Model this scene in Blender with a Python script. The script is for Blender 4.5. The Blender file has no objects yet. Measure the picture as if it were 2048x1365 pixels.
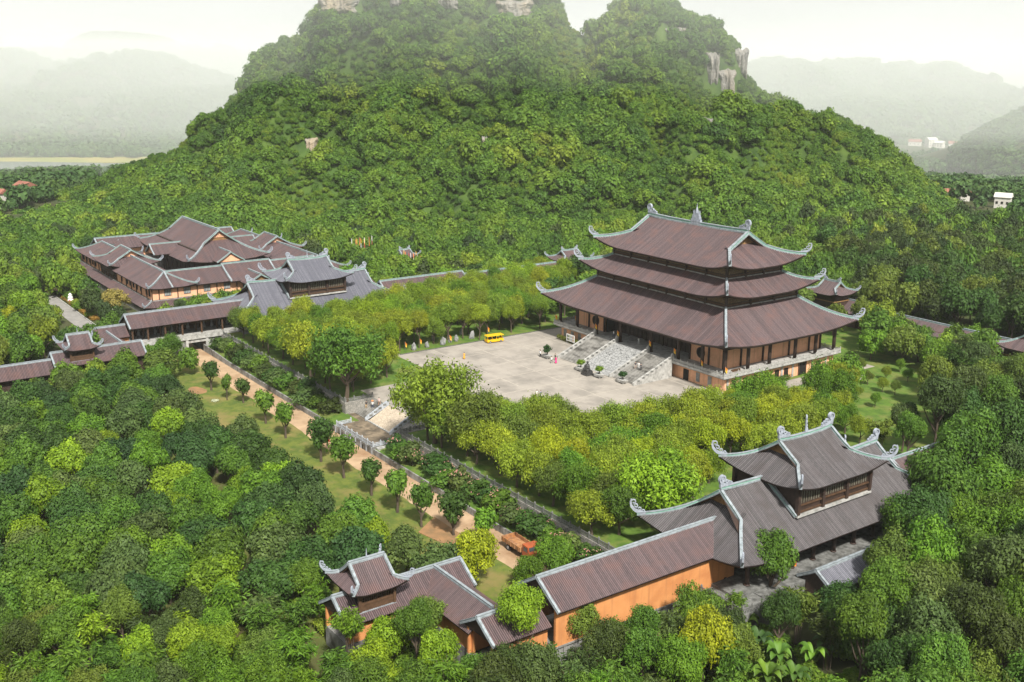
import bpy, bmesh, math, random
import numpy as np
from mathutils import Vector, Matrix, noise as mnoise
rnd = random.Random(7)
R_ = math.radians
scene = bpy.context.scene
COL = scene.collection

# ------------------------------------------------------------------ camera, sky, sun, exposure
CAM_LOC = (202.239, -204.923, 77.668)
CAM_YAW, CAM_PITCH, CAM_ROLL = -0.94778, 0.258404, 0.00801
cd = bpy.data.cameras.new("camera"); cam = bpy.data.objects.new("camera", cd); COL.objects.link(cam)
cd.sensor_width = 36.0; cd.lens = 36.0 * 2160.17 / 2048.0; cd.clip_start = 1.0; cd.clip_end = 20000.0
_f = Vector((math.sin(CAM_YAW) * math.cos(CAM_PITCH), math.cos(CAM_YAW) * math.cos(CAM_PITCH), -math.sin(CAM_PITCH)))
_r = Vector((math.cos(CAM_YAW), -math.sin(CAM_YAW), 0.0)); _u = _r.cross(_f)
_c, _s = math.cos(CAM_ROLL), math.sin(CAM_ROLL)
_r2 = _r * _c + _u * _s; _u2 = _u * _c - _r * _s
cam.matrix_world = Matrix(((_r2.x, _u2.x, -_f.x, CAM_LOC[0]), (_r2.y, _u2.y, -_f.y, CAM_LOC[1]),
                           (_r2.z, _u2.z, -_f.z, CAM_LOC[2]), (0, 0, 0, 1)))
scene.camera = cam
SUN_DIR = Vector((0.64, -0.20, 0.74)).normalized()
world = bpy.data.worlds.new("World"); scene.world = world; world.use_nodes = True
nt = world.node_tree; nt.nodes.clear()
wo = nt.nodes.new("ShaderNodeOutputWorld")
sky = nt.nodes.new("ShaderNodeTexSky"); sky.sky_type = 'NISHITA'; sky.sun_disc = False
sky.sun_elevation = math.asin(SUN_DIR.z); sky.sun_rotation = math.atan2(SUN_DIR.x, SUN_DIR.y)
sky.air_density = 1.0; sky.dust_density = 4.0
b1 = nt.nodes.new("ShaderNodeBackground"); b1.inputs[1].default_value = 0.08
nt.links.new(sky.outputs[0], b1.inputs[0])
b2 = nt.nodes.new("ShaderNodeBackground"); b2.inputs[0].default_value = (0.975, 0.99, 1.0, 1); b2.inputs[1].default_value = 0.80
wt = nt.nodes.new("ShaderNodeTexCoord"); wm = nt.nodes.new("ShaderNodeMapping"); wm.inputs["Scale"].default_value = (1, 1, 3.5); nt.links.new(wt.outputs["Generated"], wm.inputs[0])
wn = nt.nodes.new("ShaderNodeTexNoise"); wn.inputs["Scale"].default_value = 2.4; wn.inputs["Detail"].default_value = 5; nt.links.new(wm.outputs[0], wn.inputs["Vector"])
wr = nt.nodes.new("ShaderNodeMapRange"); wr.inputs[1].default_value = .3; wr.inputs[2].default_value = .7; wr.inputs[3].default_value = .50; wr.inputs[4].default_value = .68; nt.links.new(wn.outputs["Fac"], wr.inputs[0]); nt.links.new(wr.outputs[0], b2.inputs[1])   # soft cloud tone
mx = nt.nodes.new("ShaderNodeMixShader"); mx.inputs[0].default_value = 0.86      # closed cloud deck over most of the sky
nt.links.new(b1.outputs[0], mx.inputs[1]); nt.links.new(b2.outputs[0], mx.inputs[2]); nt.links.new(mx.outputs[0], wo.inputs[0])
sl = bpy.data.lights.new("sun", 'SUN'); sl.energy = 4.9; sl.angle = R_(4); sl.color = (1.0, 0.965, 0.90)
so = bpy.data.objects.new("sun", sl); COL.objects.link(so); so.rotation_mode = 'QUATERNION'
so.rotation_quaternion = SUN_DIR.to_track_quat('Z', 'Y'); so.location = (0, 0, 400)
scene.view_settings.view_transform = 'Standard'; scene.view_settings.look = 'None'
scene.view_settings.gamma = 1.0; scene.view_settings.use_curve_mapping = False; scene.view_settings.exposure = 0.58
scene.cycles.use_denoising = True
scene.cycles.max_bounces = 12; scene.cycles.diffuse_bounces = 3; scene.cycles.transmission_bounces = 3
scene.cycles.volume_bounces = 8; scene.cycles.transparent_max_bounces = 4; scene.cycles.caustics_reflective = False
HAZE_DENSITY = 0.00006

# ------------------------------------------------------------------ materials
def lin(c): return tuple(c) + (1.0,)
def mk(name, c1, c2=None, scale=0.5, rough=0.85, c3=None, s3=0.05, bump=0.0, bscale=4.0, spec=0.3, stretch=None, lo=0.38, hi=0.62, world=False):
    m = bpy.data.materials.new(name); m.use_nodes = True; n = m.node_tree; b = n.nodes["Principled BSDF"]
    b.inputs["Roughness"].default_value = rough; b.inputs["Specular IOR Level"].default_value = spec
    b.inputs["Base Color"].default_value = lin(c1)
    tc = n.nodes.new("ShaderNodeTexCoord"); vec = tc.outputs["Object"]
    if world: vec = n.nodes.new("ShaderNodeNewGeometry").outputs["Position"]
    if stretch:
        mp = n.nodes.new("ShaderNodeMapping"); mp.inputs["Scale"].default_value = stretch; n.links.new(vec, mp.inputs[0]); vec = mp.outputs[0]
    def nz(sc, det=5):
        t = n.nodes.new("ShaderNodeTexNoise"); t.inputs["Scale"].default_value = sc; t.inputs["Detail"].default_value = det
        t.inputs["Roughness"].default_value = 0.6
        n.links.new(vec, t.inputs["Vector"]); return t.outputs["Fac"]
    def ramp(f, l, h):
        r = n.nodes.new("ShaderNodeMapRange"); r.inputs[1].default_value = l; r.inputs[2].default_value = h; n.links.new(f, r.inputs[0]); return r.outputs[0]
    col = None
    if c2:
        x = n.nodes.new("ShaderNodeMix"); x.data_type = 'RGBA'; x.inputs[6].default_value = lin(c1); x.inputs[7].default_value = lin(c2)
        n.links.new(ramp(nz(scale), lo, hi), x.inputs[0]); col = x.outputs[2]
    if c3:
        x = n.nodes.new("ShaderNodeMix"); x.data_type = 'RGBA'; x.inputs[7].default_value = lin(c3)
        if col: n.links.new(col, x.inputs[6])
        else: x.inputs[6].default_value = lin(c1)
        n.links.new(ramp(nz(s3), 0.48, 0.66), x.inputs[0]); col = x.outputs[2]
    if col: n.links.new(col, b.inputs["Base Color"])
    if bump:
        bp = n.nodes.new("ShaderNodeBump"); bp.inputs["Strength"].default_value = bump; bp.inputs["Distance"].default_value = 0.1
        n.links.new(nz(bscale), bp.inputs["Height"]); n.links.new(bp.outputs[0], b.inputs["Normal"])
    return m
def tile_mat(name, dark, light, rust, rough=0.55, pan=(0.35, 0.35, 0.38)):
    """glazed clay tiles: every row (attribute 'rib') has its own tone, courses and rust blotches on top"""
    m = bpy.data.materials.new(name); m.use_nodes = True; n = m.node_tree; b = n.nodes["Principled BSDF"]
    b.inputs["Roughness"].default_value = rough; b.inputs["Specular IOR Level"].default_value = 0.35
    at = n.nodes.new("ShaderNodeAttribute"); at.attribute_name = "rib"
    tc = n.nodes.new("ShaderNodeTexCoord")
    t1 = n.nodes.new("ShaderNodeTexNoise"); t1.inputs["Scale"].default_value = 0.35; t1.inputs["Detail"].default_value = 6; n.links.new(tc.outputs["Object"], t1.inputs["Vector"])
    t2 = n.nodes.new("ShaderNodeTexNoise"); t2.inputs["Scale"].default_value = 2.6; t2.inputs["Detail"].default_value = 3; n.links.new(tc.outputs["Object"], t2.inputs["Vector"])
    a1 = n.nodes.new("ShaderNodeMath"); a1.operation = 'MULTIPLY_ADD'; a1.inputs[1].default_value = 0.45; n.links.new(at.outputs["Fac"], a1.inputs[0])
    s2 = n.nodes.new("ShaderNodeMath"); s2.operation = 'MULTIPLY'; s2.inputs[1].default_value = 0.65; n.links.new(t2.outputs["Fac"], s2.inputs[0]); n.links.new(s2.outputs[0], a1.inputs[2])
    x1 = n.nodes.new("ShaderNodeMix"); x1.data_type = 'RGBA'; x1.inputs[6].default_value = lin(dark); x1.inputs[7].default_value = lin(light); n.links.new(a1.outputs[0], x1.inputs[0])
    mr = n.nodes.new("ShaderNodeMapRange"); mr.inputs[1].default_value = 0.48; mr.inputs[2].default_value = 0.75; n.links.new(t1.outputs["Fac"], mr.inputs[0])
    x2 = n.nodes.new("ShaderNodeMix"); x2.data_type = 'RGBA'; x2.inputs[7].default_value = lin(rust); n.links.new(mr.outputs[0], x2.inputs[0]); n.links.new(x1.outputs[2], x2.inputs[6])
    ap = n.nodes.new("ShaderNodeAttribute"); ap.attribute_name = "pan"        # furrow shade painted in: pan tiles between the cover rows are coloured darker
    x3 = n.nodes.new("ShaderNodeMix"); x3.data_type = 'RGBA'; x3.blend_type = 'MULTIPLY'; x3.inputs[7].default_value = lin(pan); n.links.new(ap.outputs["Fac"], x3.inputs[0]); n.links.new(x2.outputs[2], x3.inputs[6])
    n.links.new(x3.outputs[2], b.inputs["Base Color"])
    return m
def brick_mat(name, c1, c2, mortar, scale=1.0, rough=0.85, stain=(0.2, 0.1, 0.05)):
    m = bpy.data.materials.new(name); m.use_nodes = True; n = m.node_tree; b = n.nodes["Principled BSDF"]; b.inputs["Roughness"].default_value = rough
    tc = n.nodes.new("ShaderNodeTexCoord"); sp = n.nodes.new("ShaderNodeSeparateXYZ"); n.links.new(tc.outputs["Object"], sp.inputs[0])
    ad = n.nodes.new("ShaderNodeMath"); ad.operation = 'ADD'; n.links.new(sp.outputs[0], ad.inputs[0]); n.links.new(sp.outputs[1], ad.inputs[1])
    cb = n.nodes.new("ShaderNodeCombineXYZ"); n.links.new(ad.outputs[0], cb.inputs[0]); n.links.new(sp.outputs[2], cb.inputs[1])
    t = n.nodes.new("ShaderNodeTexBrick"); t.inputs["Color1"].default_value = lin(c1); t.inputs["Color2"].default_value = lin(c2); t.inputs["Mortar"].default_value = lin(mortar)
    t.inputs["Scale"].default_value = scale; t.inputs["Mortar Size"].default_value = 0.012; t.inputs["Brick Width"].default_value = 0.5; t.inputs["Row Height"].default_value = 0.22
    n.links.new(cb.outputs[0], t.inputs["Vector"])
    nz = n.nodes.new("ShaderNodeTexNoise"); nz.inputs["Scale"].default_value = 0.35; nz.inputs["Detail"].default_value = 7; nz.inputs["Roughness"].default_value = 0.65; n.links.new(tc.outputs["Object"], nz.inputs["Vector"])
    mr = n.nodes.new("ShaderNodeMapRange"); mr.inputs[1].default_value = 0.5; mr.inputs[2].default_value = 0.85; n.links.new(nz.outputs["Fac"], mr.inputs[0])
    x = n.nodes.new("ShaderNodeMix"); x.data_type = 'RGBA'; x.inputs[7].default_value = lin(stain); n.links.new(mr.outputs[0], x.inputs[0]); n.links.new(t.outputs["Color"], x.inputs[6])
    n.links.new(x.outputs[2], b.inputs["Base Color"]); return m
def cell_mat(name, c1, c2, joint, scale, rough=0.9, jw=0.06):
    m = bpy.data.materials.new(name); m.use_nodes = True; n = m.node_tree; b = n.nodes["Principled BSDF"]; b.inputs["Roughness"].default_value = rough
    tc = n.nodes.new("ShaderNodeTexCoord")
    v = n.nodes.new("ShaderNodeTexVoronoi"); v.inputs["Scale"].default_value = scale; n.links.new(tc.outputs["Object"], v.inputs["Vector"])
    e = n.nodes.new("ShaderNodeTexVoronoi"); e.feature = 'DISTANCE_TO_EDGE'; e.inputs["Scale"].default_value = scale; n.links.new(tc.outputs["Object"], e.inputs["Vector"])
    x = n.nodes.new("ShaderNodeMix"); x.data_type = 'RGBA'; x.inputs[6].default_value = lin(c1); x.inputs[7].default_value = lin(c2); n.links.new(v.outputs["Color"], x.inputs[0])
    mr = n.nodes.new("ShaderNodeMapRange"); mr.inputs[1].default_value = 0.0; mr.inputs[2].default_value = jw; n.links.new(e.outputs["Distance"], mr.inputs[0])
    y = n.nodes.new("ShaderNodeMix"); y.data_type = 'RGBA'; y.inputs[6].default_value = lin(joint); n.links.new(x.outputs[2], y.inputs[7]); n.links.new(mr.outputs[0], y.inputs[0])
    n.links.new(y.outputs[2], b.inputs["Base Color"])
    bp = n.nodes.new("ShaderNodeBump"); bp.inputs["Strength"].default_value = 0.6; bp.inputs["Distance"].default_value = 0.08; n.links.new(mr.outputs[0], bp.inputs["Height"]); n.links.new(bp.outputs[0], b.inputs["Normal"])
    return m
def leaf_mat(name, per_instance=False, cols=None, spec=0.25):
    """foliage: tint from the object's own colour (or from a ramp over the instance's random number), varied leaf by leaf"""
    m = bpy.data.materials.new(name); m.use_nodes = True; n = m.node_tree; n.nodes.clear()
    out = n.nodes.new("ShaderNodeOutputMaterial")
    oi = n.nodes.new("ShaderNodeObjectInfo")
    if per_instance:
        rp = n.nodes.new("ShaderNodeValToRGB"); el = rp.color_ramp.elements
        while len(el) < len(cols): el.new(0.5)
        for i, c in enumerate(cols): el[i].position = i / (len(cols) - 1); el[i].color = lin(c)
        ge = n.nodes.new("ShaderNodeNewGeometry")
        t = n.nodes.new("ShaderNodeTexNoise"); t.inputs["Scale"].default_value = 0.018; t.inputs["Detail"].default_value = 3; n.links.new(ge.outputs["Position"], t.inputs["Vector"])
        mr0 = n.nodes.new("ShaderNodeMapRange"); mr0.inputs[1].default_value = 0.33; mr0.inputs[2].default_value = 0.67; n.links.new(t.outputs["Fac"], mr0.inputs[0])
        mxx = n.nodes.new("ShaderNodeMix"); mxx.inputs[0].default_value = 0.5; n.links.new(mr0.outputs[0], mxx.inputs[2]); n.links.new(oi.outputs["Random"], mxx.inputs[3])
        n.links.new(mxx.outputs[0], rp.inputs[0]); base = rp.outputs["Color"]
    else: base = oi.outputs["Color"]
    at = n.nodes.new("ShaderNodeAttribute"); at.attribute_name = "lv"
    mr = n.nodes.new("ShaderNodeMapRange"); mr.inputs[3].default_value = 0.5; mr.inputs[4].default_value = 1.6; n.links.new(at.outputs["Fac"], mr.inputs[0])
    hs = n.nodes.new("ShaderNodeHueSaturation"); n.links.new(base, hs.inputs["Color"]); n.links.new(mr.outputs[0], hs.inputs["Value"])
    h = n.nodes.new("ShaderNodeMapRange"); h.inputs[3].default_value = 0.512; h.inputs[4].default_value = 0.488; n.links.new(at.outputs["Fac"], h.inputs[0]); n.links.new(h.outputs[0], hs.inputs["Hue"])
    pb = n.nodes.new("ShaderNodeBsdfPrincipled"); pb.inputs["Roughness"].default_value = 0.6; pb.inputs["Specular IOR Level"].default_value = spec; n.links.new(hs.outputs[0], pb.inputs["Base Color"])
    tl = n.nodes.new("ShaderNodeBsdfTranslucent"); n.links.new(hs.outputs[0], tl.inputs["Color"])
    ms = n.nodes.new("ShaderNodeMixShader"); ms.inputs[0].default_value = 0.28; n.links.new(pb.outputs[0], ms.inputs[1]); n.links.new(tl.outputs[0], ms.inputs[2]); n.links.new(ms.outputs[0], out.inputs[0])
    return m
M = {}
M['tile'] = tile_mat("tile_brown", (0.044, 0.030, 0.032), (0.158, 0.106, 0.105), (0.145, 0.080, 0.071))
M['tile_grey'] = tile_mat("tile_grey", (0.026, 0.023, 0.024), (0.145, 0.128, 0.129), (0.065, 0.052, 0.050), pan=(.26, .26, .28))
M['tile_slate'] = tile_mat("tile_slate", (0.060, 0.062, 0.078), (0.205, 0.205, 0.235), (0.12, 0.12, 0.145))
M['ridge'] = mk("ridge_plaster", (0.295, 0.33, 0.35), (0.20, 0.23, 0.245), 0.8, 0.8, c3=(0.16, 0.175, 0.18), s3=1.7)
M['ridge_green'] = mk("ridge_glaze_green", (0.13, 0.30, 0.23), (0.22, 0.38, 0.31), 1.2, 0.5)
M['ridge_grey'] = mk("ridge_glaze_grey", (0.24, 0.28, 0.30), (0.33, 0.37, 0.39), 1.2, 0.6)
M['finial'] = mk("finial_stone", (0.34, 0.37, 0.42), (0.22, 0.24, 0.28), 2.0, 0.8)
M['wood'] = mk("dark_wood", (0.055, 0.033, 0.024), (0.035, 0.022, 0.018), 1.5, 0.6)
M['wood_brown'] = mk("brown_wood", (0.10, 0.055, 0.03), (0.065, 0.036, 0.02), 2.0, 0.6)
M['wood_ochre'] = mk("ochre_board", (0.26, 0.15, 0.06), (0.17, 0.09, 0.035), 2.0, 0.7)
M['carved'] = cell_mat("carved_gilt_panel", (0.24, 0.16, 0.05), (0.09, 0.05, 0.02), (0.04, 0.022, 0.015), 2.6, 0.5, 0.12)
M['orange'] = brick_mat("orange_wall_brick", (0.80, 0.43, 0.25), (0.74, 0.38, 0.215), (0.70, 0.44, 0.29), 2.0, 0.85, stain=(0.47, 0.22, 0.11))
M['orange_plaster'] = mk("orange_plaster", (0.60, 0.265, 0.095), (0.55, 0.235, 0.08), 0.5, 0.85, c3=(0.48, 0.19, 0.065), s3=0.22)
def streaked(m, col, strength=.75):
    n = m.node_tree; b = n.nodes["Principled BSDF"]; src = b.inputs["Base Color"].links[0].from_socket
    g = n.nodes.new("ShaderNodeNewGeometry"); mp = n.nodes.new("ShaderNodeMapping"); mp.inputs["Scale"].default_value = (1.6, 1.6, .10); n.links.new(g.outputs["Position"], mp.inputs[0])
    t = n.nodes.new("ShaderNodeTexNoise"); t.inputs["Scale"].default_value = 1.0; t.inputs["Detail"].default_value = 6; n.links.new(mp.outputs[0], t.inputs["Vector"])
    r = n.nodes.new("ShaderNodeMapRange"); r.inputs[1].default_value = .53; r.inputs[2].default_value = .75; r.inputs[4].default_value = strength; n.links.new(t.outputs["Fac"], r.inputs[0])
    x = n.nodes.new("ShaderNodeMix"); x.data_type = 'RGBA'; x.inputs[7].default_value = lin(col); n.links.new(r.outputs[0], x.inputs[0]); n.links.new(src, x.inputs[6]); n.links.new(x.outputs[2], b.inputs["Base Color"])
streaked(M['orange_plaster'], (.36, .15, .06)); streaked(M['orange'], (.36, .19, .11), .6)
M['concrete'] = mk("grey_concrete", (0.30, 0.30, 0.285), (0.19, 0.185, 0.17), 0.6, 0.9, c3=(0.10, 0.095, 0.085), s3=0.5, bump=0.2)
M['stone'] = mk("pale_stone", (0.43, 0.42, 0.395), (0.30, 0.295, 0.275), 1.2, 0.85, c3=(0.22, 0.215, 0.20), s3=0.8)
M['stone_cool'] = mk("cool_stone", (0.42, 0.45, 0.48), (0.31, 0.33, 0.36), 1.4, 0.85, c3=(0.20, 0.21, 0.22), s3=0.9)
M['stone_dark'] = mk("weathered_stone", (0.20, 0.20, 0.19), (0.11, 0.11, 0.10), 1.2, 0.9, c3=(0.06, 0.06, 0.055), s3=0.7)
M['step'] = mk("stair_stone", (0.34, 0.325, 0.295), (0.235, 0.225, 0.205), 0.8, 0.9, c3=(0.085, 0.08, 0.07), s3=0.55, stretch=(0.45, 1, 1), world=True)
M['ramp'] = cell_mat("carved_ramp_stone", (0.33, 0.33, 0.32), (0.25, 0.25, 0.24), (0.12, 0.12, 0.12), 1.1, 0.85, 0.10)
M['rubble'] = cell_mat("rubble_stone", (0.34, 0.32, 0.28), (0.21, 0.20, 0.18), (0.10, 0.095, 0.085), 1.5, 0.9, 0.06)
M['crazy'] = cell_mat("crazy_paving", (0.52, 0.43, 0.32), (0.40, 0.33, 0.25), (0.24, 0.19, 0.14), 1.5, 0.9, 0.05)
M['plaza'] = mk("plaza_slab", (0.325, 0.292, 0.25), (0.275, 0.247, 0.212), 0.22, 0.9, c3=(0.215, 0.195, 0.168), s3=0.11, bump=0.05, world=True)
M['plaza_line'] = mk("plaza_joint_strip", (0.40, 0.36, 0.30), (0.33, 0.295, 0.25), 0.8, 0.9)
M['lane'] = mk("sandy_lane", (0.43, 0.30, 0.185), (0.33, 0.225, 0.135), 0.25, 0.95, c3=(0.27, 0.165, 0.09), s3=0.12, bump=0.1)
M['soil'] = mk("orange_soil", (0.30, 0.165, 0.075), (0.20, 0.125, 0.06), 0.5, 0.95)
M['terrace'] = mk("mossy_terrace", (0.16, 0.125, 0.085), (0.085, 0.068, 0.048), 0.5, 0.9, c3=(0.25, 0.195, 0.13), s3=0.4)
M['grass'] = mk("lawn_grass", (0.125, 0.150, 0.024), (0.070, 0.105, 0.016), 0.55, 0.95, c3=(0.19, 0.155, 0.05), s3=0.16, bump=0.3, bscale=9)
M['grass_bright'] = mk("court_lawn_grass", (0.095, 0.165, 0.020), (0.055, 0.11, 0.013), 0.5, 0.95, c3=(0.15, 0.165, 0.04), s3=0.2, bump=0.3, bscale=9)
M['ground'] = mk("forest_ground", (0.045, 0.065, 0.016), (0.06, 0.055, 0.022), 0.12, 0.95, c3=(0.035, 0.055, 0.014), s3=0.03)
M['hill_scrub'] = mk('hill_scrub', (0.045, 0.088, 0.014), (0.070, 0.115, 0.017), 0.05, 0.95, c3=(0.030, 0.060, 0.012), s3=0.09, bump=0.6, bscale=0.9)
M['grove_floor'] = mk('grove_floor', (0.050, 0.070, 0.016), (0.085, 0.065, 0.028), 0.15, 0.95, c3=(0.10, 0.115, 0.022), s3=0.06)
M['rock'] = mk("limestone", (0.27, 0.25, 0.22), (0.15, 0.145, 0.135), 0.4, 0.95, c3=(0.34, 0.27, 0.18), s3=0.05, bump=0.5, bscale=0.6, stretch=(1, 1, 0.35))
M['rock_grey'] = mk("garden_rock", (0.30, 0.30, 0.29), (0.15, 0.15, 0.15), 1.5, 0.9, bump=0.5, bscale=2)
streaked(M['rock'], (.12, .11, .10), .9); streaked(M['concrete'], (.07, .07, .062), .7)
M['asphalt'] = mk("grey_road", (0.27, 0.255, 0.235), (0.21, 0.20, 0.185), 0.4, 0.9)
M['kerb'] = mk("dark_kerb", (0.13, 0.125, 0.115), (0.08, 0.078, 0.07), 1.0, 0.9)
M['lattice'] = mk("pale_lattice", (0.20, 0.20, 0.15), (0.13, 0.12, 0.085), 1.5, 0.7)
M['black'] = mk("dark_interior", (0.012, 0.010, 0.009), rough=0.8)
M['glass'] = mk("window_glass", (0.055, 0.065, 0.07), (0.03, 0.036, 0.04), 1.0, 0.12, spec=0.6)
M['glass_pale'] = mk("pale_curtained_glass", (0.36, 0.38, 0.37), (0.22, 0.24, 0.24), 0.8, 0.15, spec=0.6)
M['white'] = mk("white_paint", (0.75, 0.74, 0.71), (0.62, 0.61, 0.58), 1.5, 0.6)
M['pink'] = mk("pink_paint", (0.68, 0.36, 0.33), (0.60, 0.28, 0.26), 2.0, 0.7)
M['red'] = mk("red_cloth", (0.52, 0.05, 0.035), (0.42, 0.04, 0.03), 2.0, 0.7)
M['orange_cloth'] = mk("orange_cloth", (0.80, 0.30, 0.03), (0.72, 0.22, 0.025), 2.0, 0.7)
M['yellow_cloth'] = mk("yellow_cloth", (0.80, 0.52, 0.06), rough=0.7)
M['yellow'] = mk("yellow_bus_paint", (0.78, 0.46, 0.015), (0.70, 0.40, 0.012), 1.5, 0.35)
M['rubber'] = mk("tyre_rubber", (0.02, 0.02, 0.02), rough=0.8)
M['steel'] = mk("grey_steel", (0.30, 0.30, 0.31), rough=0.4)
M['rust'] = mk("rusty_tray", (0.30, 0.13, 0.045), (0.40, 0.21, 0.10), 1.2, 0.8, c3=(0.16, 0.085, 0.05), s3=0.9)
M['cab'] = mk("orange_cab_paint", (0.36, 0.085, 0.028), (0.27, 0.07, 0.028), 1.0, 0.4)
M['bronze'] = mk("dark_bronze", (0.035, 0.034, 0.034), (0.06, 0.058, 0.055), 3.0, 0.4)
M['blossom'] = mk('blossom', (0.50, 0.27, 0.22), (0.42, 0.20, 0.16), 2.0, 0.8)
M['skin'] = mk("skin", (0.48, 0.29, 0.20), rough=0.6)
M['hair'] = mk("black_hair", (0.015, 0.012, 0.011), rough=0.5)
M['roof_red'] = mk("red_house_roof", (0.34, 0.14, 0.095), (0.25, 0.10, 0.07), 0.5, 0.8)
M['render_white'] = mk("white_house_wall", (0.66, 0.63, 0.57), (0.56, 0.53, 0.48), 0.4, 0.85)
M['water'] = mk("pond_water", (0.16, 0.17, 0.15), (0.12, 0.13, 0.12), 0.02, 0.15, spec=0.5)
M['field'] = mk("dry_field", (0.30, 0.25, 0.07), (0.20, 0.22, 0.05), 0.02, 0.95)
M['bark'] = mk("bark", (0.10, 0.075, 0.052), (0.06, 0.045, 0.033), 2.0, 0.9)
M['leaf'] = leaf_mat("leaf")
M['leaf_glossy'] = leaf_mat("banana_leaf", spec=0.4)
M['leaf_forest'] = leaf_mat("forest_leaf", True, [(0.028, 0.070, 0.012), (0.060, 0.132, 0.014), (0.094, 0.182, 0.016), (0.135, 0.215, 0.018), (0.210, 0.255, 0.022)])
M['leaf_dark'] = leaf_mat("dark_forest_leaf", True, [(0.022, 0.045, 0.014), (0.040, 0.070, 0.016), (0.065, 0.090, 0.018)])
M['leaf_far'] = leaf_mat("far_forest_leaf", True, [(0.045, 0.105, 0.030), (0.070, 0.140, 0.034), (0.100, 0.170, 0.036)])

# ------------------------------------------------------------------ mesh helpers
class MB:
    def __init__(s): s.v = []; s.f = []; s.m = []
    def add(s, vs, fs, m=0):
        o = len(s.v); s.v.extend(vs); s.f.extend([tuple(i + o for i in f) for f in fs])
        s.m.extend([m] * len(fs) if isinstance(m, int) else m)
    def box(s, x0, x1, y0, y1, z0, z1, m=0):
        s.add([(x0, y0, z0), (x1, y0, z0), (x1, y1, z0), (x0, y1, z0), (x0, y0, z1), (x1, y0, z1), (x1, y1, z1), (x0, y1, z1)],
              [(0, 3, 2, 1), (4, 5, 6, 7), (0, 1, 5, 4), (1, 2, 6, 5), (2, 3, 7, 6), (3, 0, 4, 7)], m)
    def prism(s, poly, axis, a, b, m=0):
        """2D polygon extruded along axis: 'x' (poly = y,z), 'y' (poly = x,z), 'z' (poly = x,y)"""
        n = len(poly)
        def P(p, t): return (t, p[0], p[1]) if axis == 'x' else ((p[0], t, p[1]) if axis == 'y' else (p[0], p[1], t))
        s.add([P(p, a) for p in poly] + [P(p, b) for p in poly],
              [tuple(range(n)), tuple(range(2 * n - 1, n - 1, -1))] + [(i, n + i, n + (i + 1) % n, (i + 1) % n) for i in range(n)], m)
    def cyl(s, x, y, z0, z1, r, n=10, m=0, r1=None):
        r1 = r if r1 is None else r1
        s.tube([(x, y, z0), (x, y, z1)], [r, r1], n, m)
    def tube(s, pts, rad, n=8, m=0):
        pts = [Vector(p) for p in pts]; vs = []; prev = None
        for i, p in enumerate(pts):
            t = (pts[min(i + 1, len(pts) - 1)] - pts[max(i - 1, 0)]).normalized()
            a = t.cross(Vector((0, 0, 1)))
            if a.length < 0.15: a = t.cross(Vector((1, 0, 0)))
            a.normalize()
            if prev is not None and a.dot(prev) < 0: a = -a
            prev = a; b = t.cross(a)
            for k in range(n):
                w = 2 * math.pi * k / n; vs.append(tuple(p + (a * math.cos(w) + b * math.sin(w)) * rad[i]))
        fs = [(i * n + k, i * n + (k + 1) % n, (i + 1) * n + (k + 1) % n, (i + 1) * n + k) for i in range(len(pts) - 1) for k in range(n)]
        fs += [tuple(range(n - 1, -1, -1)), tuple(range((len(pts) - 1) * n, len(pts) * n))]
        s.add(vs, fs, m)
    def lathe(s, prof, n=12, m=0, c=(0, 0, 0), sx=1, sy=1):
        vs = [(c[0] + r * math.cos(2 * math.pi * k / n) * sx, c[1] + r * math.sin(2 * math.pi * k / n) * sy, c[2] + z) for r, z in prof for k in range(n)]
        fs = [(i * n + k, i * n + (k + 1) % n, (i + 1) * n + (k + 1) % n, (i + 1) * n + k) for i in range(len(prof) - 1) for k in range(n)]
        fs += [tuple(range(n - 1, -1, -1)), tuple(range((len(prof) - 1) * n, len(prof) * n))]
        s.add(vs, fs, m)
    def ball(s, c, rx, ry=None, rz=None, n=10, m=0):
        ry = ry or rx; rz = rz or rx; k = max(4, n // 2)
        s.lathe([(max(0.02, math.sin(math.pi * i / k)) * rx, -math.cos(math.pi * i / k) * rz) for i in range(k + 1)], n, m, c, 1, ry / rx)
    def sweep(s, pts, prof, mats=0, closed_ends=True, up=(0, 0, 1)):
        """profile [(side, up)] carried along a polyline, standing upright"""
        pts = [Vector(p) for p in pts]; up = Vector(up); n = len(prof); vs = []
        for i, p in enumerate(pts):
            t = (pts[min(i + 1, len(pts) - 1)] - pts[max(i - 1, 0)]); sd = t.cross(up)
            if sd.length < 1e-6: sd = Vector((1, 0, 0))
            sd.normalize(); uu = sd.cross(t).normalized()
            if abs(uu.z) < 0.25: uu = up
            vs += [tuple(p + sd * a + uu * b) for a, b in prof]
        fs = []; ms = []
        for i in range(len(pts) - 1):
            for k in range(n):
                k2 = (k + 1) % n; fs.append((i * n + k, i * n + k2, (i + 1) * n + k2, (i + 1) * n + k)); ms.append(mats[k] if not isinstance(mats, int) else mats)
        fs += [tuple(range(n - 1, -1, -1)), tuple(range((len(pts) - 1) * n, len(pts) * n))]; ms += [ms[0], ms[0]]
        s.add(vs, fs, ms)
    def mesh(s, name, mats):
        me = bpy.data.meshes.new(name); me.from_pydata(s.v, [], s.f)
        for m in (mats if isinstance(mats, (list, tuple)) else [mats]): me.materials.append(M[m] if isinstance(m, str) else m)
        me.polygons.foreach_set("material_index", s.m); me.validate(clean_customdata=False); me.update(); return me
    def obj(s, name, mats, parent=None, loc=None, smooth=False):
        o = link(name, s.mesh(name, mats), parent, loc)
        if smooth: o.data.shade_smooth()
        return o
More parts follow.
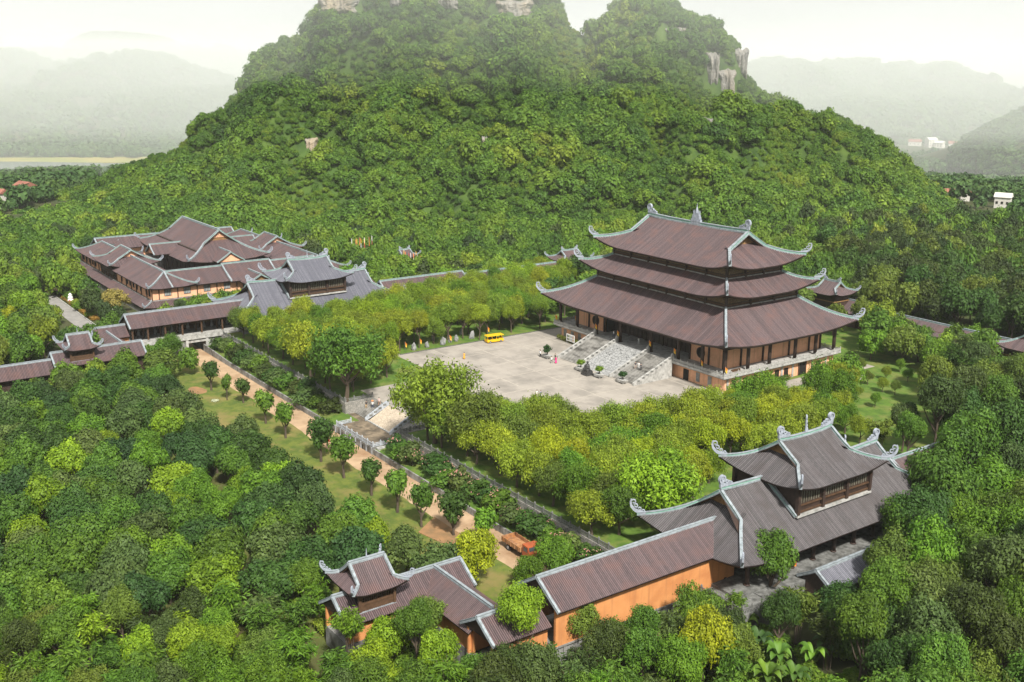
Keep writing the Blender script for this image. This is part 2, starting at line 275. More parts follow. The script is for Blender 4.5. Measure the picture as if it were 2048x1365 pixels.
def link(name, data, parent=None, loc=None, rz=None, scale=None):
    o = bpy.data.objects.new(name, data); COL.objects.link(o)
    if parent is not None: o.parent = parent
    if loc is not None: o.location = loc
    if rz is not None: o.rotation_euler = (0, 0, rz)
    if scale is not None: o.scale = scale
    return o
def tag(o, label=None, cat=None, group=None, kind=None):
    if label: o['label'] = label
    if cat: o['category'] = cat
    if group: o['group'] = group
    if kind: o['kind'] = kind
    return o
def thing(name, label, cat, loc=(0, 0, 0), rz=0.0, group=None):
    o = bpy.data.objects.new(name, None); COL.objects.link(o); o.location = loc; o.rotation_euler = (0, 0, rz); o.empty_display_size = 0.5
    return tag(o, label, cat, group)
def np_mesh(name, V, F, mats, attrs=None, midx=None):
    V = np.asarray(V, np.float32); F = np.asarray(F, np.int32); k = F.shape[1]
    me = bpy.data.meshes.new(name); me.vertices.add(len(V)); me.vertices.foreach_set("co", V.ravel())
    me.loops.add(F.size); me.loops.foreach_set("vertex_index", F.ravel())
    me.polygons.add(len(F)); me.polygons.foreach_set("loop_start", np.arange(0, F.size, k, dtype=np.int32))
    if midx is not None: me.polygons.foreach_set("material_index", np.asarray(midx, np.int32))
    for m in (mats if isinstance(mats, (list, tuple)) else [mats]): me.materials.append(M[m] if isinstance(m, str) else m)
    for (an, dom, arr) in (attrs or []):
        a = me.attributes.new(an, 'FLOAT', dom); a.data.foreach_set("value", np.asarray(arr, np.float32))
    me.update(calc_edges=True); return me
def copy_tree(o, parent=None):
    c = o.copy(); COL.objects.link(c)
    if parent is not None: c.parent = parent
    for ch in list(o.children): copy_tree(ch, c)
    return c
# ------------------------------------------------------------------ curved tiled roofs
def curb_prof(w, h):
    return [(w/2, -.3*h), (w/2, .22*h), (.34*w, .28*h), (.34*w, .74*h), (w/2, .8*h), (w/2, h), (-w/2, h), (-w/2, .8*h), (-.34*w, .74*h), (-.34*w, .28*h), (-w/2, .22*h), (-w/2, -.3*h)]
CURB_M = [0, 0, 1, 0, 0, 0, 0, 0, 1, 0, 0, 0]
def curb(parent, name, pts, w, h, mats=('ridge', 'ridge_green')):
    mb = MB(); mb.sweep(pts, curb_prof(w, h), CURB_M); return mb.obj(name, list(mats), parent)
def ring(mb, cx, cz, r, w, t, n=14, a0=0.0, a1=2*math.pi, r1=None):
    r1 = r if r1 is None else r1; vs = []; full = abs(a1 - a0 - 2*math.pi) < 1e-4 and r1 == r
    for i in range(n + 1):
        f = i / n; a = a0 + (a1 - a0) * f; rr = r + (r1 - r) * f
        for (q, y) in ((rr + w/2, -t), (rr + w/2, t), (rr - w/2, t), (rr - w/2, -t)): vs.append((cx + q * math.cos(a), y, cz + q * math.sin(a)))
    fs = [(i*4+k, i*4+(k+1) % 4, i*4+4+(k+1) % 4, i*4+4+k) for i in range(n) for k in range(4)]
    if not full: fs += [(3, 2, 1, 0), (n*4, n*4+1, n*4+2, n*4+3)]
    mb.add(vs, fs)
def _tip():
    mb = MB()                                        # swept horn with openwork cloud scrolls; x points outward
    pts = [(-0.9, 0, 0.02), (-0.3, 0, 0.10), (0.25, 0, 0.32), (0.62, 0, 0.72), (0.74, 0, 1.2), (0.66, 0, 1.55)]
    for i in range(len(pts) - 1):
        a, b = pts[i], pts[i + 1]; w0, w1 = .20 - .025*i, .20 - .025*(i + 1)
        d = Vector((b[0]-a[0], 0, b[2]-a[2])).normalized(); nrm = Vector((-d.z, 0, d.x))
        A = Vector(a); B = Vector(b); t = .13 - .012*i
        mb.add([tuple(A + nrm*w0 + Vector((0, -t, 0))), tuple(A - nrm*w0 + Vector((0, -t, 0))), tuple(A - nrm*w0 + Vector((0, t, 0))), tuple(A + nrm*w0 + Vector((0, t, 0))),
                tuple(B + nrm*w1 + Vector((0, -t, 0))), tuple(B - nrm*w1 + Vector((0, -t, 0))), tuple(B - nrm*w1 + Vector((0, t, 0))), tuple(B + nrm*w1 + Vector((0, t, 0)))],
               [(0, 1, 5, 4), (1, 2, 6, 5), (2, 3, 7, 6), (3, 0, 4, 7), (0, 3, 2, 1), (4, 5, 6, 7)])
    ring(mb, 0.40, 1.28, .27, .10, .08, a0=0, a1=5.6, r1=.13); ring(mb, 0.16, .82, .24, .10, .08, a0=.5, a1=6.2, r1=.12)
    ring(mb, -0.26, .48, .20, .09, .08, a0=.3, a1=6.0, r1=.10); ring(mb, -0.64, .28, .15, .08, .08)
    return mb.mesh("finial_tip", ['finial'])
def _end():
    mb = MB()                                        # ridge end: one large scroll disc with a tail of smaller ones
    ring(mb, 0.0, 0.95, .55, .20, .17, 20, -1.9, 5.2, .30); ring(mb, 0.0, .95, .16, .14, .14, 10)
    ring(mb, -.72, .46, .26, .14, .15, 12, .2, 6.2, .14); ring(mb, -1.18, .30, .19, .12, .14, 12, .2, 6.2, .10); ring(mb, -1.55, .18, .13, .10, .12, 10)
    mb.prism([(-1.75, -.12), (.35, -.12), (.40, .52), (-.45, .30), (-1.7, .06)], 'y', -.15, .15)
    return mb.mesh("finial_end", ['finial'])
FIN_TIP, FIN_END = _tip(), _end()
def finial(parent, me, pos, ang, sc):
    o = link('finial', me, parent, pos, ang); o.scale = (sc, sc, sc); return o

def make_roof(parent, hx, hy, ze, H, run=None, g=None, lift=1.0, flare=.4, a=.85, pitch=.4, rib=.07, S=None, rows=8, tile='tile', cw=.55, ch=.55,
              tip=1.0, end=1.0, thick=.28, gable_in=.7, gable=('wood_ochre',), curbm=('ridge', 'ridge_green'), sides=(1, -1), name='roof', soffit_in=None, crest=False, verges=(1, -1), rseg=1):
    """ridge along local x. g = plan inset of the gable (0: plain gable, = run: hip / skirt)"""
    cw *= .78; ch *= .80; tip *= .86; end *= .86
    run = hy if run is None else run; g = 0 if g is None else g; S = S or .8 * min(hx, hy); D = max(run * .9, .01)
    hipped = g > 0
    if not hipped: lift = flare = 0.0
    zz = lambda d: ze + H * (a * (d / run) + (1 - a) * (d / run) ** 2)
    def PT(kind, sg, u, d, h):
        U, W = (hx, hy) if kind == 'f' else (hy, hx)
        u = np.asarray(u, float); d = np.asarray(d, float); s = U - np.abs(u)
        G = np.clip(1 - s / S, 0, 1) ** 2 * np.clip(1 - d / D, 0, 1)
        al = u + np.sign(u) * flare * G; out = sg * (W - d + flare * G); z = zz(d) + lift * G + h
        return np.stack([al, out, z], -1) if kind == 'f' else np.stack([out, al, z], -1)
    V = []; F = []; RB = []; PN = []; off = 0
    def seg(kind, sg, u0, u1, dm, n_rows):
        nonlocal off
        if u1 - u0 < .05: return
        n = max(1, round((u1 - u0) / pitch)); p = (u1 - u0) / n
        us, hs, rb, pn = [], [], [], []
        for i in range(n):
            r = rnd.random()
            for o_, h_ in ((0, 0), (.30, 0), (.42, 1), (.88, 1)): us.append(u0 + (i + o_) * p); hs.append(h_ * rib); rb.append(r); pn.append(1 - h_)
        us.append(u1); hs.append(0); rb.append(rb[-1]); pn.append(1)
        us = np.array(us); hs = np.array(hs); rb = np.array(rb); pn = np.array(pn); dmx = np.array([dm(x) for x in us])
        t = np.linspace(0, 1, n_rows + 1)
        Ug = np.repeat(us[:, None], n_rows + 1, 1); Dg = dmx[:, None] * t[None, :]; Hg = np.repeat(hs[:, None], n_rows + 1, 1)
        P = PT(kind, sg, Ug, Dg, Hg).reshape(-1, 3); m = n_rows + 1; nc = len(us)
        i, j = np.meshgrid(np.arange(nc - 1), np.arange(n_rows), indexing='ij')
        q = np.stack([i*m+j, (i+1)*m+j, (i+1)*m+j+1, i*m+j+1], -1).reshape(-1, 4) + off
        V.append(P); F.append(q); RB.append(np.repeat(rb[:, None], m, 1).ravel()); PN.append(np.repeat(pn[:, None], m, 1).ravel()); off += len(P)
    gx = hx - g; skirt = run < hy - 1e-6 and hipped
    for sg in (-1, 1):
        if hipped:
            seg('f', sg, -hx, -gx, lambda x: max(hx - abs(x), 0), max(3, rows // 2)); seg('f', sg, gx, hx, lambda x: max(hx - abs(x), 0), max(3, rows // 2))
        seg('f', sg, -gx, gx, lambda x: run, rows)
    if hipped:
        gi = min(g + (gable_in if not skirt and g < run else 0), run)
        for sg in (-1, 1):
            gy = hy - g
            seg('s', sg, -hy, -gy, lambda y: max(hy - abs(y), 0), max(3, rows // 2)); seg('s', sg, gy, hy, lambda y: max(hy - abs(y), 0), max(3, rows // 2))
            seg('s', sg, -gy, gy, lambda y: gi, max(3, rows // 2))
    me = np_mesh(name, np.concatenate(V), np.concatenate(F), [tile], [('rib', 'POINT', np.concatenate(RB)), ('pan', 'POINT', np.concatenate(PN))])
    root = link(name, me, parent)
    # underside and fascia: one dark timber skin below the tiles
    Vs = []; Fs = []; o2 = 0
    sd = soffit_in if soffit_in is not None else run
    for kind, U in (('f', hx), ('s', hy)):
        if kind == 's' and not hipped: continue
        for sg in (-1, 1):
            us = np.linspace(-U, U, 25); lim = sd if kind == 'f' else (min(g, sd))
            dm = np.minimum(lim, U - np.abs(us)) if hipped else np.full(25, float(lim)); dm = np.maximum(dm, 0)
            if kind == 'f' and hipped and g < run: dm = np.where(np.abs(us) <= gx, lim, dm)
            A = PT(kind, sg, us, np.zeros(25), -.02); B = PT(kind, sg, us, np.minimum(dm, .05), -thick); C = PT(kind, sg, us, dm * .5, -thick); E = PT(kind, sg, us, dm, -thick)
            P = np.stack([A, B, C, E], 1).reshape(-1, 3); i, j = np.meshgrid(np.arange(24), np.arange(3), indexing='ij')
            Fs.append(np.stack([i*4+j, i*4+j+1, (i+1)*4+j+1, (i+1)*4+j], -1).reshape(-1, 4) + o2); Vs.append(P); o2 += len(P)
    link('soffit', np_mesh('soffit', np.concatenate(Vs), np.concatenate(Fs), ['wood']), root)
    # ridges
    if not skirt and gx > .2:
        zr = float(zz(run)); n = 9 if rseg == 1 else rseg; up = .35 if end and hipped else 0.0
        curb(root, 'ridge', [(x, 0, zr + up * (abs(x) / gx) ** 3) for x in np.linspace(-gx - .1, gx + .1, n)], cw * 1.05, ch * 1.1, curbm)
        if end:
            for sx in (1, -1):
                if sx in verges: finial(root, FIN_END, (sx * (gx - .2), 0, zr + ch * 1.0 + up), 0 if sx > 0 else math.pi, end)
    for sx in (1, -1):
        if sx not in verges: continue
        for sy in (1, -1):
            pts = []
            if hipped:
                dd = np.linspace(0, g, 8); q = PT('f', sy, sx * (hx - dd), dd, 0.0); pts += [tuple(p) for p in q]
            if not skirt and g < run - 1e-6:
                dd = np.linspace(g, run, 5 if hipped else 4)[1 if hipped else 0:]
                pts += [tuple(p) for p in PT('f', sy, np.full(len(dd), sx * gx), dd, 0.0)]
            curb(root, 'hip_ridge' if hipped else 'verge', pts, cw, ch * .9, curbm)
            if hipped and tip:
                p0, p1 = Vector(pts[0]), Vector(pts[1]); d = p0 - p1
                finial(root, FIN_TIP, tuple(p0 + Vector((0, 0, ch * .55))), math.atan2(d.y, d.x), tip)
        if not skirt and g < run - .3 and gable:
            dd = np.linspace(g, run, 7); X = sx * (gx - gable_in)
            poly = [(float(hy - d), float(zz(d) - .1)) for d in dd] + [(-float(hy - d), float(zz(d) - .1)) for d in dd[::-1][1:]]
            mb = MB(); mb.prism(poly, 'x', X - .12, X + .12); mb.obj('gable', [gable[0]], root)
            if hipped:
                mb = MB(); b0 = float(hy - g)
                for sy in (1, -1):
                    for k in range(6):
                        d0, d1 = dd[k], dd[k+1]
                        mb.prism([(sy*(hy-d0), zz(d0)-.05), (sy*(hy-d1), zz(d1)-.05), (sy*(hy-d1), zz(d1)-.05-.7*cw), (sy*(hy-d0), zz(d0)-.05-.7*cw)], 'x', sx*gx - .06, sx*gx + .06)
                mb.obj('bargeboard', ['wood_brown'], root)
    if crest:
        mb = MB(); zr = float(zz(run)) + ch
        mb.box(-1.7, 1.7, -.35, .35, zr - .9, zr + .7); mb.box(-1.3, 1.3, -.3, .3, zr + .7, zr + 1.7); mb.box(-.9, .9, -.25, .25, zr + 1.7, zr + 2.3)
        for x, h0, h1, w in ((-1.45, .7, 1.5, .22), (1.45, .7, 1.5, .22), (-1.05, 1.7, 3.1, .24), (1.05, 1.7, 3.1, .24), (-.5, 2.3, 3.1, .2), (.5, 2.3, 3.1, .2)):
            mb.tube([(x, 0, zr + h0), (x * 1.04, 0, zr + (h0 + h1) / 2), (x, 0, zr + h1)], [w, w * .75, .03], 6)
        mb.tube([(0, 0, zr + 2.3), (0, 0, zr + 3.3), (0, 0, zr + 3.9), (0, 0, zr + 5.0)], [.38, .28, .12, .02], 8)
        mb.obj('crest', ['finial'], root)
    return root

def lattice(parent, axis, fixed, u0, u1, z0, z1, sgn, n, mats=('wood_brown', 'wood_ochre'), name='lattice_window', t=.10):
    """a timber frame with upright slats standing proud of the wall at y=fixed (axis 'x') or x=fixed (axis 'y')"""
    mb = MB(); o = sgn * t
    def bx(a, b, c, d, p, q, m):
        lo, hi = sorted((fixed + sgn*p, fixed + sgn*q))
        if axis == 'x': mb.box(a, b, lo, hi, c, d, m)
        else: mb.box(lo, hi, a, b, c, d, m)
    w = .09
    bx(u0, u1, z0, z0 + w, .01, t, 0); bx(u0, u1, z1 - w, z1, .01, t, 0); bx(u0, u0 + w, z0 + w, z1 - w, .01, t, 0); bx(u1 - w, u1, z0 + w, z1 - w, .01, t, 0)
    for k in range(n):
        c = u0 + w + (u1 - u0 - 2*w) * (k + .5) / n; sw = min(.06, (u1 - u0) / n * .17); bx(c - sw, c + sw, z0 + w, z1 - w, .015, t*.8, 1)
    return mb.obj(name, list(mats), parent)
def window(parent, axis, fixed, u0, u1, z0, z1, sgn, pane='glass', frame='wood', name='window', mull=2):
    mb = MB(); w = .12
    def bx(m_, a, b, c, d, p, q):
        lo, hi = sorted((fixed + sgn*p, fixed + sgn*q))
        if axis == 'x': m_.box(a, b, lo, hi, c, d)
        else: m_.box(lo, hi, a, b, c, d)
    bx(mb, u0, u1, z0, z0 + w, .005, .14); bx(mb, u0, u1, z1 - w, z1, .005, .14); bx(mb, u0, u0 + w, z0 + w, z1 - w, .005, .14); bx(mb, u1 - w, u1, z0 + w, z1 - w, .005, .14)
    for k in range(1, mull):
        c = u0 + (u1 - u0) * k / mull; bx(mb, c - .05, c + .05, z0 + w, z1 - w, .03, .12)
    zc = z0 + (z1 - z0) * .68; bx(mb, u0 + w, u1 - w, zc - .05, zc + .05, .04, .11)
    f = mb.obj(name, [frame], parent); p = MB(); bx(p, u0 + w*.5, u1 - w*.5, z0 + w*.5, z1 - w*.5, .004, .035); p.obj('pane', [pane], f); return f
POST_MESH = None
def post_mesh():
    global POST_MESH
    if POST_MESH is None:
        mb = MB(); mb.box(-.12, .12, -.12, .12, 0, 1.0); mb.box(-.16, .16, -.16, .16, 1.0, 1.06); mb.lathe([(.10, 0), (.14, .07), (.13, .16), (.05, .26)], 8, 0, (0, 0, 1.06)); POST_MESH = mb.mesh('post', ['stone'])
    return POST_MESH
_panel = {}
def panel_mesh(L, mat='stone'):
    k = (round(L, 2), mat)
    if k not in _panel:
        mb = MB(); L = k[0]; mb.box(-L/2, L/2, -.07, .07, .74, .88); mb.box(-L/2, L/2, -.05, .05, .08, .20); n = max(2, int(L / .55))
        for i in range(n + 1):
            x = -L/2 + L * i / n; mb.box(max(x - .09, -L/2), min(x + .09, L/2), -.045, .045, .20, .74)
        mb.box(-L/2, L/2, -.025, .025, .34, .60); _panel[k] = mb.mesh('rail_panel', [mat])
    return _panel[k]
def balustrade(parent, p0, p1, step=2.4, mat='stone', first=True, last=True, sc=1.0):
    p0 = Vector(p0); p1 = Vector(p1); d = p1 - p0; L = d.length; n = max(1, round(L / step)); st = L / n; ang = math.atan2(d.y, d.x); slope = math.atan2(d.z, math.hypot(d.x, d.y))
    for i in range(n + 1):
        if (i == 0 and not first) or (i == n and not last): continue
        q = link('post', post_mesh(), parent, tuple(p0 + d * (i / n)), ang); q.scale = (sc, sc, sc)
        q.data.materials[0] = M['stone']
        if mat != 'stone': q.material_slots[0].link = 'OBJECT'; q.material_slots[0].material = M[mat]
    for i in range(n):
        q = link('rail_panel', panel_mesh(st / sc - .24, mat), parent, tuple(p0 + d * ((i + .5) / n))); q.rotation_euler = (0, -slope, ang); q.scale = (sc, sc, sc)
# ------------------------------------------------------------------ land: ground sheet, court, lane, hills
FW = Vector((-0.81219, 0.58339, 0)); RT = Vector((0.58339, 0.81219, 0)); C0 = Vector((CAM_LOC[0], CAM_LOC[1], 0))
def uv_of(x, y):
    dx = x - CAM_LOC[0]; dy = y - CAM_LOC[1]; return dx * RT.x + dy * RT.y, dx * FW.x + dy * FW.y
def sstep(a, b, x): t = np.clip((x - a) / (b - a), 0, 1); return t * t * (3 - 2 * t)
def ground_z(x, y):
    x = np.asarray(x, float); y = np.asarray(y, float)
    r = np.hypot(x + 30, y + 40); z = -5.0 - 50.0 * sstep(400, 1100, r)
    z = z + 4.5 * sstep(66, 110, y) * (1 - sstep(330, 560, r)) + 8.0 * sstep(107, 136, x) * sstep(-88, -52, y) * (1 - sstep(60, 120, y))      # rises behind the rear gallery
    return z
def fbm(x, y, sc, octv=4, seed=0.0):
    out = np.zeros(np.shape(x)); amp = 1.0; f = sc; tot = 0
    xs = np.asarray(x).ravel(); ys = np.asarray(y).ravel()
    for o in range(octv):
        v = np.array([mnoise.noise((a * f, b * f, seed + 7.3 * o)) for a, b in zip(xs, ys)]).reshape(np.shape(x)); out += amp * v; tot += amp; amp *= .5; f *= 2.1
    return out / tot
def grid_mesh(name, X, Y, Z, mat):
    n, m = X.shape; i, j = np.meshgrid(np.arange(n - 1), np.arange(m - 1), indexing='ij')
    F = np.stack([i*m+j, (i+1)*m+j, (i+1)*m+j+1, i*m+j+1], -1).reshape(-1, 4)
    me = np_mesh(name, np.stack([X, Y, Z], -1).reshape(-1, 3), F, [mat]); me.shade_smooth(); return link(name, me)
t = np.linspace(-1, 1, 131); ax = np.sign(t) * (np.abs(t) * 160 + np.abs(t) ** 4 * 10000)
gx_, gy_ = np.meshgrid(ax, ax - 40, indexing='ij'); gz_ = ground_z(gx_, gy_)
tag(grid_mesh('ground', gx_, gy_, gz_, 'ground'), 'dark leafy forest floor and valley land under the trees', kind='structure')
def slab(name, poly, z0, z1, mat, label=None):
    mb = MB(); mb.prism(poly, 'z', z0, z1); o = mb.obj(name, [mat]); return tag(o, label, kind='structure')
def rect(x0, x1, y0, y1): return [(x0, y0), (x1, y0), (x1, y1), (x0, y1)]
# temple court: lawns either side of the paved plaza, a retaining edge toward the lane
slab('court_lawn', [(-89, -97.6), (-13.4, -97.6), (-13.4, -90.4), (13.4, -90.4), (13.4, -97.6), (89, -97.6), (89, 66), (-89, 66)], -6, -0.02, 'grass_bright', 'bright lawn around the paved temple plaza')
PLX0, PLX1, PLY0, PLY1 = -41.0, 41.0, -90.4, -12.0
PLAZA = [(-41, -68), (-19, -68), (-19, -90.4), (15, -90.4), (15, -66), (41, -66), (41, -12), (-41, -12)]
pl = slab('plaza', PLAZA, -0.3, 0.035, 'plaza_line', 'pale stone plaza in front of the three tiered hall')
_ps = {}
xs_ = np.array([-41, -30, -19, -8.5, 2.5, 15, 28, 41.0]); ys_ = np.array([-90.4, -79, -68, -57, -46, -34.5, -23, -12.0])
for i in range(7):
    for j in range(7):
        if j < 2 and not 2 <= i <= 4: continue
        x0, x1, y0, y1 = xs_[i] + .14, xs_[i+1] - .14, ys_[j] + .14, ys_[j+1] - .14
        if i >= 5 and j == 2: y0 += 2
        for a in range(2):
            for b in range(2):
                w, h = (x1 - x0) / 2 - .03, (y1 - y0) / 2 - .03; k = (round(w, 2), round(h, 2))
                if k not in _ps: mb = MB(); mb.box(-w/2, w/2, -h/2, h/2, -.02, .012); _ps[k] = mb.mesh('paving_panel', ['plaza'])
                link('paving_panel', _ps[k], pl, (x0 + (x1 - x0) * (a + .5) / 2, y0 + (y1 - y0) * (b + .5) / 2, .04 + .002 * ((i * 7 + j * 3 + a + 2 * b) % 3)))
mb = MB(); mb.box(-41.45, -41.05, -66.5, -12, -.3, .16); mb.box(41.05, 41.45, -66, -12, -.3, .16); mb.box(-52, -41.05, -66.7, -66.5, -.3, .16); tag(mb.obj('kerb', ['kerb']), 'dark stone kerb along the plaza lawn', kind='structure')
slab('path', rect(-52, -41.05, -74, -66.75), -.3, .02, 'plaza', 'paved path branching off the plaza beside the lawn with rocks')
slab('side_path', [(33.2, -12), (37.5, -12), (37.5, 30), (33.2, 30)], -.3, .03, 'plaza', 'pale paved path along the end of the hall')
slab('side_path', rect(37.5, 43, 8, 21), -.3, .026, 'plaza', 'pale paved yard off the end of the hall')
# planted bank between the court wall and the lane wall
def bank(x0, x1):
    mb = MB(); mb.prism([(-97.5, -2.6), (-102.95, -3.15), (-102.95, -6), (-97.5, -6)], 'x', x0, x1)
    tag(mb.obj('bank', ['grass_bright']), 'grassy planted bank between the court wall and the lane wall', kind='structure')
bank(-90, -6.6); bank(10.6, 90)
xs = np.linspace(-130, 101, 120); ed = -109.9 + np.array([.8 * mnoise.noise((x * .09, 3.1, 0)) + .5 * mnoise.noise((x * .31, 9, 0)) for x in xs])
X = np.stack([xs] * 6, 1); Y = np.stack([-103.3 * np.ones(120) + (ed + 103.3) * k / 5 for k in range(6)], 1)
Z = -4.22 + .05 * np.array([[mnoise.noise((a * .4, b * .6, 2)) for a, b in zip(r1, r2)] for r1, r2 in zip(X, Y)]); Z[:, 5] = -4.5
tag(grid_mesh('lane', X, Y, Z, 'lane'), 'sandy lane running below the retaining wall', kind='structure')
ed2 = -127 + np.array([4 * mnoise.noise((x * .05, 1.7, 4)) for x in xs])
Y = np.stack([ed + .35 + (ed2 - ed) * k / 7 for k in range(8)], 1); X = np.stack([xs] * 8, 1)
Z = -4.36 - .25 * np.array([[k / 7 + .25 * mnoise.noise((a * .2, b * .3, 5)) for k, (a, b) in enumerate(zip(r1, r2))] for r1, r2 in zip(X, Y)])
tag(grid_mesh('lawn_strip', X, Y, Z, 'grass'), 'sunlit grass strip between the sandy lane and the grove', kind='structure')
GV = np.meshgrid(np.linspace(-75, 92, 60), np.linspace(-200, -121, 30), indexing='ij')
tag(grid_mesh('grove_floor', GV[0], GV[1], -4.75 + .15 * fbm(GV[0], GV[1], .05, 2), 'grove_floor'), 'grass and bare earth under the grove trees', kind='structure')
mb = MB(); mb.lathe([(3.0, 0), (2.6, .05), (1.2, .09), (.1, .1)], 14, 0, (-55, -117.5, -4.52), 1.3, .8); tag(mb.obj('soil_patch', ['soil']), 'orange bare soil patch on the lawn near the underpass', kind='structure')
mb = MB(); mb.prism([(45, -109.2), (49, -115), (55, -114), (60, -109.3)], 'z', -4.6, -4.33); tag(mb.obj('soil_patch', ['soil']), 'orange bare soil at the lane edge near the truck', kind='structure')
slab('access_road', rect(-192, -104, -124.9, -119.8), -5.4, -4.93, 'asphalt', 'grey access road left of the low gallery')
mb = MB(); mb.box(-192, -104, -119.75, -119.4, -5.4, -4.78); tag(mb.obj('kerb', ['stone']), 'pale kerb along the access road', kind='structure')
slab('outer_yard', rect(103.7, 105.4, -88.9, -40), -6, -.25, 'stone_dark', 'grey paved yard beside the near gatehouse')
# ------------------------------------------------------------------ hills
def hill_from_sil(name, sil, v0, vf, back, mat, label, nu=240, nv=110, amp=5.0, seed=0.0, p=1.15, mix=.55, squeeze=0.0, base=-20, steps=True):
    """a hill whose skyline is the silhouette (u, z at depth v0); foot at depth vf in front, falls away behind"""
    su = np.array([s[0] for s in sil], float); sz = np.array([s[1] for s in sil], float)
    u = np.linspace(su[0], su[-1], nu); v = np.concatenate([np.linspace(vf, v0, int(nv * .72)), np.linspace(v0, v0 + back, nv - int(nv * .72) + 1)[1:]])
    U, V = np.meshgrid(u, v, indexing='ij'); S = np.interp(U * (1 + squeeze * np.maximum(v0 / V - 1, 0)), su, sz)
    tf = np.clip((V - vf) / (v0 - vf), 0, 1); tb = np.clip((V - v0) / back, 0, 1)
    prof = np.where(V <= v0, mix * tf ** p + (1 - mix) * sstep(.12, .98, tf), (1 - tb) ** 1.5)
    Hh = (S - base) * prof
    n = fbm(U, V, .012, 4, seed); rg_ = 1 - np.abs(fbm(U, V * .45, .016, 3, seed + 40)) * 2.6
    if steps: Hh = Hh + amp * 1.3 * np.clip(Hh / 60, 0, 1) * np.sin(Hh / 13.0 + 3 * n) * (V < v0) * (tf < .93) * .8
    Z = base + Hh + amp * (1.2 * n + 1.9 * (rg_ - .35) * (V < v0) * np.clip(4 * (1 - tf), 0, 1)) * np.clip(Hh / 30, 0, 1) * np.where(V <= v0, 1 - .75 * tf ** 6, .5)
    X = C0.x + U * RT.x + V * FW.x; Y = C0.y + U * RT.y + V * FW.y
    o = grid_mesh(name, X, Y, Z, mat); tag(o, label, kind='structure'); return X, Y, Z, U, V
SIL_M = [(-295, -8.4), (-264, -1.1), (-242, 8.8), (-223, 16.4), (-207, 22.5), (-192, 28.6), (-180, 32.5), (-172, 37.6), (-167, 45.6), (-164, 56.7), (-159, 68.9), (-152, 80.4), (-142, 87.0), (-130, 91.9), (-120, 96.5), (-114, 100.4), (-112, 109.7), (-107, 116.6), (-90, 121.7), (-52, 125.9), (-14, 121.5), (9, 109.2), (21, 101.5), (33, 92.5), (43, 88.5), (50, 90.5), (60, 97.5), (79, 102), (108, 101), (123, 99), (131, 93), (136, 88.3), (140, 80.9), (142, 69.2), (149, 62.0), (165, 52.0), (187, 40.4), (209, 30.3), (228, 20.0), (247, 9.6), (267, -3.9), (286, -14.4), (309, -23.5)]
SIL_M = [(u * .975 + .4, z - 6.0) for u, z in SIL_M]
MT = hill_from_sil('mountain', SIL_M, 660, 470, 130, 'hill_scrub', 'steep forested limestone hill rising behind the temple', nu=300, nv=130, amp=15, squeeze=.55, seed=1.0, base=-6)
SIL_L1 = [(-967, 25.3), (-828, 52.7), (-732, 66.5), (-691, 74.6), (-663, 77.4), (-638, 64.0), (-618, 64.1), (-592, 48.0), (-558, 58.1), (-532, 48.5), (-490, 61.9), (-459, 69.9), (-430, 57.1), (-403, 49.5), (-370, 36.6), (-317, 30.4), (-223, -15.4)]
SIL_L2 = [(-1370, 58.6), (-1161, 80.2), (-1037, 89.1), (-998, 66.5), (-954, 89.7), (-924, 84.0), (-862, 87.4), (-835, 107.5), (-788, 114.7), (-737, 113.1), (-702, 101.6), (-672, 89.9), (-651, 96.0), (-626, 82.3), (-594, 96.5), (-569, 86.7), (-503, 65.4), (-339, 46.6), (-200, 0)]
SIL_R1 = [(200, -10), (252, 28.3), (298, 61.5), (331, 69.5), (358, 64.5), (378, 60.8), (418, 65.7), (445, 66.5), (463, 56.2), (470, 52.3), (486, 59.7), (501, 63.7), (517, 57.9), (540, 62.7), (567, 57.0), (589, 40.8), (615, 21.2), (634, 8.0), (663, -5.1), (698, -14.9)]
SIL_R2 = [(600, -15), (670, 16.7), (903, 24.2), (1019, 39.9), (1076, 47.1), (1147, 40.9), (1250, 55.3), (1368, 44.9), (1605, 24.0)]
SIL_R3 = [(372, -10), (379, 8), (388, 22), (397, 28), (409, 33), (420, 38), (444, 48), (474, 62), (515, 58.8), (559, 39.3), (640, -10)]
def far(sil, k): return [(u * k, 77.7 + (z - 77.7) * k) for u, z in sil]
HL1 = hill_from_sil('hill', far(SIL_L1, 1.9), 2850, 1440, 700, 'ground', 'misty wooded hills beyond the pond on the left', nu=150, nv=70, amp=16, seed=5.0, p=.55, mix=.85, base=-58)
HL2 = hill_from_sil('hill', far(SIL_L2, 2.2), 5060, 3600, 1200, 'ground', 'faint far ridge on the left skyline', nu=150, nv=60, amp=20, seed=9.0, p=.55, mix=.85, base=-58)
HR1 = hill_from_sil('hill', far(SIL_R1, 1.9), 2850, 1750, 700, 'ground', 'misty wooded hills beyond the valley on the right', nu=140, nv=70, amp=13, seed=13.0, p=.55, mix=.85, base=-58)
HR2 = hill_from_sil('hill', far(SIL_R2, 2.0), 5200, 4000, 1200, 'ground', 'palest ridge on the right skyline', nu=110, nv=50, amp=16, seed=17.0, p=.55, mix=.85, base=-58)
HR3 = hill_from_sil('hill', far(SIL_R3, 1.4), 1260, 1060, 300, 'ground', 'wooded hill cut by the right edge', nu=90, nv=60, amp=6, seed=21.0, base=-58)
def UV(u, v): return C0.x + u * RT.x + v * FW.x, C0.y + u * RT.y + v * FW.y
def quad(name, uvs, z, mat, label):
    mb = MB(); mb.prism([UV(*q) for q in uvs], 'z', z - 3, z); tag(mb.obj(name, [mat]), label, kind='structure')
quad('field', [(-760, 1335), (-470, 1350), (-470, 1425), (-620, 1400), (-760, 1385)], -53.9, 'field', 'dry yellow field along the far edge of the pond')
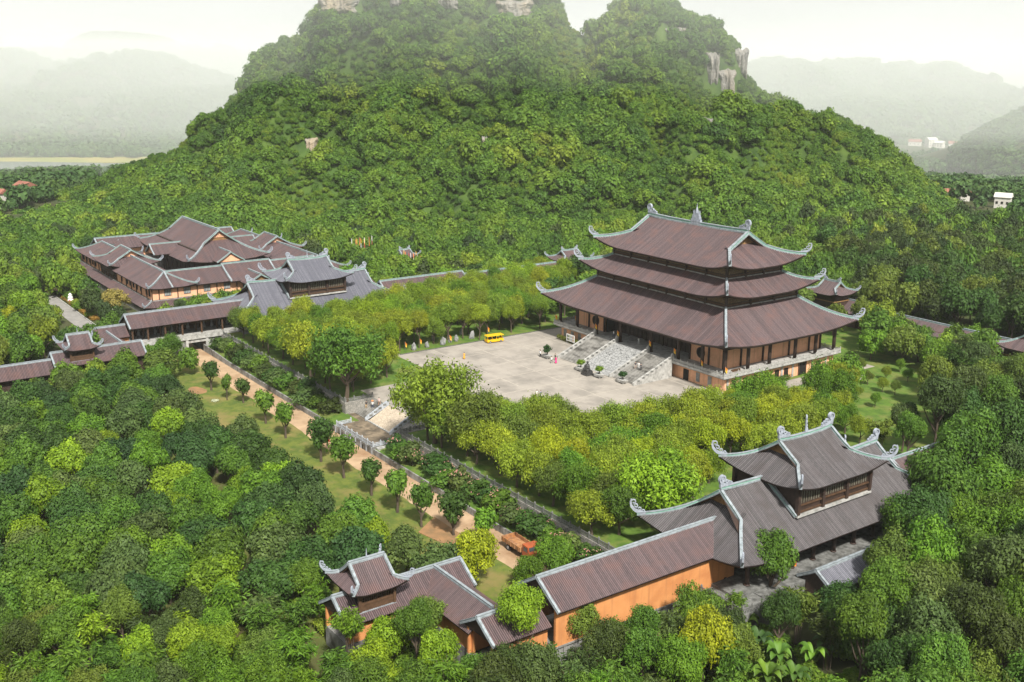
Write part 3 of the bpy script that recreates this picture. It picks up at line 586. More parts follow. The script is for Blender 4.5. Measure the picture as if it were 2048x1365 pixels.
quad('water', [(-760, 1255), (-600, 1240), (-440, 1262), (-440, 1330), (-600, 1345), (-760, 1338)], -53.6, 'water', 'grey pond in the valley at the left')
quad('field', [(430, 1180), (520, 1160), (560, 1215), (440, 1240)], -53.5, 'field', 'yellow green field in the valley at the right')
quad('field', [(300, 860), (380, 850), (400, 910), (330, 930)], -38.0, 'field', 'small yellow field in the right valley nearer the hill')
OPEN_UV = [(-600, 1300, 190, 105), (-294, 640, 14, 40), (-290, 600, 12, 40), (650, 1680, 60, 60), (500, 1200, 70, 45), (350, 890, 60, 45), (272, 600, 14, 30)]
CLIFFS = [(112, 70, 8, 20), (120, 63, 11, 16), (131, 74, 9, 17), (-101, 33, 6, 8), (-95, 104, 22, 12), (-62, 106, 10, 9), (-37, 106, 12, 10), (0, 101, 20, 12), (96, 46, 4, 6), (-14, 36, 3, 7), (88, 90, 16, 7)]
for ci, (u, z, w, h) in enumerate(CLIFFS):
    X, Y, Z, U, V = MT; col = int(np.argmin(np.abs(U[:, 0] - u))); zz_ = Z[col, :90]; js = np.argmax(zz_ > z) if (zz_ > z).any() else 89; v = float(V[col, js]) - 2.0
    n, m = 21, 25; vs = []; fs = []
    for i in range(n):
        for j in range(m):
            a = (i / (n - 1) - .5); b = (j / (m - 1) - .5); e = max(abs(a), abs(b)) * 2
            uu = u + a * w * (1 + .3 * mnoise.noise((ci, b * 4, 1))); vv = v - 3.0 + 7 * e ** 5 + 2.2 * mnoise.noise((uu * .35, z * .1, b * h * .08)) + 1.6 * mnoise.noise((uu * .9, b * h * .16, 3)) + .9 * abs(mnoise.noise((uu * 2.2, b * h * .5, 7))) + .5 * mnoise.noise((uu * 3, b * h * 1.5, 9)); x, y = UV(uu, vv); vs.append((x, y, z + b * h * (1 + .22 * mnoise.noise((ci + 5, a * 4, 2)))))
    fs = [(i*m+j, (i+1)*m+j, (i+1)*m+j+1, i*m+j+1) for i in range(n-1) for j in range(m-1)]
    q = MB(); q.add(vs, fs); tag(q.obj('cliff', ['rock']), 'bare pale limestone face breaking through the forest of the hill', kind='structure')
# ------------------------------------------------------------------ the three tiered hall
FL = 4.5
def build_hall():
    h = thing('temple_hall', 'large three tiered temple hall with brown curved roofs and brick walls above the plaza', 'temple hall', (0, 0, 0))
    # basement and balcony
    mb = MB(); mb.box(-31.5, 31.5, -19.6, 20.4, 0, FL - .5); mb.obj('basement', ['orange'], h)
    mb = MB(); mb.box(-33, 33, -21.5, 21.5, FL - .5, FL); mb.box(-32.4, 32.4, -20.9, 20.9, FL - .9, FL - .5); mb.obj('balcony_floor', ['stone'], h)
    rp = link('balustrade', None, h)
    balustrade(h, (-32.8, -21.3, FL), (-15.6, -21.3, FL), 2.4, 'stone', sc=.86); balustrade(h, (15.6, -21.3, FL), (32.8, -21.3, FL), 2.4, 'stone', sc=.86)
    balustrade(h, (32.8, -21.3, FL), (32.8, 21.3, FL), 2.4, 'stone', first=False, sc=.86); balustrade(h, (-32.8, -21.3, FL), (-32.8, 21.3, FL), 2.4, 'stone', first=False, sc=.86)
    balustrade(h, (-32.8, 21.3, FL), (32.8, 21.3, FL), 2.4, 'stone', first=False, last=False, sc=.86)
    bpy.data.objects.remove(rp)
    for y in (-16.5, -12.5, -9.3, -4.6, -1.2, 2.2, 14.6): window(h, 'y', 31.5, y - .75, y + .75, .7, 2.7, 1, 'black', 'wood', mull=3)
    mb = MB(); mb.box(31.5, 31.6, 7.0, 9.6, .05, 3.1); d = mb.obj('door', ['black'], h)
    for y in (6.9, 9.6): mb = MB(); mb.box(31.5, 31.75, y - .12, y + .12, .03, 3.3); mb.obj('door_post', ['wood_brown'], h)
    for y in (-18.8, -14.5, -6.9, .5, 4.6, 12.0, 17.3): mb = MB(); mb.box(31.5, 31.72, y - .3, y + .3, 0, FL - .9); mb.obj('pilaster', ['stone'], h)
    for x in (-29.8, -26.6, -23.4): window(h, 'x', -19.6, x - .6, x + .6, .6, 2.9, -1, 'glass_pale', 'stone', mull=3)
    for x in (22.6, 26.6): window(h, 'x', -19.6, x - .6, x + .6, .6, 2.9, -1, 'glass_pale', 'stone', mull=3)
    mb = MB(); mb.box(17.6, 19.4, -19.72, -19.6, .03, 2.8); mb.obj('door', ['black'], h)
    # walls of the ground storey: brick with a deep doorway in the middle
    W = MB(); WT = 12.2
    for x0, x1 in ((-28, -16.3), (16.3, 28)): W.box(x0, x1, -16.5, -16.0, FL, WT)
    W.box(27.5, 28, -16.0, 19, FL, WT); W.box(-28, -27.5, -16.0, 19, FL, WT); W.box(-27.5, 27.5, 18.5, 19, FL, WT); W.obj('wall', ['orange'], h)
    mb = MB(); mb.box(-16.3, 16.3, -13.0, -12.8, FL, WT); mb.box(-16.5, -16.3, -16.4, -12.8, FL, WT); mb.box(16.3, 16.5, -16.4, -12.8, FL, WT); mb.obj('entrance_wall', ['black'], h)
    for i in range(20):
        x = -15.6 + i * 1.64; mb = MB(); mb.box(x - .70, x + .70, -13.14, -13.0, FL + .1, FL + 4.6)
        for k in range(4): mb.box(x - .60, x + .60, -13.19, -13.14, FL + .3 + k * 1.05, FL + 1.15 + k * 1.05)
        mb.obj('door_leaf', ['wood'], h)
    for sx in (-1, 1):
        mb = MB(); mb.sweep([(sx * 20.2 + 1.25 * math.cos(a), -16.62, 7.0 + 1.25 * math.sin(a)) for a in np.linspace(0, 2*math.pi, 25)], [(-.12, -.12), (.12, -.12), (.12, .12), (-.12, .12)], 0, up=(0, 1, 0))
        f = mb.obj('round_window', ['wood'], h); q = MB(); q.prism([(sx * 20.2 + 1.2 * math.cos(a), 7.0 + 1.2 * math.sin(a)) for a in np.linspace(0, 2*math.pi, 20)[:-1]], 'y', -16.56, -16.52); q.obj('pane', ['black'], f)
    cm_ = MB(); cm_.cyl(0, 0, 0, 7.4, .46, 12); cm_.cyl(0, 0, 0, .25, .62, 12); cm_ = cm_.mesh('column', ['wood']); cm_.shade_smooth()
    cxs = (-31.6, -24.1, -15.9, -5.9, 5.9, 15.9, 24.1, 31.6); cys = (-12.1, -4.4, 5.0, 12.8, 20.1)
    for x in cxs: link('column', cm_, h, (x, -20.0, FL)); link('column', cm_, h, (x, 20.1, FL))
    for y in cys[:-1]: link('column', cm_, h, (31.6, y, FL)); link('column', cm_, h, (-31.6, y, FL))
    pm = MB(); pm.box(-.2, .2, -.2, .2, 0, 7.6); pm = pm.mesh('post', ['wood'])
    for y in (-10.8, -2.9, 6.8, 14.5, 18.9): link('post', pm, h, (28.15, y, FL)); link('post', pm, h, (-28.15, y, FL))
    for x in (-27.9, -23.0, -16.5, 16.5, 23.0, 27.9): link('post', pm, h, (x, -16.65, FL))
    for x in (-9.8, -3.3, 3.3, 9.8): link('post', pm, h, (x, -13.4, FL))
    mb = MB(); mb.box(-31.9, 31.9, -20.2, -19.8, 10.6, 11.2); mb.box(31.4, 31.8, -19.8, 20, 10.6, 11.2); mb.box(-31.8, -31.4, -19.8, 20, 10.6, 11.2); mb.obj('eaves_beam', ['wood'], h)
    # upper storeys: posts, carved gilt panels, rails
    for (a, b, z0, z1, nx, ny) in ((24.2, 12.9, 17.9, 22.6, 7, 3), (21.1, 9.9, 24.3, 28.9, 6, 3)):
        mb = MB(); mb.box(-a + .3, a - .3, -b + .3, b - .3, z0, z1); mb.obj('storey_core', ['wood'], h)
        mb = MB(); mb.box(-a - .2, a + .2, -b - .2, b + .2, z0 + .35, z0 + .68); mb.obj('sill_band', ['stone'], h)
        mb = MB(); mb.box(-a - .05, a + .05, -b - .05, b + .05, z0 + .95, z0 + 1.35); mb.obj('rail_band', ['wood_brown'], h)
        px = np.linspace(-a, a, nx + 1); py = np.linspace(-b, b, ny + 1); q = MB(); q.box(-.28, .28, -.28, .28, z0 + .5, z1); q = q.mesh('storey_post', ['wood'])
        for x in px: link('storey_post', q, h, (x, -b, 0)); link('storey_post', q, h, (x, b, 0))
        for y in py[1:-1]: link('storey_post', q, h, (a, y, 0)); link('storey_post', q, h, (-a, y, 0))
        def panel(w, d):
            k = MB(); k.box(-w/2, w/2, 0, .12, 0, 1.45, 0)
            for i in range(5): k.ball((-w/2 + w * (i + .5) / 5, 0, .72 + .22 * math.sin(i * 2.1)), w / 9, .10, .38, 8, 0)
            return k.mesh('carved_panel', ['carved'])
        pw = panel(px[1] - px[0] - .7, 0); pv = panel(py[1] - py[0] - .7, 0)
        for i in range(nx):
            c = (px[i] + px[i+1]) / 2
            if not (z0 < 20 and abs(c) < 1): link('carved_panel', pw, h, (c, -b + .12, z0 + 1.55))
            link('carved_panel', pw, h, (c, b - .12, z0 + 1.55), math.pi)
        for i in range(ny):
            c = (py[i] + py[i+1]) / 2; link('carved_panel', pv, h, (a - .12, c, z0 + 1.55), math.pi / 2); link('carved_panel', pv, h, (-a + .12, c, z0 + 1.55), -math.pi / 2)
    mb = MB(); mb.box(-2.9, 2.9, -13.25, -12.75, 19.45, 21.0, 0); mb.box(-2.7, 2.7, -13.30, -13.25, 19.55, 20.9, 1); sg = mb.obj('name_board', ['wood_brown', 'wood'], h)
    fc = bpy.data.curves.new('lettering', 'FONT'); fc.body = "殿寶世三"; fc.size = 1.22; fc.extrude = .03; fc.align_x = 'CENTER'; fc.align_y = 'CENTER'; fc.materials.append(M['yellow_cloth']); fc.space_character = 1.05
    tx = bpy.data.objects.new('lettering', fc); COL.objects.link(tx)
    lm = bpy.data.meshes.new_from_object(tx.evaluated_get(bpy.context.evaluated_depsgraph_get())); bpy.data.objects.remove(tx)
    tx = link('lettering', lm, sg, (0, -13.34, 20.2)); tx.rotation_euler = (R_(90), 0, 0)
    # roofs, lowest first
    make_roof(h, 34.7, 23.4, 11.25, 7.2, run=10.5, g=10.5, lift=1.75, flare=.8, a=.86, pitch=.46, rib=.11, S=15, cw=.75, ch=.85, tip=2.0, thick=.45)
    make_roof(h, 27.5, 16.3, 20.95, 3.9, run=6.4, g=6.4, lift=2.1, flare=.6, a=.86, pitch=.46, rib=.11, S=12, cw=.7, ch=.8, tip=1.9, thick=.4)
    make_roof(h, 25.0, 13.2, 27.4, 7.5, g=6.85, lift=2.0, flare=.6, a=.88, pitch=.46, rib=.11, S=10.5, cw=.9, ch=.95, tip=1.9, end=1.9, thick=.4, gable_in=1.6, gable=('wood_ochre',), crest=True)
    # stairs: two flights of steps either side of a carved ramp
    def flight(x0, x1):
        mb = MB(); mb.prism([(-33.3, 0.03), (-21.52, 0.03), (-21.52, FL - .2), (-21.9, FL - .2)], 'x', x0, x1); s = mb.obj('stairs', ['stone_dark'], h); n = 26
        q = MB(); q.box(x0 + .02, x1 - .02, 0, .40, -.25, .0); q = q.mesh('step', ['step'])
        for i in range(n): link('step', q, s, (0, -33.3 + i * 11.7 / n, .05 + (i + 1) * (FL - .05) / n))
    flight(-14.6, -6.6); flight(6.6, 14.6)
    mb = MB(); mb.prism([(-33.6, .04), (-21.52, .04), (-21.52, FL + .02), (-22.4, FL + .02)], 'x', -5.7, 5.7); rp = mb.obj('carved_ramp', ['ramp'], h)
    for k in range(26):
        r_ = random.Random(k); x = r_.uniform(-4.6, 4.6); t = r_.uniform(.06, .94); y = -33.4 + t * 11.0; z = .06 + t * FL
        q = MB(); ring(q, 0, 0, r_.uniform(.5, .95), .22, .10, 12, r_.uniform(0, 3), r_.uniform(4, 6), .2); o = q.obj('cloud_relief', ['ramp'], rp, (x, y, z)); o.rotation_euler = (R_(90 + 22), 0, r_.uniform(0, 6))
    for x in (-15.0, -6.1, 6.1, 15.0):
        mb = MB(); mb.prism([(-34.0, .03), (-21.3, .03), (-21.3, FL + 1.0), (-22.0, FL + 1.0), (-33.4, 1.0), (-34.0, .8)], 'x', x - .22, x + .22); b_ = mb.obj('stair_balustrade', ['stone'], h)
        q = MB(); q.box(-.3, .3, -.3, .3, 0, 1.35); q.lathe([(.2, 0), (.28, .15), (.24, .34), (.06, .5)], 8, 0, (0, 0, 1.35)); q.obj('newel', ['stone'], b_, (x, -21.2, FL))
        for k in range(8):
            yy = -32.8 + k * 1.45; q = MB(); q.box(x - .235, x + .235, yy, yy + .85, .55 + (yy + 33.4) * .40, 1.0 + (yy + 33.4) * .40)
            q.obj('carved_slot', ['stone_dark'], b_)
    return h
build_hall()

# ------------------------------------------------------------------ gatehouses on the side galleries (mirror pair)
def build_gate(sx, label, tile):
    """ridge along world Y. local x -> +Y, local y -> -X"""
    g = thing('gatehouse', label, 'gatehouse', (sx * 94.4, -68, 0), math.pi / 2)
    mb = MB(); mb.box(-24.5, 24.5, -9.2, 9.2, -6, 0); mb.obj('plinth', ['stone_dark'], g)
    mb = MB(); mb.box(-17, 17, -4.6, 4.6, 0, 8.6); mb.obj('core_wall', ['wood'], g)
    q = MB(); q.cyl(0, 0, 0, 5.4, .36, 10); q.cyl(0, 0, 0, .2, .5, 10); q = q.mesh('column', ['wood']); q.shade_smooth()
    for i in range(9):
        x = -20.4 + i * 5.1
        for y in (-7.4, 7.4): link('column', q, g, (x, y, 0))
    for y in (-3.6, 0, 3.6):
        for x in (-21.5, 21.5): link('column', q, g, (x, y, 0))
    mb = MB(); mb.box(-21, 21, -7.6, -7.2, 4.6, 5.2); mb.box(-21, 21, 7.2, 7.6, 4.6, 5.2); mb.obj('eaves_beam', ['wood'], g)
    make_roof(g, 25.6, 10.7, 4.75, 7.7, g=6.3, lift=1.5, flare=.6, a=.9, pitch=.32, rib=.085, S=8.5, cw=.62, ch=.62, tip=1.75, end=1.5, tile=tile, gable_in=1.2)
    # raised upper storey, 3 bays of lattice windows on the long sides
    a, b = 8.9, 6.7
    mb = MB(); mb.box(-a + .25, a - .25, -b + .25, b - .25, 7.6, 13.0); mb.obj('upper_wall', ['wood'], g)
    mb = MB(); mb.box(-a - .3, a + .3, -b - .35, b + .35, 7.95, 8.35); mb.obj('sill_band', ['stone'], g)
    for s in (-1, 1):
        mb = MB(); mb.box(-a, a, s*b - .12, s*b + .12, 9.7, 9.95); mb.box(-a, a, s*b - .08, s*b + .08, 8.55, 8.9); mb.obj('rail_band', ['wood_brown'], g)
        for k in range(3):
            u0 = -a + .5 + k * (2*a) / 3; lattice(g, 'x', s * (b - .25), u0, u0 + 2*a/3 - 1.0, 10.0, 12.3, s, 8, ('wood', 'lattice'), t=.2)
    q = MB(); q.box(-.3, .3, -.3, .3, 8.3, 13.0); q = q.mesh('upper_post', ['wood'])
    for x in (-a, -a/3, a/3, a):
        for y in (-b, b): link('upper_post', q, g, (x, y, 0))
    for s in (-1, 1): curb(g, 'flashing', [(s * (a + .35), -6.7, 8.1), (s * (a + .35), 0, 12.45)], .5, .42); curb(g, 'flashing', [(s * (a + .35), 6.7, 8.1), (s * (a + .35), 0, 12.45)], .5, .42)
    make_roof(g, 10.6, 8.2, 12.65, 5.25, g=4.2, lift=1.25, flare=.4, a=.85, pitch=.32, rib=.085, S=6.2, cw=.6, ch=.6, tip=1.75, end=1.5, tile=tile, gable_in=1.0)
    for k, z in enumerate((18.4,)): mb = MB(); mb.tube([(0, 0, z), (0, 0, z + .9), (0, 0, z + 2.6)], [.22, .14, .02], 6); mb.obj('spire', ['finial'], g)
    return g
build_gate(1, 'near gatehouse with grey tiled two level roof above the open paved colonnade', 'tile_grey')
build_gate(-1, 'far gatehouse with slate grey two level roof rising behind yellow-green trees', 'tile_slate')

# ------------------------------------------------------------------ galleries (long gabled roofs)
def gallery(name, label, p0, p1, half, ze, zr, tile='tile', curbm=('ridge', 'ridge_grey'), pitch=.32, cw=.5, ch=.5, verges=(1, -1), floor=None, group=None, gable=('wood',), build=None, cat='gallery'):
    p0 = Vector(p0); p1 = Vector(p1); d = p1 - p0; L = d.length; c = (p0 + p1) / 2; rz = math.atan2(d.y, d.x)
    g = thing(name, label, cat, (c.x, c.y, 0), rz, group)
    make_roof(g, L / 2, half, ze, zr - ze, pitch=pitch, rib=.075, cw=cw, ch=ch, tile=tile, curbm=curbm, tip=0, end=0, verges=verges, gable=gable, gable_in=.5, thick=.22, a=.95)
    if build: build(g, L / 2)
    return g
def lower_block(mb, y0, y1, w, z1): mb.box(y0, y1, -w, w, -6, z1)
# right gallery with the orange wall: local x -> +Y, outer (+X) side = local -y
def right_gallery(g, hL):
    mb = MB(); mb.box(-hL + .3, hL, -4.0, -3.6, -.75, 5.35); mb.obj('wall', ['orange_plaster'], g); mb = MB(); mb.box(-hL + .3, hL, 2.6, 3.0, 0, 5.4); mb.obj('wall', ['orange_plaster'], g)
    mb = MB(); y0 = -hL + .3
    mb.box(y0, -2.0, -3.85, 3.9, -6, -.75); mb.box(2.4, hL, -3.85, 3.9, -6, -.75); mb.box(-2.0, 2.4, -3.85, 3.9, -1.6, -.75); mb.box(y0, hL, -4.15, -4.02, -.95, -.7); mb.obj('basement', ['concrete'], g)
    mb = MB(); mb.box(-1.6, .3, -4.0, -3.9, -5, -1.7); mb.box(-1.4, .1, -4.03, -4.0, -4.4, -3.3); mb.box(-1.4, .1, -4.03, -4.0, -3.1, -2.0); mb.obj('gate_leaf', ['stone_cool'], g)
    for x in (4.6, 7.6): lattice(g, 'x', -3.85, x, x + 1.7, -3.9, -1.5, -1, 4, ('black', 'stone_dark'), 'vent_grille')
    mb = MB(); mb.box(5.9, 7.0, -4.2, -4.05, -2.6, -1.1); s = mb.obj('notice_plate', ['white'], g); q = MB(); ring(q, 0, 0, .24, .12, .02, 12); o = q.obj('notice_mark', ['red'], s, (6.45, -4.225, -1.8))
    for x in np.arange(-hL + 2, hL, 3.4): mb = MB(); mb.box(x - .2, x + .2, -4.05, -3.86, -6, -.96); mb.obj('pilaster', ['concrete'], g)
gallery('covered_gallery', 'long gallery with an orange plaster wall leading up to the near gatehouse', (94.4, -122.9, 0), (94.4, -87.6, 0), 5.0, 4.95, 8.15, 'tile', build=right_gallery, verges=(-1,))
mb = MB(); g_ = thing('stone_terrace', 'grey railed stone terrace between the orange wall and the near gatehouse porch', 'terrace', (0, 0, 0))
mb.box(98.7, 107.5, -95.4, -92.55, -6, -.35); mb.box(103.65, 107.5, -92.55, -89, -6, -.35); mb.obj('terrace_body', ['stone_dark'], g_)
balustrade(g_, (98.95, -95.2, -.35), (107.3, -95.2, -.35), 2.2, 'stone_dark'); balustrade(g_, (107.3, -95.2, -.35), (107.3, -89.2, -.35), 2.2, 'stone_dark', first=False)
# left gallery: open colonnade facing the court (+X = local -y)
def left_gallery(g, hL):
    mb = MB(); mb.box(-hL + .4, hL, -4.6, 4.6, -.25, .6); mb.box(-hL + .4, hL, -4.8, 4.8, -.55, -.25); mb.obj('floor_slab', ['stone'], g)
    mb = MB(); mb.box(-hL + .4, -2.5, -4.3, 4.3, -6, -.55); mb.box(3.1, hL, -4.3, 4.3, -6, -.55); mb.box(-2.5, 3.1, -4.3, 4.3, -1.55, -.55); mb.obj('basement', ['concrete'], g)
    for s in (-2.7, 3.1):
        mb = MB(); mb.box(s, s + .7, -4.7, -4.3, -6, -.56); mb.obj('portal_pier', ['stone'], g)
    mb = MB(); mb.box(-2.0, 3.1, -4.62, -4.3, -1.5, -.95); mb.obj('portal_lintel', ['stone'], g)
    mb = MB(); mb.box(3.9, 4.5, -4.45, -4.3, -2.6, -1.5); mb.obj('notice_plate', ['white'], g)
    mb = MB(); mb.box(-hL + .4, hL, 3.3, 3.7, .6, 5.6); mb.obj('back_wall', ['wood_brown'], g)
    for i in range(9):
        x = -hL + 2.2 + i * 3.75; mb = MB(); mb.box(x - 1.2, x + 1.2, 3.15, 3.3, 2.0, 4.2); mb.obj('niche_panel', ['carved'], g)
    q = MB(); q.cyl(0, 0, 0, 4.5, .26, 10); q = q.mesh('column', ['wood_brown'])
    for y in (-122.5, -118.3, -113.5, -108.7, -103.2, -97.1, -91.5): link('column', q, g, (y + 105.4, -4.2, .6)); link('column', q, g, (y + 105.4, .4, .6))
    mb = MB(); mb.box(-hL + .4, hL, -4.4, -4.0, 4.35, 4.85); mb.obj('eaves_beam', ['wood_brown'], g)
    r = random.Random(3)
    st = MB(); st.lathe([(.55, 0), (.62, .25), (.45, .5), (.5, .8), (.42, 1.3), (.2, 1.5), (.26, 1.7), (.24, 1.95), (.05, 2.1)], 10); st = st.mesh('statue_figure', ['rock_grey'])
    for i in range(14): link('statue_figure', st, g, (-hL + 1.8 + i * 2.35, 2.3, .6), r.uniform(0, 6))
    balustrade(g, (-hL + 2.8, -4.5, .6), (hL - 4, -4.5, .6), 2.6, 'stone', sc=.55)
gallery('covered_gallery', 'open colonnaded gallery bridging the lane underpass left of the court', (-94.4, -123.2, 0), (-94.4, -87.6, 0), 5.0, 4.75, 7.8, 'tile', build=left_gallery, verges=(-1,))
def steps_thing(name, label, x0, x1, y0, y1, z0, z1, n, mat='step', axis='y'):
    t = thing(name, label, 'stairs', (0, 0, 0))
    mb = MB(); p = [(y0, z0 - .2), (y1, z0 - .2), (y1, z1 - .2), (y0, z0)]
    mb.prism(p, 'x' if axis == 'y' else 'y', x0, x1); mb.obj('stair_body', ['stone_dark'], t)
    for i in range(n):
        a = y0 + (y1 - y0) * i / n; b = a + (y1 - y0) / n * .86; lo, hi = min(a, b), max(a, b); zz = z0 + (z1 - z0) * (i + 1) / n; q = MB()
        if axis == 'y': q.box(x0 + .02, x1 - .02, lo, hi, zz - .22, zz)
        else: q.box(lo, hi, x0 + .02, x1 - .02, zz - .22, zz)
        q.obj('step', [mat], t)
    return t
steps_thing('gallery_stairs', 'pale stone steps climbing to the open left gallery', -99, -90, -128, -122.9, -2.2, .6, 13, 'stone')
# stepped-down ends with the small roof towers
def low_walls(half, zt, orange_side, z0=-6):
    def f(g, hL):
        mb = MB(); mb.box(-hL + .4, hL - .1, -half + .9, -half + 1.25, -1.6, zt); mb.obj('wall', ['orange_plaster'], g); mb = MB(); mb.box(-hL + .4, hL - .1, half - 1.25, half - .9, -1.6, zt); mb.obj('wall', ['orange_plaster'], g)
        mb = MB(); mb.box(-hL + .4, hL - .1, -half + .8, half - .8, z0, -1.6); mb.obj('basement', ['concrete'], g)
    return f
def dark_walls(half, zt, z0=-6):
    def f(g, hL):
        mb = MB(); mb.box(-hL + .4, hL - .1, -half + 1.3, half - 1.3, z0, zt); mb.obj('wall', ['wood'], g)
    return f
for s, nm in ((1, 'near'), (-1, 'far')):
    side = 'in front of the orange walled gallery' if s > 0 else 'below the open left gallery'
    gallery('low_gallery', 'short lower tiled roof ' + side, (s * 94.4, -132.8, 0), (s * 94.4, -123.2, 0), 4.0, 2.6, 5.1, build=low_walls(4.0, 2.9, 0), verges=(-1,))
    wz = 4.35
    gallery('low_gallery', ('tiled cross roof from the near tower with an orange wall in the inner corner' if s > 0 else 'tiled cross roof joining the far tower to the left gallery'), (s * 77.2, -128.8, 0), (s * 92.2, -128.8, 0), 4.0, 1.75, wz, build=low_walls(4.0, 2.0, 0), verges=())
    gallery('low_gallery', ('long low roof under the near roof tower' if s > 0 else 'long low roof under the far roof tower'), (s * 76.9, -145.4 if s > 0 else -146.8, 0), (s * 76.9, -124.2, 0), 4.2, 1.6, 4.3 if s > 0 else 4.55, build=low_walls(4.2, 2.0, 0) if s > 0 else dark_walls(4.2, 2.0), verges=(1, -1))
    t = thing('roof_tower', ('near small roof tower with upturned corners above the orange corner wall' if s > 0 else 'far small roof tower with upturned corners at the bend of the left gallery'), 'roof tower', (s * 76.9, -139.9, 0), math.pi / 2)
    a, b = 2.75, 2.85
    mb = MB(); mb.box(-a + .2, a - .2, -b + .2, b - .2, 2.2, 5.9); mb.obj('tower_wall', ['black'], t)  # black colour stands in for the unlit inside behind the window bars
    mb = MB(); mb.box(-a - .2, a + .2, -b - .22, b + .22, 2.0, 2.45); mb.obj('sill_band', ['ridge'], t)
    for q in (-1, 1):
        mb = MB(); mb.box(-a, a, q*b - .1, q*b + .1, 3.35, 3.6); mb.box(-a, a, q*b - .06, q*b + .06, 2.5, 3.3); mb.obj('rail_band', ['wood_brown'], t)
        lattice(t, 'x', q * (b - .2), -a + .3, a - .3, 3.6, 5.5, q, 14, ('wood_brown', 'wood_brown'), t=.15)
        for x in (-a, a): mb = MB(); mb.box(x - .2, x + .2, q*b - .2, q*b + .2, 2.3, 5.9); mb.obj('tower_post', ['wood_brown'], t)
    make_roof(t, 4.1, 4.0, 5.35, 3.3, g=1.35, lift=.75, flare=.3, a=.85, pitch=.30, rib=.08, S=2.6, cw=.5, ch=.5, tip=1.15, end=0, curbm=('ridge', 'ridge_grey'), gable_in=.5, gable=('wood',))
    mb = MB(); mb.tube([(0, 0, 8.6), (0, 0, 9.4), (0, 0, 10.4)], [.16, .1, .02], 6); mb.obj('spire', ['finial'], t)
gallery('low_gallery', 'lowest gallery roof stepping down to the left edge', (-76.9, -172, 0), (-76.9, -146.9, 0), 4.0, .2, 2.9, build=dark_walls(4, .6), verges=(-1,))
# galleries further back along both sides and behind the hall
def back_walls(g, hL):
    mb = MB(); mb.box(-hL + .2, hL - .2, -2.6, 2.6, -5.5, 4.6); mb.obj('wall', ['wood_brown'], g)
GC = ('ridge', 'ridge_green')
for s in (-1, 1):
    w = 'left' if s < 0 else 'right'
    gallery('covered_gallery', f'tiled gallery running back from the {"far" if s < 0 else "near"} gatehouse behind trees', (s * 94.4, -43.6, 0), (s * 94.4, -12.6, 0), 4.6, 5.2, 8.2, curbm=GC, build=back_walls)
    gallery('covered_gallery', f'lower tiled gallery along the {w} side toward the rear corner', (s * 94.4, -12.2, 0), (s * 94.4, 62, 0), 4.4, 4.2, 7.1, curbm=GC, build=back_walls)
gallery('rear_gallery', 'rear gallery roof seen left behind the hall', (-94.4, 62.5, 0), (-9, 62.5, 0), 4.2, 3.4, 6.2, curbm=GC, build=back_walls)
gallery('rear_gallery', 'rear gallery roof running right from behind the hall into the trees', (9, 62.5, 0), (94.4, 62.5, 0), 4.2, 3.4, 6.2, curbm=GC, build=back_walls)
def small_pav(loc, rz, label, hx=5.2, hy=4.6, ze=9.0, H=3.6, low=True):
    t = thing('roof_pavilion', label, 'roof pavilion', loc, rz)
    mb = MB(); mb.box(-hx + 1.6, hx - 1.6, -hy + 1.5, hy - 1.5, -5, ze + .6); mb.obj('pavilion_wall', ['wood'], t)
    mb = MB(); mb.box(-hx + 1.4, hx - 1.4, -hy + 1.3, hy - 1.3, ze - 2.2, ze - 1.9); mb.obj('rail_band', ['wood_ochre'], t)
    make_roof(t, hx, hy, ze, H, g=hy * .5, lift=1.0, flare=.35, pitch=.34, rib=.08, S=3.6, cw=.55, ch=.5, tip=1.0, end=.7, gable_in=.6)
    return t
small_pav((0, 58.5, 0), 0, 'small rear gate pavilion showing past the right eaves of the hall', 5.4, 4.8, 9.6, 3.4)
gallery('rear_gallery', 'short gabled roof below the small rear gate pavilion', (-10, 62.5, 0), (8.9, 62.5, 0), 4.8, 4.4, 7.4, curbm=GC, build=back_walls)
small_pav((-94.4, 33, 0), math.pi / 2, 'small pavilion roof on the left gallery behind the hall eaves', 6.0, 4.8, 7.7, 3.2)
small_pav((66, 58, 0), math.pi / 2, 'small pavilion roof at the right edge among dark trees', 8.6, 7.4, 7.4, 4.6)
gallery('garden_shelter', 'low dark tiled roof below the near gatehouse yard', (107.6, -79.6, 0), (107.6, -62.6, 0), 3.4, .0, 2.1, 'tile_slate', build=dark_walls(3.4, .2), gable=('wood',), cat='shelter')

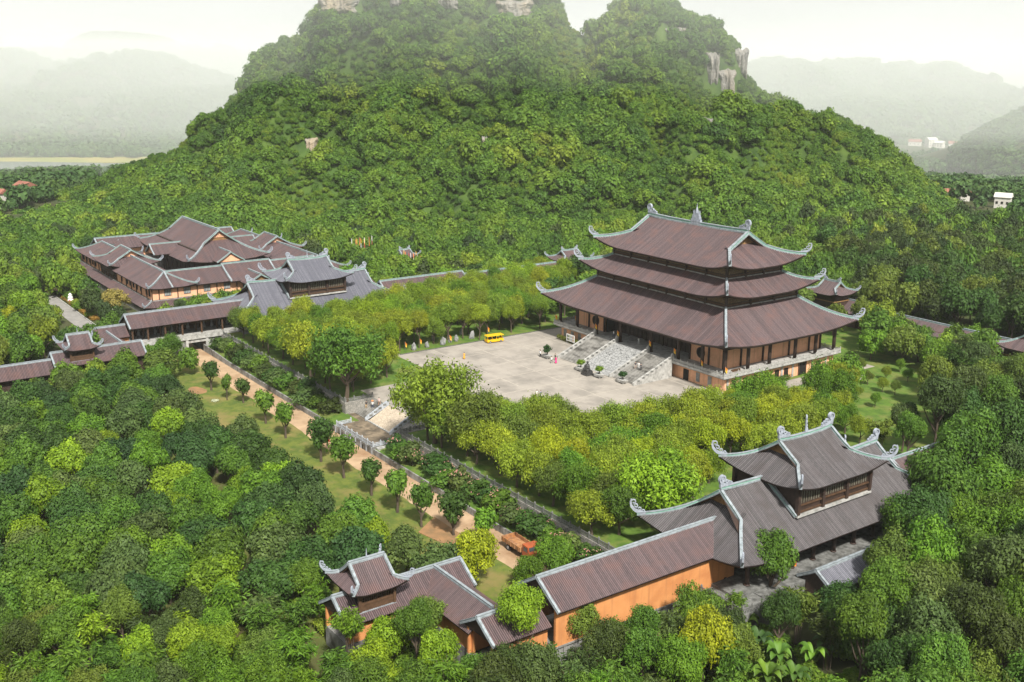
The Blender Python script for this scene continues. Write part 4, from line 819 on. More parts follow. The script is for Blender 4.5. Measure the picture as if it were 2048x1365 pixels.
# ------------------------------------------------------------------ guest quarters: ring of two storey wings round a tall hall, left
def build_ring():
    q = thing('ring_building', 'two storey orange ring building with brown tiled wings round an inner hall', 'ring building', (0, 0, 0))
    X0, X1, Y0, Y1 = -233.5, -144.6, -101.0, -29.0; I = 1.5
    mb = MB()
    for (a, b, c, d) in ((X0 + I, X1 - I, Y0 + I, Y0 + I + .5), (X0 + I, X1 - I, Y1 - I - .5, Y1 - I), (X1 - I - .5, X1 - I, Y0 + I + .5, Y1 - I - .5), (X0 + I, X0 + I + .5, Y0 + I + .5, Y1 - I - .5),
                         (X0 + 14, X1 - 14, Y0 + 14, Y0 + 14.5), (X1 - 14.5, X1 - 14, Y0 + 14.5, Y1 - 14.5), (X0 + 14, X1 - 14, Y1 - 14.5, Y1 - 14)): mb.box(a, b, c, d, -.7, 3.45)
    mb.obj('upper_wall', ['orange'], q)
    mb = MB(); mb.box(X0 + I - .6, X1 - I + .6, Y0 + I - .6, Y0 + 14, -5.6, -.7); mb.box(X1 - 14, X1 - I + .6, Y0 + 14, Y1 - I, -5.6, -.7); mb.box(X0 + I, X0 + 14, Y0 + 14, Y1 - I, -5.6, -.7); mb.box(X0 + 14, X1 - 14, Y1 - 14, Y1 - I, -5.6, -.7); mb.obj('lower_wall', ['concrete'], q)
    # windows: south face and east face
    for x in (-228, -224, -219.5, -215.5, -211.8, -179, -172.5, -169.2, -165.5, -161.8, -157.5, -151.5, -148.5): window(q, 'x', Y0 + I, x - .85, x + .85, .3, 2.5, -1, 'glass', 'wood')
    for y in (-94.3, -87.8, -81.0, -74.0, -67.2): window(q, 'y', X1 - I, y - 1.15, y + 1.15, .3, 2.5, 1, 'glass_pale', 'wood', mull=4)
    for y in (-97.2, -91, -84.4, -77.6, -70.6): mb = MB(); mb.box(X1 - I, X1 - I + .3, y - .15, y + .15, -.7, 3.4); mb.obj('pilaster', ['wood_brown'], q)
    for x in np.arange(X0 + 4, X1, 5.6): mb = MB(); mb.box(x - .14, x + .14, Y0 + I - .3, Y0 + I, -.7, 3.4); mb.obj('pilaster', ['wood_brown'], q)
    mb = MB(); mb.box(-203.5, -186, Y0 + I - .12, Y0 + I - .02, -.5, 2.8); mb.obj('loggia', ['black'], q)
    for x in np.arange(-203, -185.9, 2.85): mb = MB(); mb.box(x - .2, x + .2, Y0 + I - .5, Y0 + I - .13, -.7, 3.4); mb.obj('loggia_post', ['wood_brown'], q)
    mb = MB(); mb.box(X0 + .5, X1 + 2.1, Y0 - 1.9, Y0 - 1.6, -5.6, -3.4); mb.obj('plinth_wall', ['concrete'], q)
    # wing roofs
    def wing(cx, cy, rz, hx, hy, ze, H, **k):
        lb = k.pop('label'); r = make_roof(q, hx, hy, ze, H, pitch=.5, rib=.07, cw=.62, ch=.5, curbm=('ridge', 'ridge_green'), **k); r.location = (cx, cy, 0); r.rotation_euler = (0, 0, rz); return r
    wing((X0 + X1) / 2, -93, 0, (X1 - X0) / 2, 8, 3.1, 3.9, g=8, run=8, lift=.7, flare=.3, S=5, tip=1.3, end=0, label='south wing roof of the ring building with upturned left and right corners')
    wing(-152.6, -82.9, math.pi / 2, 10.1, 8, 3.12, 3.95, tip=0, end=0, label='east wing roof of the ring building, end nearest the camera', verges=(1, -1))
    wing(-152.6, -64.5, math.pi / 2, 8.6, 8.7, 3.0, 4.6, tip=0, end=0, label='raised middle roof of the east wing')
    wing(-152.6, -47.3, math.pi / 2, 8.5, 8, 3.12, 3.95, tip=0, end=0, label='east wing roof of the ring building, end by the far gatehouse', verges=(1,))
    wing((X0 + X1) / 2, -37, 0, (X1 - X0) / 2, 8, 3.1, 3.9, g=8, run=8, lift=.7, flare=.3, S=5, tip=1.3, end=0, label='north wing roof of the ring building at the back')
    wing(-236, -65, math.pi / 2, 28, 7, 3.0, 3.6, tip=0, end=0, label='west wing roof of the ring building behind the inner hall', verges=(1, -1))
    for sy, nm in ((-93, 'front cross roof with an orange gable on the south wing'), (-37, 'rear cross roof on the north wing')):
        r = make_roof(q, 10.6, 8.9, 4.2, 4.9, g=4.3, lift=1.1, flare=.3, pitch=.5, rib=.07, S=5, cw=.62, ch=.5, tip=1.3, end=0, gable_in=.9, gable=('orange',)); r.location = (-194.4, sy, 0)
        mb = MB(); mb.box(-8.6 - 194.4, 8.6 - 194.4, sy - 7.2, sy + 7.2, 1, 4.6); mb.obj('clerestory', ['wood'], q)
    e = wing(-144.8, -64.9, 0, 6.6, 5.2, 2.7, 2.75, tip=0, end=0, label='porch roof pushing out of the east wing toward the gatehouse', verges=(1,))
    # skirt roof over the ground floor
    r = make_roof(q, (X1 - X0) / 2 + 2.4, (Y1 - Y0) / 2 + 2.4, -2.5, 2.0, run=4.2, g=4.2, lift=.6, flare=.3, S=5, pitch=.5, rib=.07, cw=.5, ch=.42, tip=1.2, curbm=('ridge', 'ridge_green'), name='skirt_roof'); r.location = ((X0 + X1) / 2, (Y0 + Y1) / 2, 0)
    # inner hall
    t = thing('inner_hall', 'tall inner hall with a great hipped roof and an orange latticed gable', 'hall', (-205.5, -61, 0), 0)
    make_roof(t, 29.2, 15.2, 4.0, 10.0, g=9.2, lift=1.4, flare=.5, a=.78, pitch=.5, rib=.08, S=9, cw=.8, ch=.62, tip=1.6, end=0, gable_in=1.0, gable=('wood_ochre',), curbm=('ridge', 'ridge_green'))
    mb = MB(); mb.box(-23, 23, -10, 10, -5.5, 7.5); mb.obj('hall_wall', ['wood'], t)
    cq = MB(); cq.cyl(0, 0, 0, 9.4, .3, 8); cq = cq.mesh('column', ['wood'])
    for x in np.linspace(-25, 25, 11): link('column', cq, t, (x, -11.8, -5.5))
    for y in np.linspace(-11.8, 11.8, 6): link('column', cq, t, (25.5, y, -5.5))
    gx = 29.2 - 9.2 - 1.0
    mb = MB(); mb.prism([(-3.0, 11.2), (3.0, 11.2), (0, 13.3)], 'x', gx + .13, gx + .3); gp = mb.obj('gable_screen', ['orange'], t)
    for k in range(9):
        q2 = MB(); ring(q2, 0, 0, .24, .14, .03, 10); o = q2.obj('rosette', ['wood'], gp, (gx + .33, (-2.0, -1.2, -.4, .4, 1.2, 2.0, -.8, 0, .8)[k], (11.6, 11.6, 11.6, 11.6, 11.6, 11.6, 12.2, 12.3, 12.2)[k]), math.pi / 2)
    for (cx, cy, rz, L, lb) in ((27.6, -1.2, 0, 6.0, 'east'), (1.5, -14.5, -math.pi / 2, 6.0, 'south'), (1.5, 14.5, math.pi / 2, 6.0, 'north')):
        r = make_roof(t, L, 5.2, 4.5, 3.3, pitch=.5, rib=.07, cw=.55, ch=.45, tip=0, end=0, verges=(1,), gable=('orange',), curbm=('ridge', 'ridge_green'), name='porch_roof'); r.location = (cx, cy, 0); r.rotation_euler = (0, 0, rz)
    slab('inner_courtyard', rect(X0 + 14, X1 - 14, Y0 + 14, Y1 - 14), -5.6, -4.9, 'stone_dark', 'paved courtyard floor inside the ring building')
build_ring()
small_pav((-168, 8, -6), math.pi/2, 'tiny curved pavilion roof among trees behind the ring building', 4.2, 3.6, 6.0, 2.6)
# ------------------------------------------------------------------ walls, terrace and stairs toward the lane
t = thing('retaining_wall', 'long low grey wall along the sandy lane', 'wall', (0, 0, 0))
mb = MB()
for x0, x1 in ((-89.4, -6.9), (10.9, 90)): mb.prism([(x0, -6), (x1, -6), (x1, -2.98), (x0 + (18 if x0 < -50 else 0), -2.98), (x0, -2.2 if x0 < -50 else -2.98)], 'y', -103.32, -102.98)
mb.obj('wall_face', ['concrete'], t)
def wall_t(name, label, boxes, mat): 
    t = thing(name, label, 'wall', (0, 0, 0)); mb = MB()
    for b in boxes: mb.box(*b)
    mb.obj('wall_face', [mat], t); return t
w = wall_t('court_wall', 'rubble stone court wall with railing left of the lower stairs', [(-89, -13.3, -97.95, -97.62, -6, .02), (-13.3, -12.2, -97.95, -90.42, -6, .02)], 'rubble')
balustrade(w, (-88, -97.75, .02), (-12.75, -97.75, .02), 2.5, 'stone_dark'); balustrade(w, (-12.75, -97.75, .02), (-12.75, -90.6, .02), 2.4, 'stone_dark', first=False)
w = wall_t('court_wall', 'rubble stone court wall with railing running right behind the flowering shrubs', [(13.3, 89, -97.95, -97.62, -6, .02), (12.2, 13.3, -97.95, -90.42, -6, .02)], 'rubble')
balustrade(w, (12.75, -97.75, .02), (88, -97.75, .02), 2.5, 'stone_dark'); balustrade(w, (12.75, -97.75, .02), (12.75, -90.6, .02), 2.4, 'stone_dark', first=False)
steps_thing('lower_stairs', 'stone steps with visitors climbing from the terrace to the plaza', -12.1, -5.9, -95.7, -90.42, -2.72, .0, 17)
steps_thing('lower_stairs', 'matching stone steps hidden behind the big tree right of the stone slope', 5.9, 12.1, -95.7, -90.42, -2.72, .0, 17)
mb = MB(); mb.prism([(-95.7, -2.72), (-90.42, -.02), (-90.42, -4), (-95.7, -4)], 'x', -5.4, 5.4); tag(mb.obj('stone_slope', ['crazy']), 'sloping face of crazy paved stone between the lower stairs', 'slope')
for x in (-5.65, 5.65):
    t = thing('stair_balustrade', 'carved grey stone side wall ' + ('between the lower stairs and the stone slope' if x < 0 else 'right of the stone slope'), 'balustrade', (0, 0, 0)); mb = MB()
    mb.prism([(-96.4, -2.72), (-90.3, -.1), (-90.3, .95), (-90.9, .95), (-95.9, -1.65), (-96.4, -2.1)], 'x', x - .2, x + .2); mb.obj('side_wall', ['stone_cool'], t)
    for k in range(4):
        y = -95.4 + k * 1.2; z = -2.45 + (y + 95.7) * .515; q = MB(); q.box(x - .215, x + .215, y, y + .8, z + .45, z + .95); q.obj('carved_slot', ['stone_dark'], t)
t = thing('terrace', 'mossy railed terrace at the foot of the lower stairs', 'terrace', (0, 0, 0))
mb = MB(); mb.box(-6.55, 10.55, -103.2, -95.72, -6, -2.72); mb.box(-12.2, -6.55, -98.6, -95.72, -6, -2.72); mb.box(10.55, 12.2, -98.6, -95.72, -6, -2.72); mb.obj('terrace_floor', ['terrace'], t)
mb = MB(); mb.box(-6.7, 10.7, -103.45, -103.2, -6, -2.66); mb.box(-6.7, -6.55, -103.2, -98.6, -6, -2.66); mb.box(10.55, 10.7, -103.2, -98.6, -6, -2.66); mb.obj('terrace_wall', ['concrete'], t)
for x in np.linspace(-6.4, 10.4, 8): mb = MB(); mb.box(x - .16, x + .16, -103.56, -103.45, -6, -2.7); mb.obj('pilaster', ['stone_cool'], t)
for x in (-3.1, .6, 6.3): mb = MB(); mb.box(x - .13, x + .13, -103.49, -103.45, -4.4, -3.2); mb.obj('drain_slot', ['black'], t)
mb = MB(); mb.box(-5.5, 11.5, -96.1, -95.74, -2.72, -2.5); mb.obj('edge_kerb', ['stone'], t)
balustrade(t, (-6.4, -103.1, -2.7), (10.4, -103.1, -2.7), 2.4, 'stone_cool'); balustrade(t, (-6.4, -103.1, -2.7), (-6.4, -99.6, -2.7), 2.4, 'stone_cool', first=False); balustrade(t, (10.4, -103.1, -2.7), (10.4, -99.4, -2.7), 2.4, 'stone_cool', first=False)
steps_thing('side_steps', 'narrow steps down to the bank at the left end of the terrace', -102.6, -99.9, -10.2, -6.75, -3.9, -2.75, 7, 'stone', 'x')
steps_thing('side_steps', 'narrow steps down to the bank at the right end of the terrace', -102.6, -99.9, 14.2, 10.75, -3.9, -2.75, 7, 'stone', 'x')
for (p0, p1, lb) in (((18.6, -176.3, -3.9), (19.4, -170.5, -3.9), 'pale stone railing under the grove trees by the left edge'), ((28.6, -175.2, -3.9), (29.2, -168.5, -3.9), 'darker stone railing nearer the bottom left corner')):
    t = thing('stone_railing', lb, 'railing', (0, 0, 0)); balustrade(t, p0, p1, 1.9, 'stone' if 'pale' in lb else 'stone_cool', sc=1.05)

# ------------------------------------------------------------------ people
def person_mesh(pose):
    J = {'pel': (0, 0, .92), 'spine': (0, .01, 1.12), 'chest': (0, 0, 1.34), 'neck': (0, .01, 1.48), 'head0': (0, .02, 1.58), 'head1': (0, .025, 1.70),
         'hipl': (.10, 0, .88), 'hipr': (-.10, 0, .88), 'shl': (.19, 0, 1.42), 'shr': (-.19, 0, 1.42)}
    if pose == 'walk': J.update(kl=(.11, .20, .50), al=(.11, .24, .08), tl=(.11, .38, .03), kr=(-.11, -.04, .48), ar=(-.11, -.30, .12), tr=(-.11, -.20, .03), el=(.26, -.14, 1.15), hl=(.25, -.05, .92), er=(-.26, .08, 1.14), hr=(-.25, .24, .96))
    elif pose == 'stand': J.update(kl=(.11, .02, .48), al=(.12, 0, .08), tl=(.13, .14, .03), kr=(-.11, .02, .48), ar=(-.12, 0, .08), tr=(-.13, .14, .03), el=(.27, -.02, 1.15), hl=(.27, .06, .90), er=(-.24, .06, 1.14), hr=(-.12, .24, 1.12))
    else: # climbing a stair, one knee raised
        J.update(kl=(.11, .30, .68), al=(.11, .24, .26), tl=(.11, .38, .21), kr=(-.11, .02, .48), ar=(-.11, -.12, .08), tr=(-.11, .02, .03), el=(.27, .06, 1.15), hl=(.25, .24, 1.0), er=(-.26, -.10, 1.15), hr=(-.25, -.06, .92))
    names = list(J); idx = {k: i for i, k in enumerate(names)}
    E = [('pel', 'spine'), ('spine', 'chest'), ('chest', 'neck'), ('neck', 'head0'), ('head0', 'head1'), ('pel', 'hipl'), ('pel', 'hipr'), ('chest', 'shl'), ('chest', 'shr'),
         ('hipl', 'kl'), ('kl', 'al'), ('al', 'tl'), ('hipr', 'kr'), ('kr', 'ar'), ('ar', 'tr'), ('shl', 'el'), ('el', 'hl'), ('shr', 'er'), ('er', 'hr')]
    Rr = dict(pel=.14, spine=.125, chest=.145, neck=.055, head0=.085, head1=.085, hipl=.095, hipr=.095, kl=.062, kr=.062, al=.045, ar=.045, tl=.038, tr=.038, shl=.068, shr=.068, el=.045, er=.045, hl=.036, hr=.036)
    me = bpy.data.meshes.new('p'); me.from_pydata([J[k] for k in names], [(idx[a], idx[b]) for a, b in E], [])
    o = bpy.data.objects.new('p', me); COL.objects.link(o); sk = o.modifiers.new('s', 'SKIN'); sk.use_smooth_shade = True
    for i, k in enumerate(names): d = me.skin_vertices[0].data[i]; d.radius = (Rr[k], Rr[k] * (.8 if k in ('chest', 'pel', 'spine') else 1)); d.use_root = (k == 'pel')
    ss = o.modifiers.new('u', 'SUBSURF'); ss.levels = 1; ss.render_levels = 1
    ev = o.evaluated_get(bpy.context.evaluated_depsgraph_get()); out = bpy.data.meshes.new_from_object(ev); bpy.data.objects.remove(o); bpy.data.meshes.remove(me)
    out.materials.clear()
    for m in ('skin', 'white', 'black'): out.materials.append(M[m])
    for p in out.polygons:
        c = p.center; z = c.z
        p.material_index = 2 if z < .93 and abs(c.x) < .2 else (1 if z < 1.46 and not (z < 1.12 and abs(c.x) > .2) and z > .9 else 0)
    out.shade_smooth(); return out
PM = {k: person_mesh(k) for k in ('walk', 'stand', 'climb')}
hb = MB(); hb.ball((0, -.005, 1.70), .105, .115, .10, 10); HAIR = hb.mesh('hair', ['hair'])
_mc = {}
def cloth(c):
    if c not in _mc: _mc[c] = mk("cloth_%d" % len(_mc), c, rough=.8)
    return _mc[c]
def person(x, y, z, rz, pose, shirt, legs, label, hat=None, skirt=False, pole=False):
    p = thing('person', label, 'person', (x, y, z), rz); b = link('body', PM[pose], p)
    b.material_slots[1].link = 'OBJECT'; b.material_slots[1].material = cloth(shirt); b.material_slots[2].link = 'OBJECT'; b.material_slots[2].material = cloth(legs)
    link('hair', HAIR, p)
    if skirt: q = MB(); q.lathe([(.15, 1.0), (.19, .8), (.27, .3), (.26, .26), (.1, .3)], 10); o = q.obj('skirt', ['red'], p); o.data.materials[0] = cloth(legs)
    if hat: q = MB(); q.lathe([(.30, 1.74), (.02, 1.93), (.01, 1.92)], 12); o = q.obj('hat', ['orange'], p); o.data.materials[0] = cloth(hat)
    p.scale = (1.08,) * 3; return p
W_ = (.72, .72, .70); K_ = (.02, .02, .022); N_ = (.05, .07, .14)
person(-10.2, -93.6, -1.55, -2.3, 'climb', K_, (.5, .33, .16), 'person in black with tan trousers on the lower stairs')
person(-8.5, -92.9, -1.2, .5, 'climb', W_, N_, 'person in white top and orange hat climbing the lower stairs', hat=(.75, .25, .08))
person(-7.9, -91.5, -.5, .4, 'climb', (.72, .55, .52), (.45, .25, .16), 'person in pale pink top near the head of the lower stairs')
person(9.2, -58.9, .05, 2.2, 'walk', W_, (.45, .30, .2), 'person in white walking left of a companion on the plaza')
person(9.9, -58.3, .05, 2.2, 'walk', (.16, .2, .3), N_, 'person in grey blue walking right of a companion on the plaza')
person(-28.0, -55.0, .05, 1.0, 'stand', (.75, .38, .03), (.72, .32, .03), 'person in orange robe alone on the plaza', skirt=True)
person(-12.0, -38.3, .05, 0.5, 'walk', W_, K_, 'person in white shirt and black trousers beside the woman in pink')
person(-11.2, -37.4, .05, 0.5, 'walk', (.75, .05, .22), (.75, .05, .22), 'person in long bright pink dress before the hall stairs', skirt=True)
person(-18.4, -37.0, .05, 2.0, 'stand', W_, K_, 'person in white beside the tallest potted bonsai')
person(-19.2, -36.6, .05, 2.4, 'stand', (.3, .34, .4), K_, 'person in grey left of the tallest potted bonsai')
person(-13.6, -35.8, .05, 3.0, 'stand', K_, K_, 'person in black by the foot of the left stair wall')
person(9.3, -28.2, 2.05, .3, 'climb', (.05, .05, .06), (.6, .45, .36), 'person in dark top, left of three on the right hall stairs')
person(10.2, -27.9, 2.15, .2, 'climb', W_, W_, 'person all in white, middle of three on the right hall stairs')
person(11.4, -28.3, 2.05, .2, 'climb', (.05, .05, .06), K_, 'person in black, right of three on the right hall stairs')
person(-10.6, -18.3, FL, 0, 'walk', W_, N_, 'person in white at the hall doors, left')
person(-7.0, -20.6, FL, 1.5, 'stand', (.08, .12, .3), N_, 'person in blue at the top of the left hall stairs')
person(-1.2, -17.8, FL, 1.0, 'stand', W_, W_, 'person in white between the central hall columns')
for k, (x, y) in enumerate(((14.2, -187.0), (15.0, -186.2))): person(x, y, -4.6, 1 + k, 'stand', W_, W_, ('person in white under the grove trees at the left edge, left one', 'person in white under the grove trees at the left edge, right one')[k], None)

# ------------------------------------------------------------------ yellow shuttle bus
def wheel(parent, x, y, r, w, name='wheel'):
    q = MB(); q.tube([(x, y - w/2, r), (x, y + w/2, r)], [r, r], 16); o = q.obj(name, ['rubber'], parent, smooth=False)
    h = MB(); h.tube([(x, y - w/2 - .02, r), (x, y + w/2 + .02, r)], [r * .55, r * .55], 12); h.obj('rim', ['steel'], o); return o
def build_bus():
    b = thing('shuttle_bus', 'yellow open sided electric shuttle bus parked at the lawn kerb', 'shuttle bus', (-38.2, -38.3, .05), R_(83)); b.scale = (.92,) * 3
    L, W = 5.6, 2.0; f = L / 2
    m = MB(); m.prism([(-f, .35), (f - .15, .35), (f, .55), (f - .05, 1.05), (f - .35, 1.15), (-f, 1.1)], 'y', -W/2, W/2); m.obj('body', ['yellow'], b)
    m = MB(); m.prism([(-f - .1, 2.15), (f - .2, 2.15), (f + .05, 2.22), (f - .1, 2.36), (-f, 2.36)], 'y', -W/2 - .05, W/2 + .05); m.obj('roof', ['yellow'], b)
    for x in (-f + .08, -1.2, .3, f - .5):
        for y in (-W/2 + .06, W/2 - .06):
            q = MB(); x2 = x - (.3 if x > 1.5 else 0); q.tube([(x, y, 1.08), (x2, y, 2.18)], [.06, .06], 6); q.obj('roof_post', ['yellow'], b)
    q = MB(); q.add([(f - .3, -W/2 + .1, 1.14), (f - .3, W/2 - .1, 1.14), (f - .55, W/2 - .1, 2.15), (f - .55, -W/2 + .1, 2.15), (f - .34, -W/2 + .1, 1.14), (f - .34, W/2 - .1, 1.14), (f - .59, W/2 - .1, 2.15), (f - .59, -W/2 + .1, 2.15)], [(0, 1, 2, 3), (7, 6, 5, 4), (0, 4, 5, 1), (3, 2, 6, 7), (0, 3, 7, 4), (1, 5, 6, 2)]); q.obj('windscreen', ['glass'], b)
    for x in (-2.1, -1.2, -.3, .7):
        q = MB(); q.box(x, x + .5, -W/2 + .15, W/2 - .15, 1.1, 1.25); q.box(x - .12, x, -W/2 + .15, W/2 - .15, 1.1, 1.75); q.obj('seat', ['black'], b)
    for y in (-.7, .7): q = MB(); q.tube([(f - .1, y, .8), (f + .02, y, .8)], [.14, .14], 10); q.obj('headlight', ['white'], b)
    for x in (-1.8, 1.75):
        for y in (-W/2 + .06, W/2 - .06): wheel(b, x, y, .36, .24)
    q = MB(); q.box(f - .02, f + .08, -W/2 + .1, W/2 - .1, .32, .5); q.obj('bumper', ['black'], b)
build_bus()
def build_truck():
    t = thing('dump_truck', 'orange dump truck with a rusty empty tray on the sandy lane', 'truck', (66.6, -105.1, -4.22), R_(-2)); t.scale = (1.18, 1.18, 1.18)
    for y in (-.45, .45): m = MB(); m.box(-3.0, 3.2, y - .09, y + .09, .75, .98); m.obj('chassis_rail', ['black'], t)
    m = MB(); m.box(-3.4, 1.3, -1.2, 1.2, 1.05, 1.17); tr = m.obj('tray', ['rust'], t)
    for (a, b_, c, d, nm) in ((-3.4, 1.3, 1.12, 1.22, 'tray_side'), (-3.4, 1.3, -1.22, -1.12, 'tray_side'), (-3.5, -3.4, -1.22, 1.22, 'tailgate'), (1.3, 1.4, -1.22, 1.22, 'tray_headboard')):
        m = MB(); m.box(a, b_, c, d, 1.05, 1.72); o = m.obj(nm, ['rust'], tr)
        if nm == 'tray_side':
            for x in np.linspace(-3.0, .9, 5): q = MB(); y = c if c < 0 else d; q.box(x - .06, x + .06, y - .06, y + .06, 1.0, 1.76); q.obj('stake', ['rust'], tr)
    m = MB(); m.prism([(1.7, .8), (3.35, .8), (3.45, 1.5), (3.15, 2.45), (1.75, 2.5)], 'y', -1.1, 1.1); cb = m.obj('cab', ['cab'], t)
    m = MB(); m.prism([(3.43, 1.55), (3.19, 2.35), (3.16, 2.35), (3.40, 1.55)], 'y', -.95, .95); m.obj('windscreen', ['glass'], cb)
    for y in (-1.1, 1.1): m = MB(); m.box(2.1, 2.95, y - .02, y + .02, 1.6, 2.25); m.obj('side_window', ['glass'], cb)
    for y in (-.8, .8): m = MB(); m.tube([(3.38, y, 1.05), (3.47, y, 1.05)], [.13, .13], 10); m.obj('headlight', ['white'], t)
    for x in (-1.9, 2.5):
        for y in (-.98, .98): wheel(t, x, y, .48, .32)
    m = MB(); m.box(-1.0, -.2, .6, 1.05, .6, .98); m.obj('fuel_tank', ['black'], t)
build_truck()
# ------------------------------------------------------------------ statue, planters, boards, rocks, flags, garden pieces
t = thing('statue', 'dark seated statue on a stepped plinth before the carved ramp', 'statue', (1.4, -37.2, .05), R_(-90))
m = MB(); m.box(-1.15, 1.15, -1.15, 1.15, 0, .35); m.box(-1.0, 1.0, -1.0, 1.0, .35, 1.0); m.box(-.85, .85, -.9, .9, 1.0, 1.25); m.obj('plinth', ['bronze'], t)
m = MB(); m.lathe([(.85, 1.25), (.95, 1.4), (.8, 1.65), (.66, 1.85), (.7, 2.1), (.62, 2.5), (.42, 2.8), (.2, 2.9), (.17, 2.95), (.3, 3.08), (.34, 3.3), (.26, 3.52), (.05, 3.62)], 16, 0, (0, 0, 0), .85, 1.0)
for s in (-1, 1): m.tube([(0, s*.55, 2.6), (.15, s*.8, 2.2), (.5, s*.55, 1.85), (.62, s*.2, 1.8)], [.2, .2, .17, .12], 8); m.tube([(.1, s*.45, 1.5), (.55, s*.95, 1.5), (.85, s*.3, 1.45)], [.3, .28, .2], 8)
m.obj('seated_figure', ['bronze'], t, smooth=True)
def planter(x, y, label, tall):
    p = thing('bonsai_planter', label, 'potted bonsai', (x, y, .05)); m = MB()
    for a in (-.8, .8):
        for b in (-.55, .55): m.box(a - .12, a + .12, b - .12, b + .12, 0, .35)
    m.prism([(-1.0, .35), (1.0, .35), (1.25, .95), (-1.25, .95)], 'y', -.8, .8); m.obj('pot', ['stone'], p)
    m = MB(); m.tube([(0, 0, .9), (.12, .05, 1.4), (-.05, 0, 1.9), (.03, 0, 2.6 if not tall else 3.6)], [.16, .13, .1, .04], 7); m.obj('trunk', ['bark'], p)
    return p
BONSAI = [planter(-16.6, -36.2, 'tallest potted bonsai with a tiered cone of foliage, left on the plaza', True), planter(-2.3, -36.4, 'round bright potted bonsai left of the dark statue', False), planter(4.9, -36.3, 'round bright potted bonsai right of the dark statue', False), planter(11.8, -34.6, 'dark little potted bush at the foot of the right hall stairs', False)]
t = thing('notice_board', 'white notice board with small pictures in front of the hall basement', 'notice board', (-24.6, -21.9, .04))
for x in (-1.55, 1.55): m = MB(); m.box(x - .07, x + .07, -.05, .05, 0, 2.6); m.obj('post', ['steel'], t)
m = MB(); m.box(-1.8, 1.8, -.08, .02, .7, 2.7); bd = m.obj('board', ['white'], t)
for k in range(10): m = MB(); x = -1.5 + (k % 5) * .63; z = .95 + (k // 5) * .85; m.box(x, x + .45, -.10, -.08, z, z + .6); m.obj('picture', [('glass', 'steel', 'rust', 'grass', 'stone_cool')[(k * 3) % 5]], bd)
mb = MB(); mb.box(-30.8, -19.5, -21.2, -20.4, 0, .5); 
def rock(x, y, s, seed, label):
    bm = bmesh.new(); bmesh.ops.create_icosphere(bm, subdivisions=3, radius=1)
    for v in bm.verts:
        n = mnoise.noise(v.co * 1.3 + Vector((seed, 0, 0))) + .5 * mnoise.noise(v.co * 3.1 + Vector((0, seed, 0))); v.co *= 1 + .45 * n; v.co.x *= .62; v.co.y *= .62; v.co.z = v.co.z * 1.05 + .75
    me = bpy.data.meshes.new('garden_rock'); bm.to_mesh(me); bm.free(); me.materials.append(M['rock_grey']); o = link('garden_rock', me, None, (x, y, -.1), seed * 1.7); o.scale = (s, s, s * 1.15); tag(o, label, 'rock', 'grey rocks set on the plaza lawn')
RK = [(-43.5, -61.2, 1.0), (-43.9, -56.8, .9), (-43.8, -51.7, 1.15), (-45.0, -46.6, .9), (-50.7, -41.2, .8), (-44.9, -41.3, 1.1), (-49.3, -51.5, .8), (-45.1, -48.6, .75)]
RL = ['leftmost of the upright grey rocks along the lawn kerb', 'leaning grey rock second from the left on the lawn', 'largest dark based rock mid lawn', 'grey rock third from the shuttle bus on the lawn', 'small rock set back under the trees nearest the bus', 'pale upright rock nearest the yellow shuttle bus', 'low dark rock set back from the kerb mid lawn', 'small pinkish rock beside the largest lawn rock']
for i, (x, y, s) in enumerate(RK): rock(x, y, s, i + 1, RL[i])
def flag(x, y, z, label, h=2.6, cols=('orange_cloth', 'yellow_cloth'), group='small orange flags', rz=0.7, lean=.0, cl=.6, cw=.5):
    f = thing('small_flag', label, 'flag', (x, y, z), rz, group); m = MB(); m.tube([(0, 0, 0), (lean, 0, h)], [.035, .025], 6); m.obj('flagpole', ['steel'], f)
    m = MB(); n = 6
    for k in range(2):
        z0, z1 = h - .1 - cl * k, h - .1 - cl * (k + 1); top = [(.03 + lean * .9 + cw * i / n, .09 * math.sin(i * 1.4 + k), z0 - .5 * i / n) for i in range(n + 1)]; bot = [(a[0] - .02, a[1] + .015, z1 - .5 * i / n) for i, a in enumerate(top)]
        v = top + bot; v2 = [(a, b + .02, c) for a, b, c in v]; m.add(v + v2, [(i, i + 1, n + 2 + i, n + 1 + i) for i in range(n)] + [(2*n+2 + i, 3*n+3 + i, 3*n+4 + i, 2*n+3 + i) for i in range(n)], k)
    m.obj('flag_cloth', list(cols), f); return f
FLG = [(-44.8, -63.2, 0, 'orange flag by the leftmost lawn rock'), (-45.7, -58.0, 0, 'orange flag between the first two lawn rocks'), (-44.3, -49.2, 0, 'orange flag beside the small pinkish rock'), (-46.5, -34.9, 0, 'tall orange flag behind the yellow shuttle bus'),
       (-32.6, -21.1, FL, 'orange flag at the left balcony corner'), (-28.3, -17.4, FL, 'orange flag beside the left brick wall of the hall'), (-15.2, -21.0, FL + .9, 'orange flag on the head of the leftmost stair wall'), (-6.2, -21.0, FL + .9, 'orange flag on the second stair wall of the hall'),
       (6.2, -21.0, FL + .9, 'orange flag on the third stair wall of the hall'), (15.2, -21.0, FL + .9, 'orange flag on the rightmost stair wall of the hall'), (24.6, -20.9, FL, 'orange flag by the right round window'), (32.3, -20.6, FL, 'yellow flag leaning at the right balcony corner')]
for x, y, z, l in FLG: flag(x, y, z, l, 2.4)
flag(101.6, -77.6, -.2, 'small red and orange flag on the near gatehouse yard', 1.6, ('red', 'orange_cloth'))
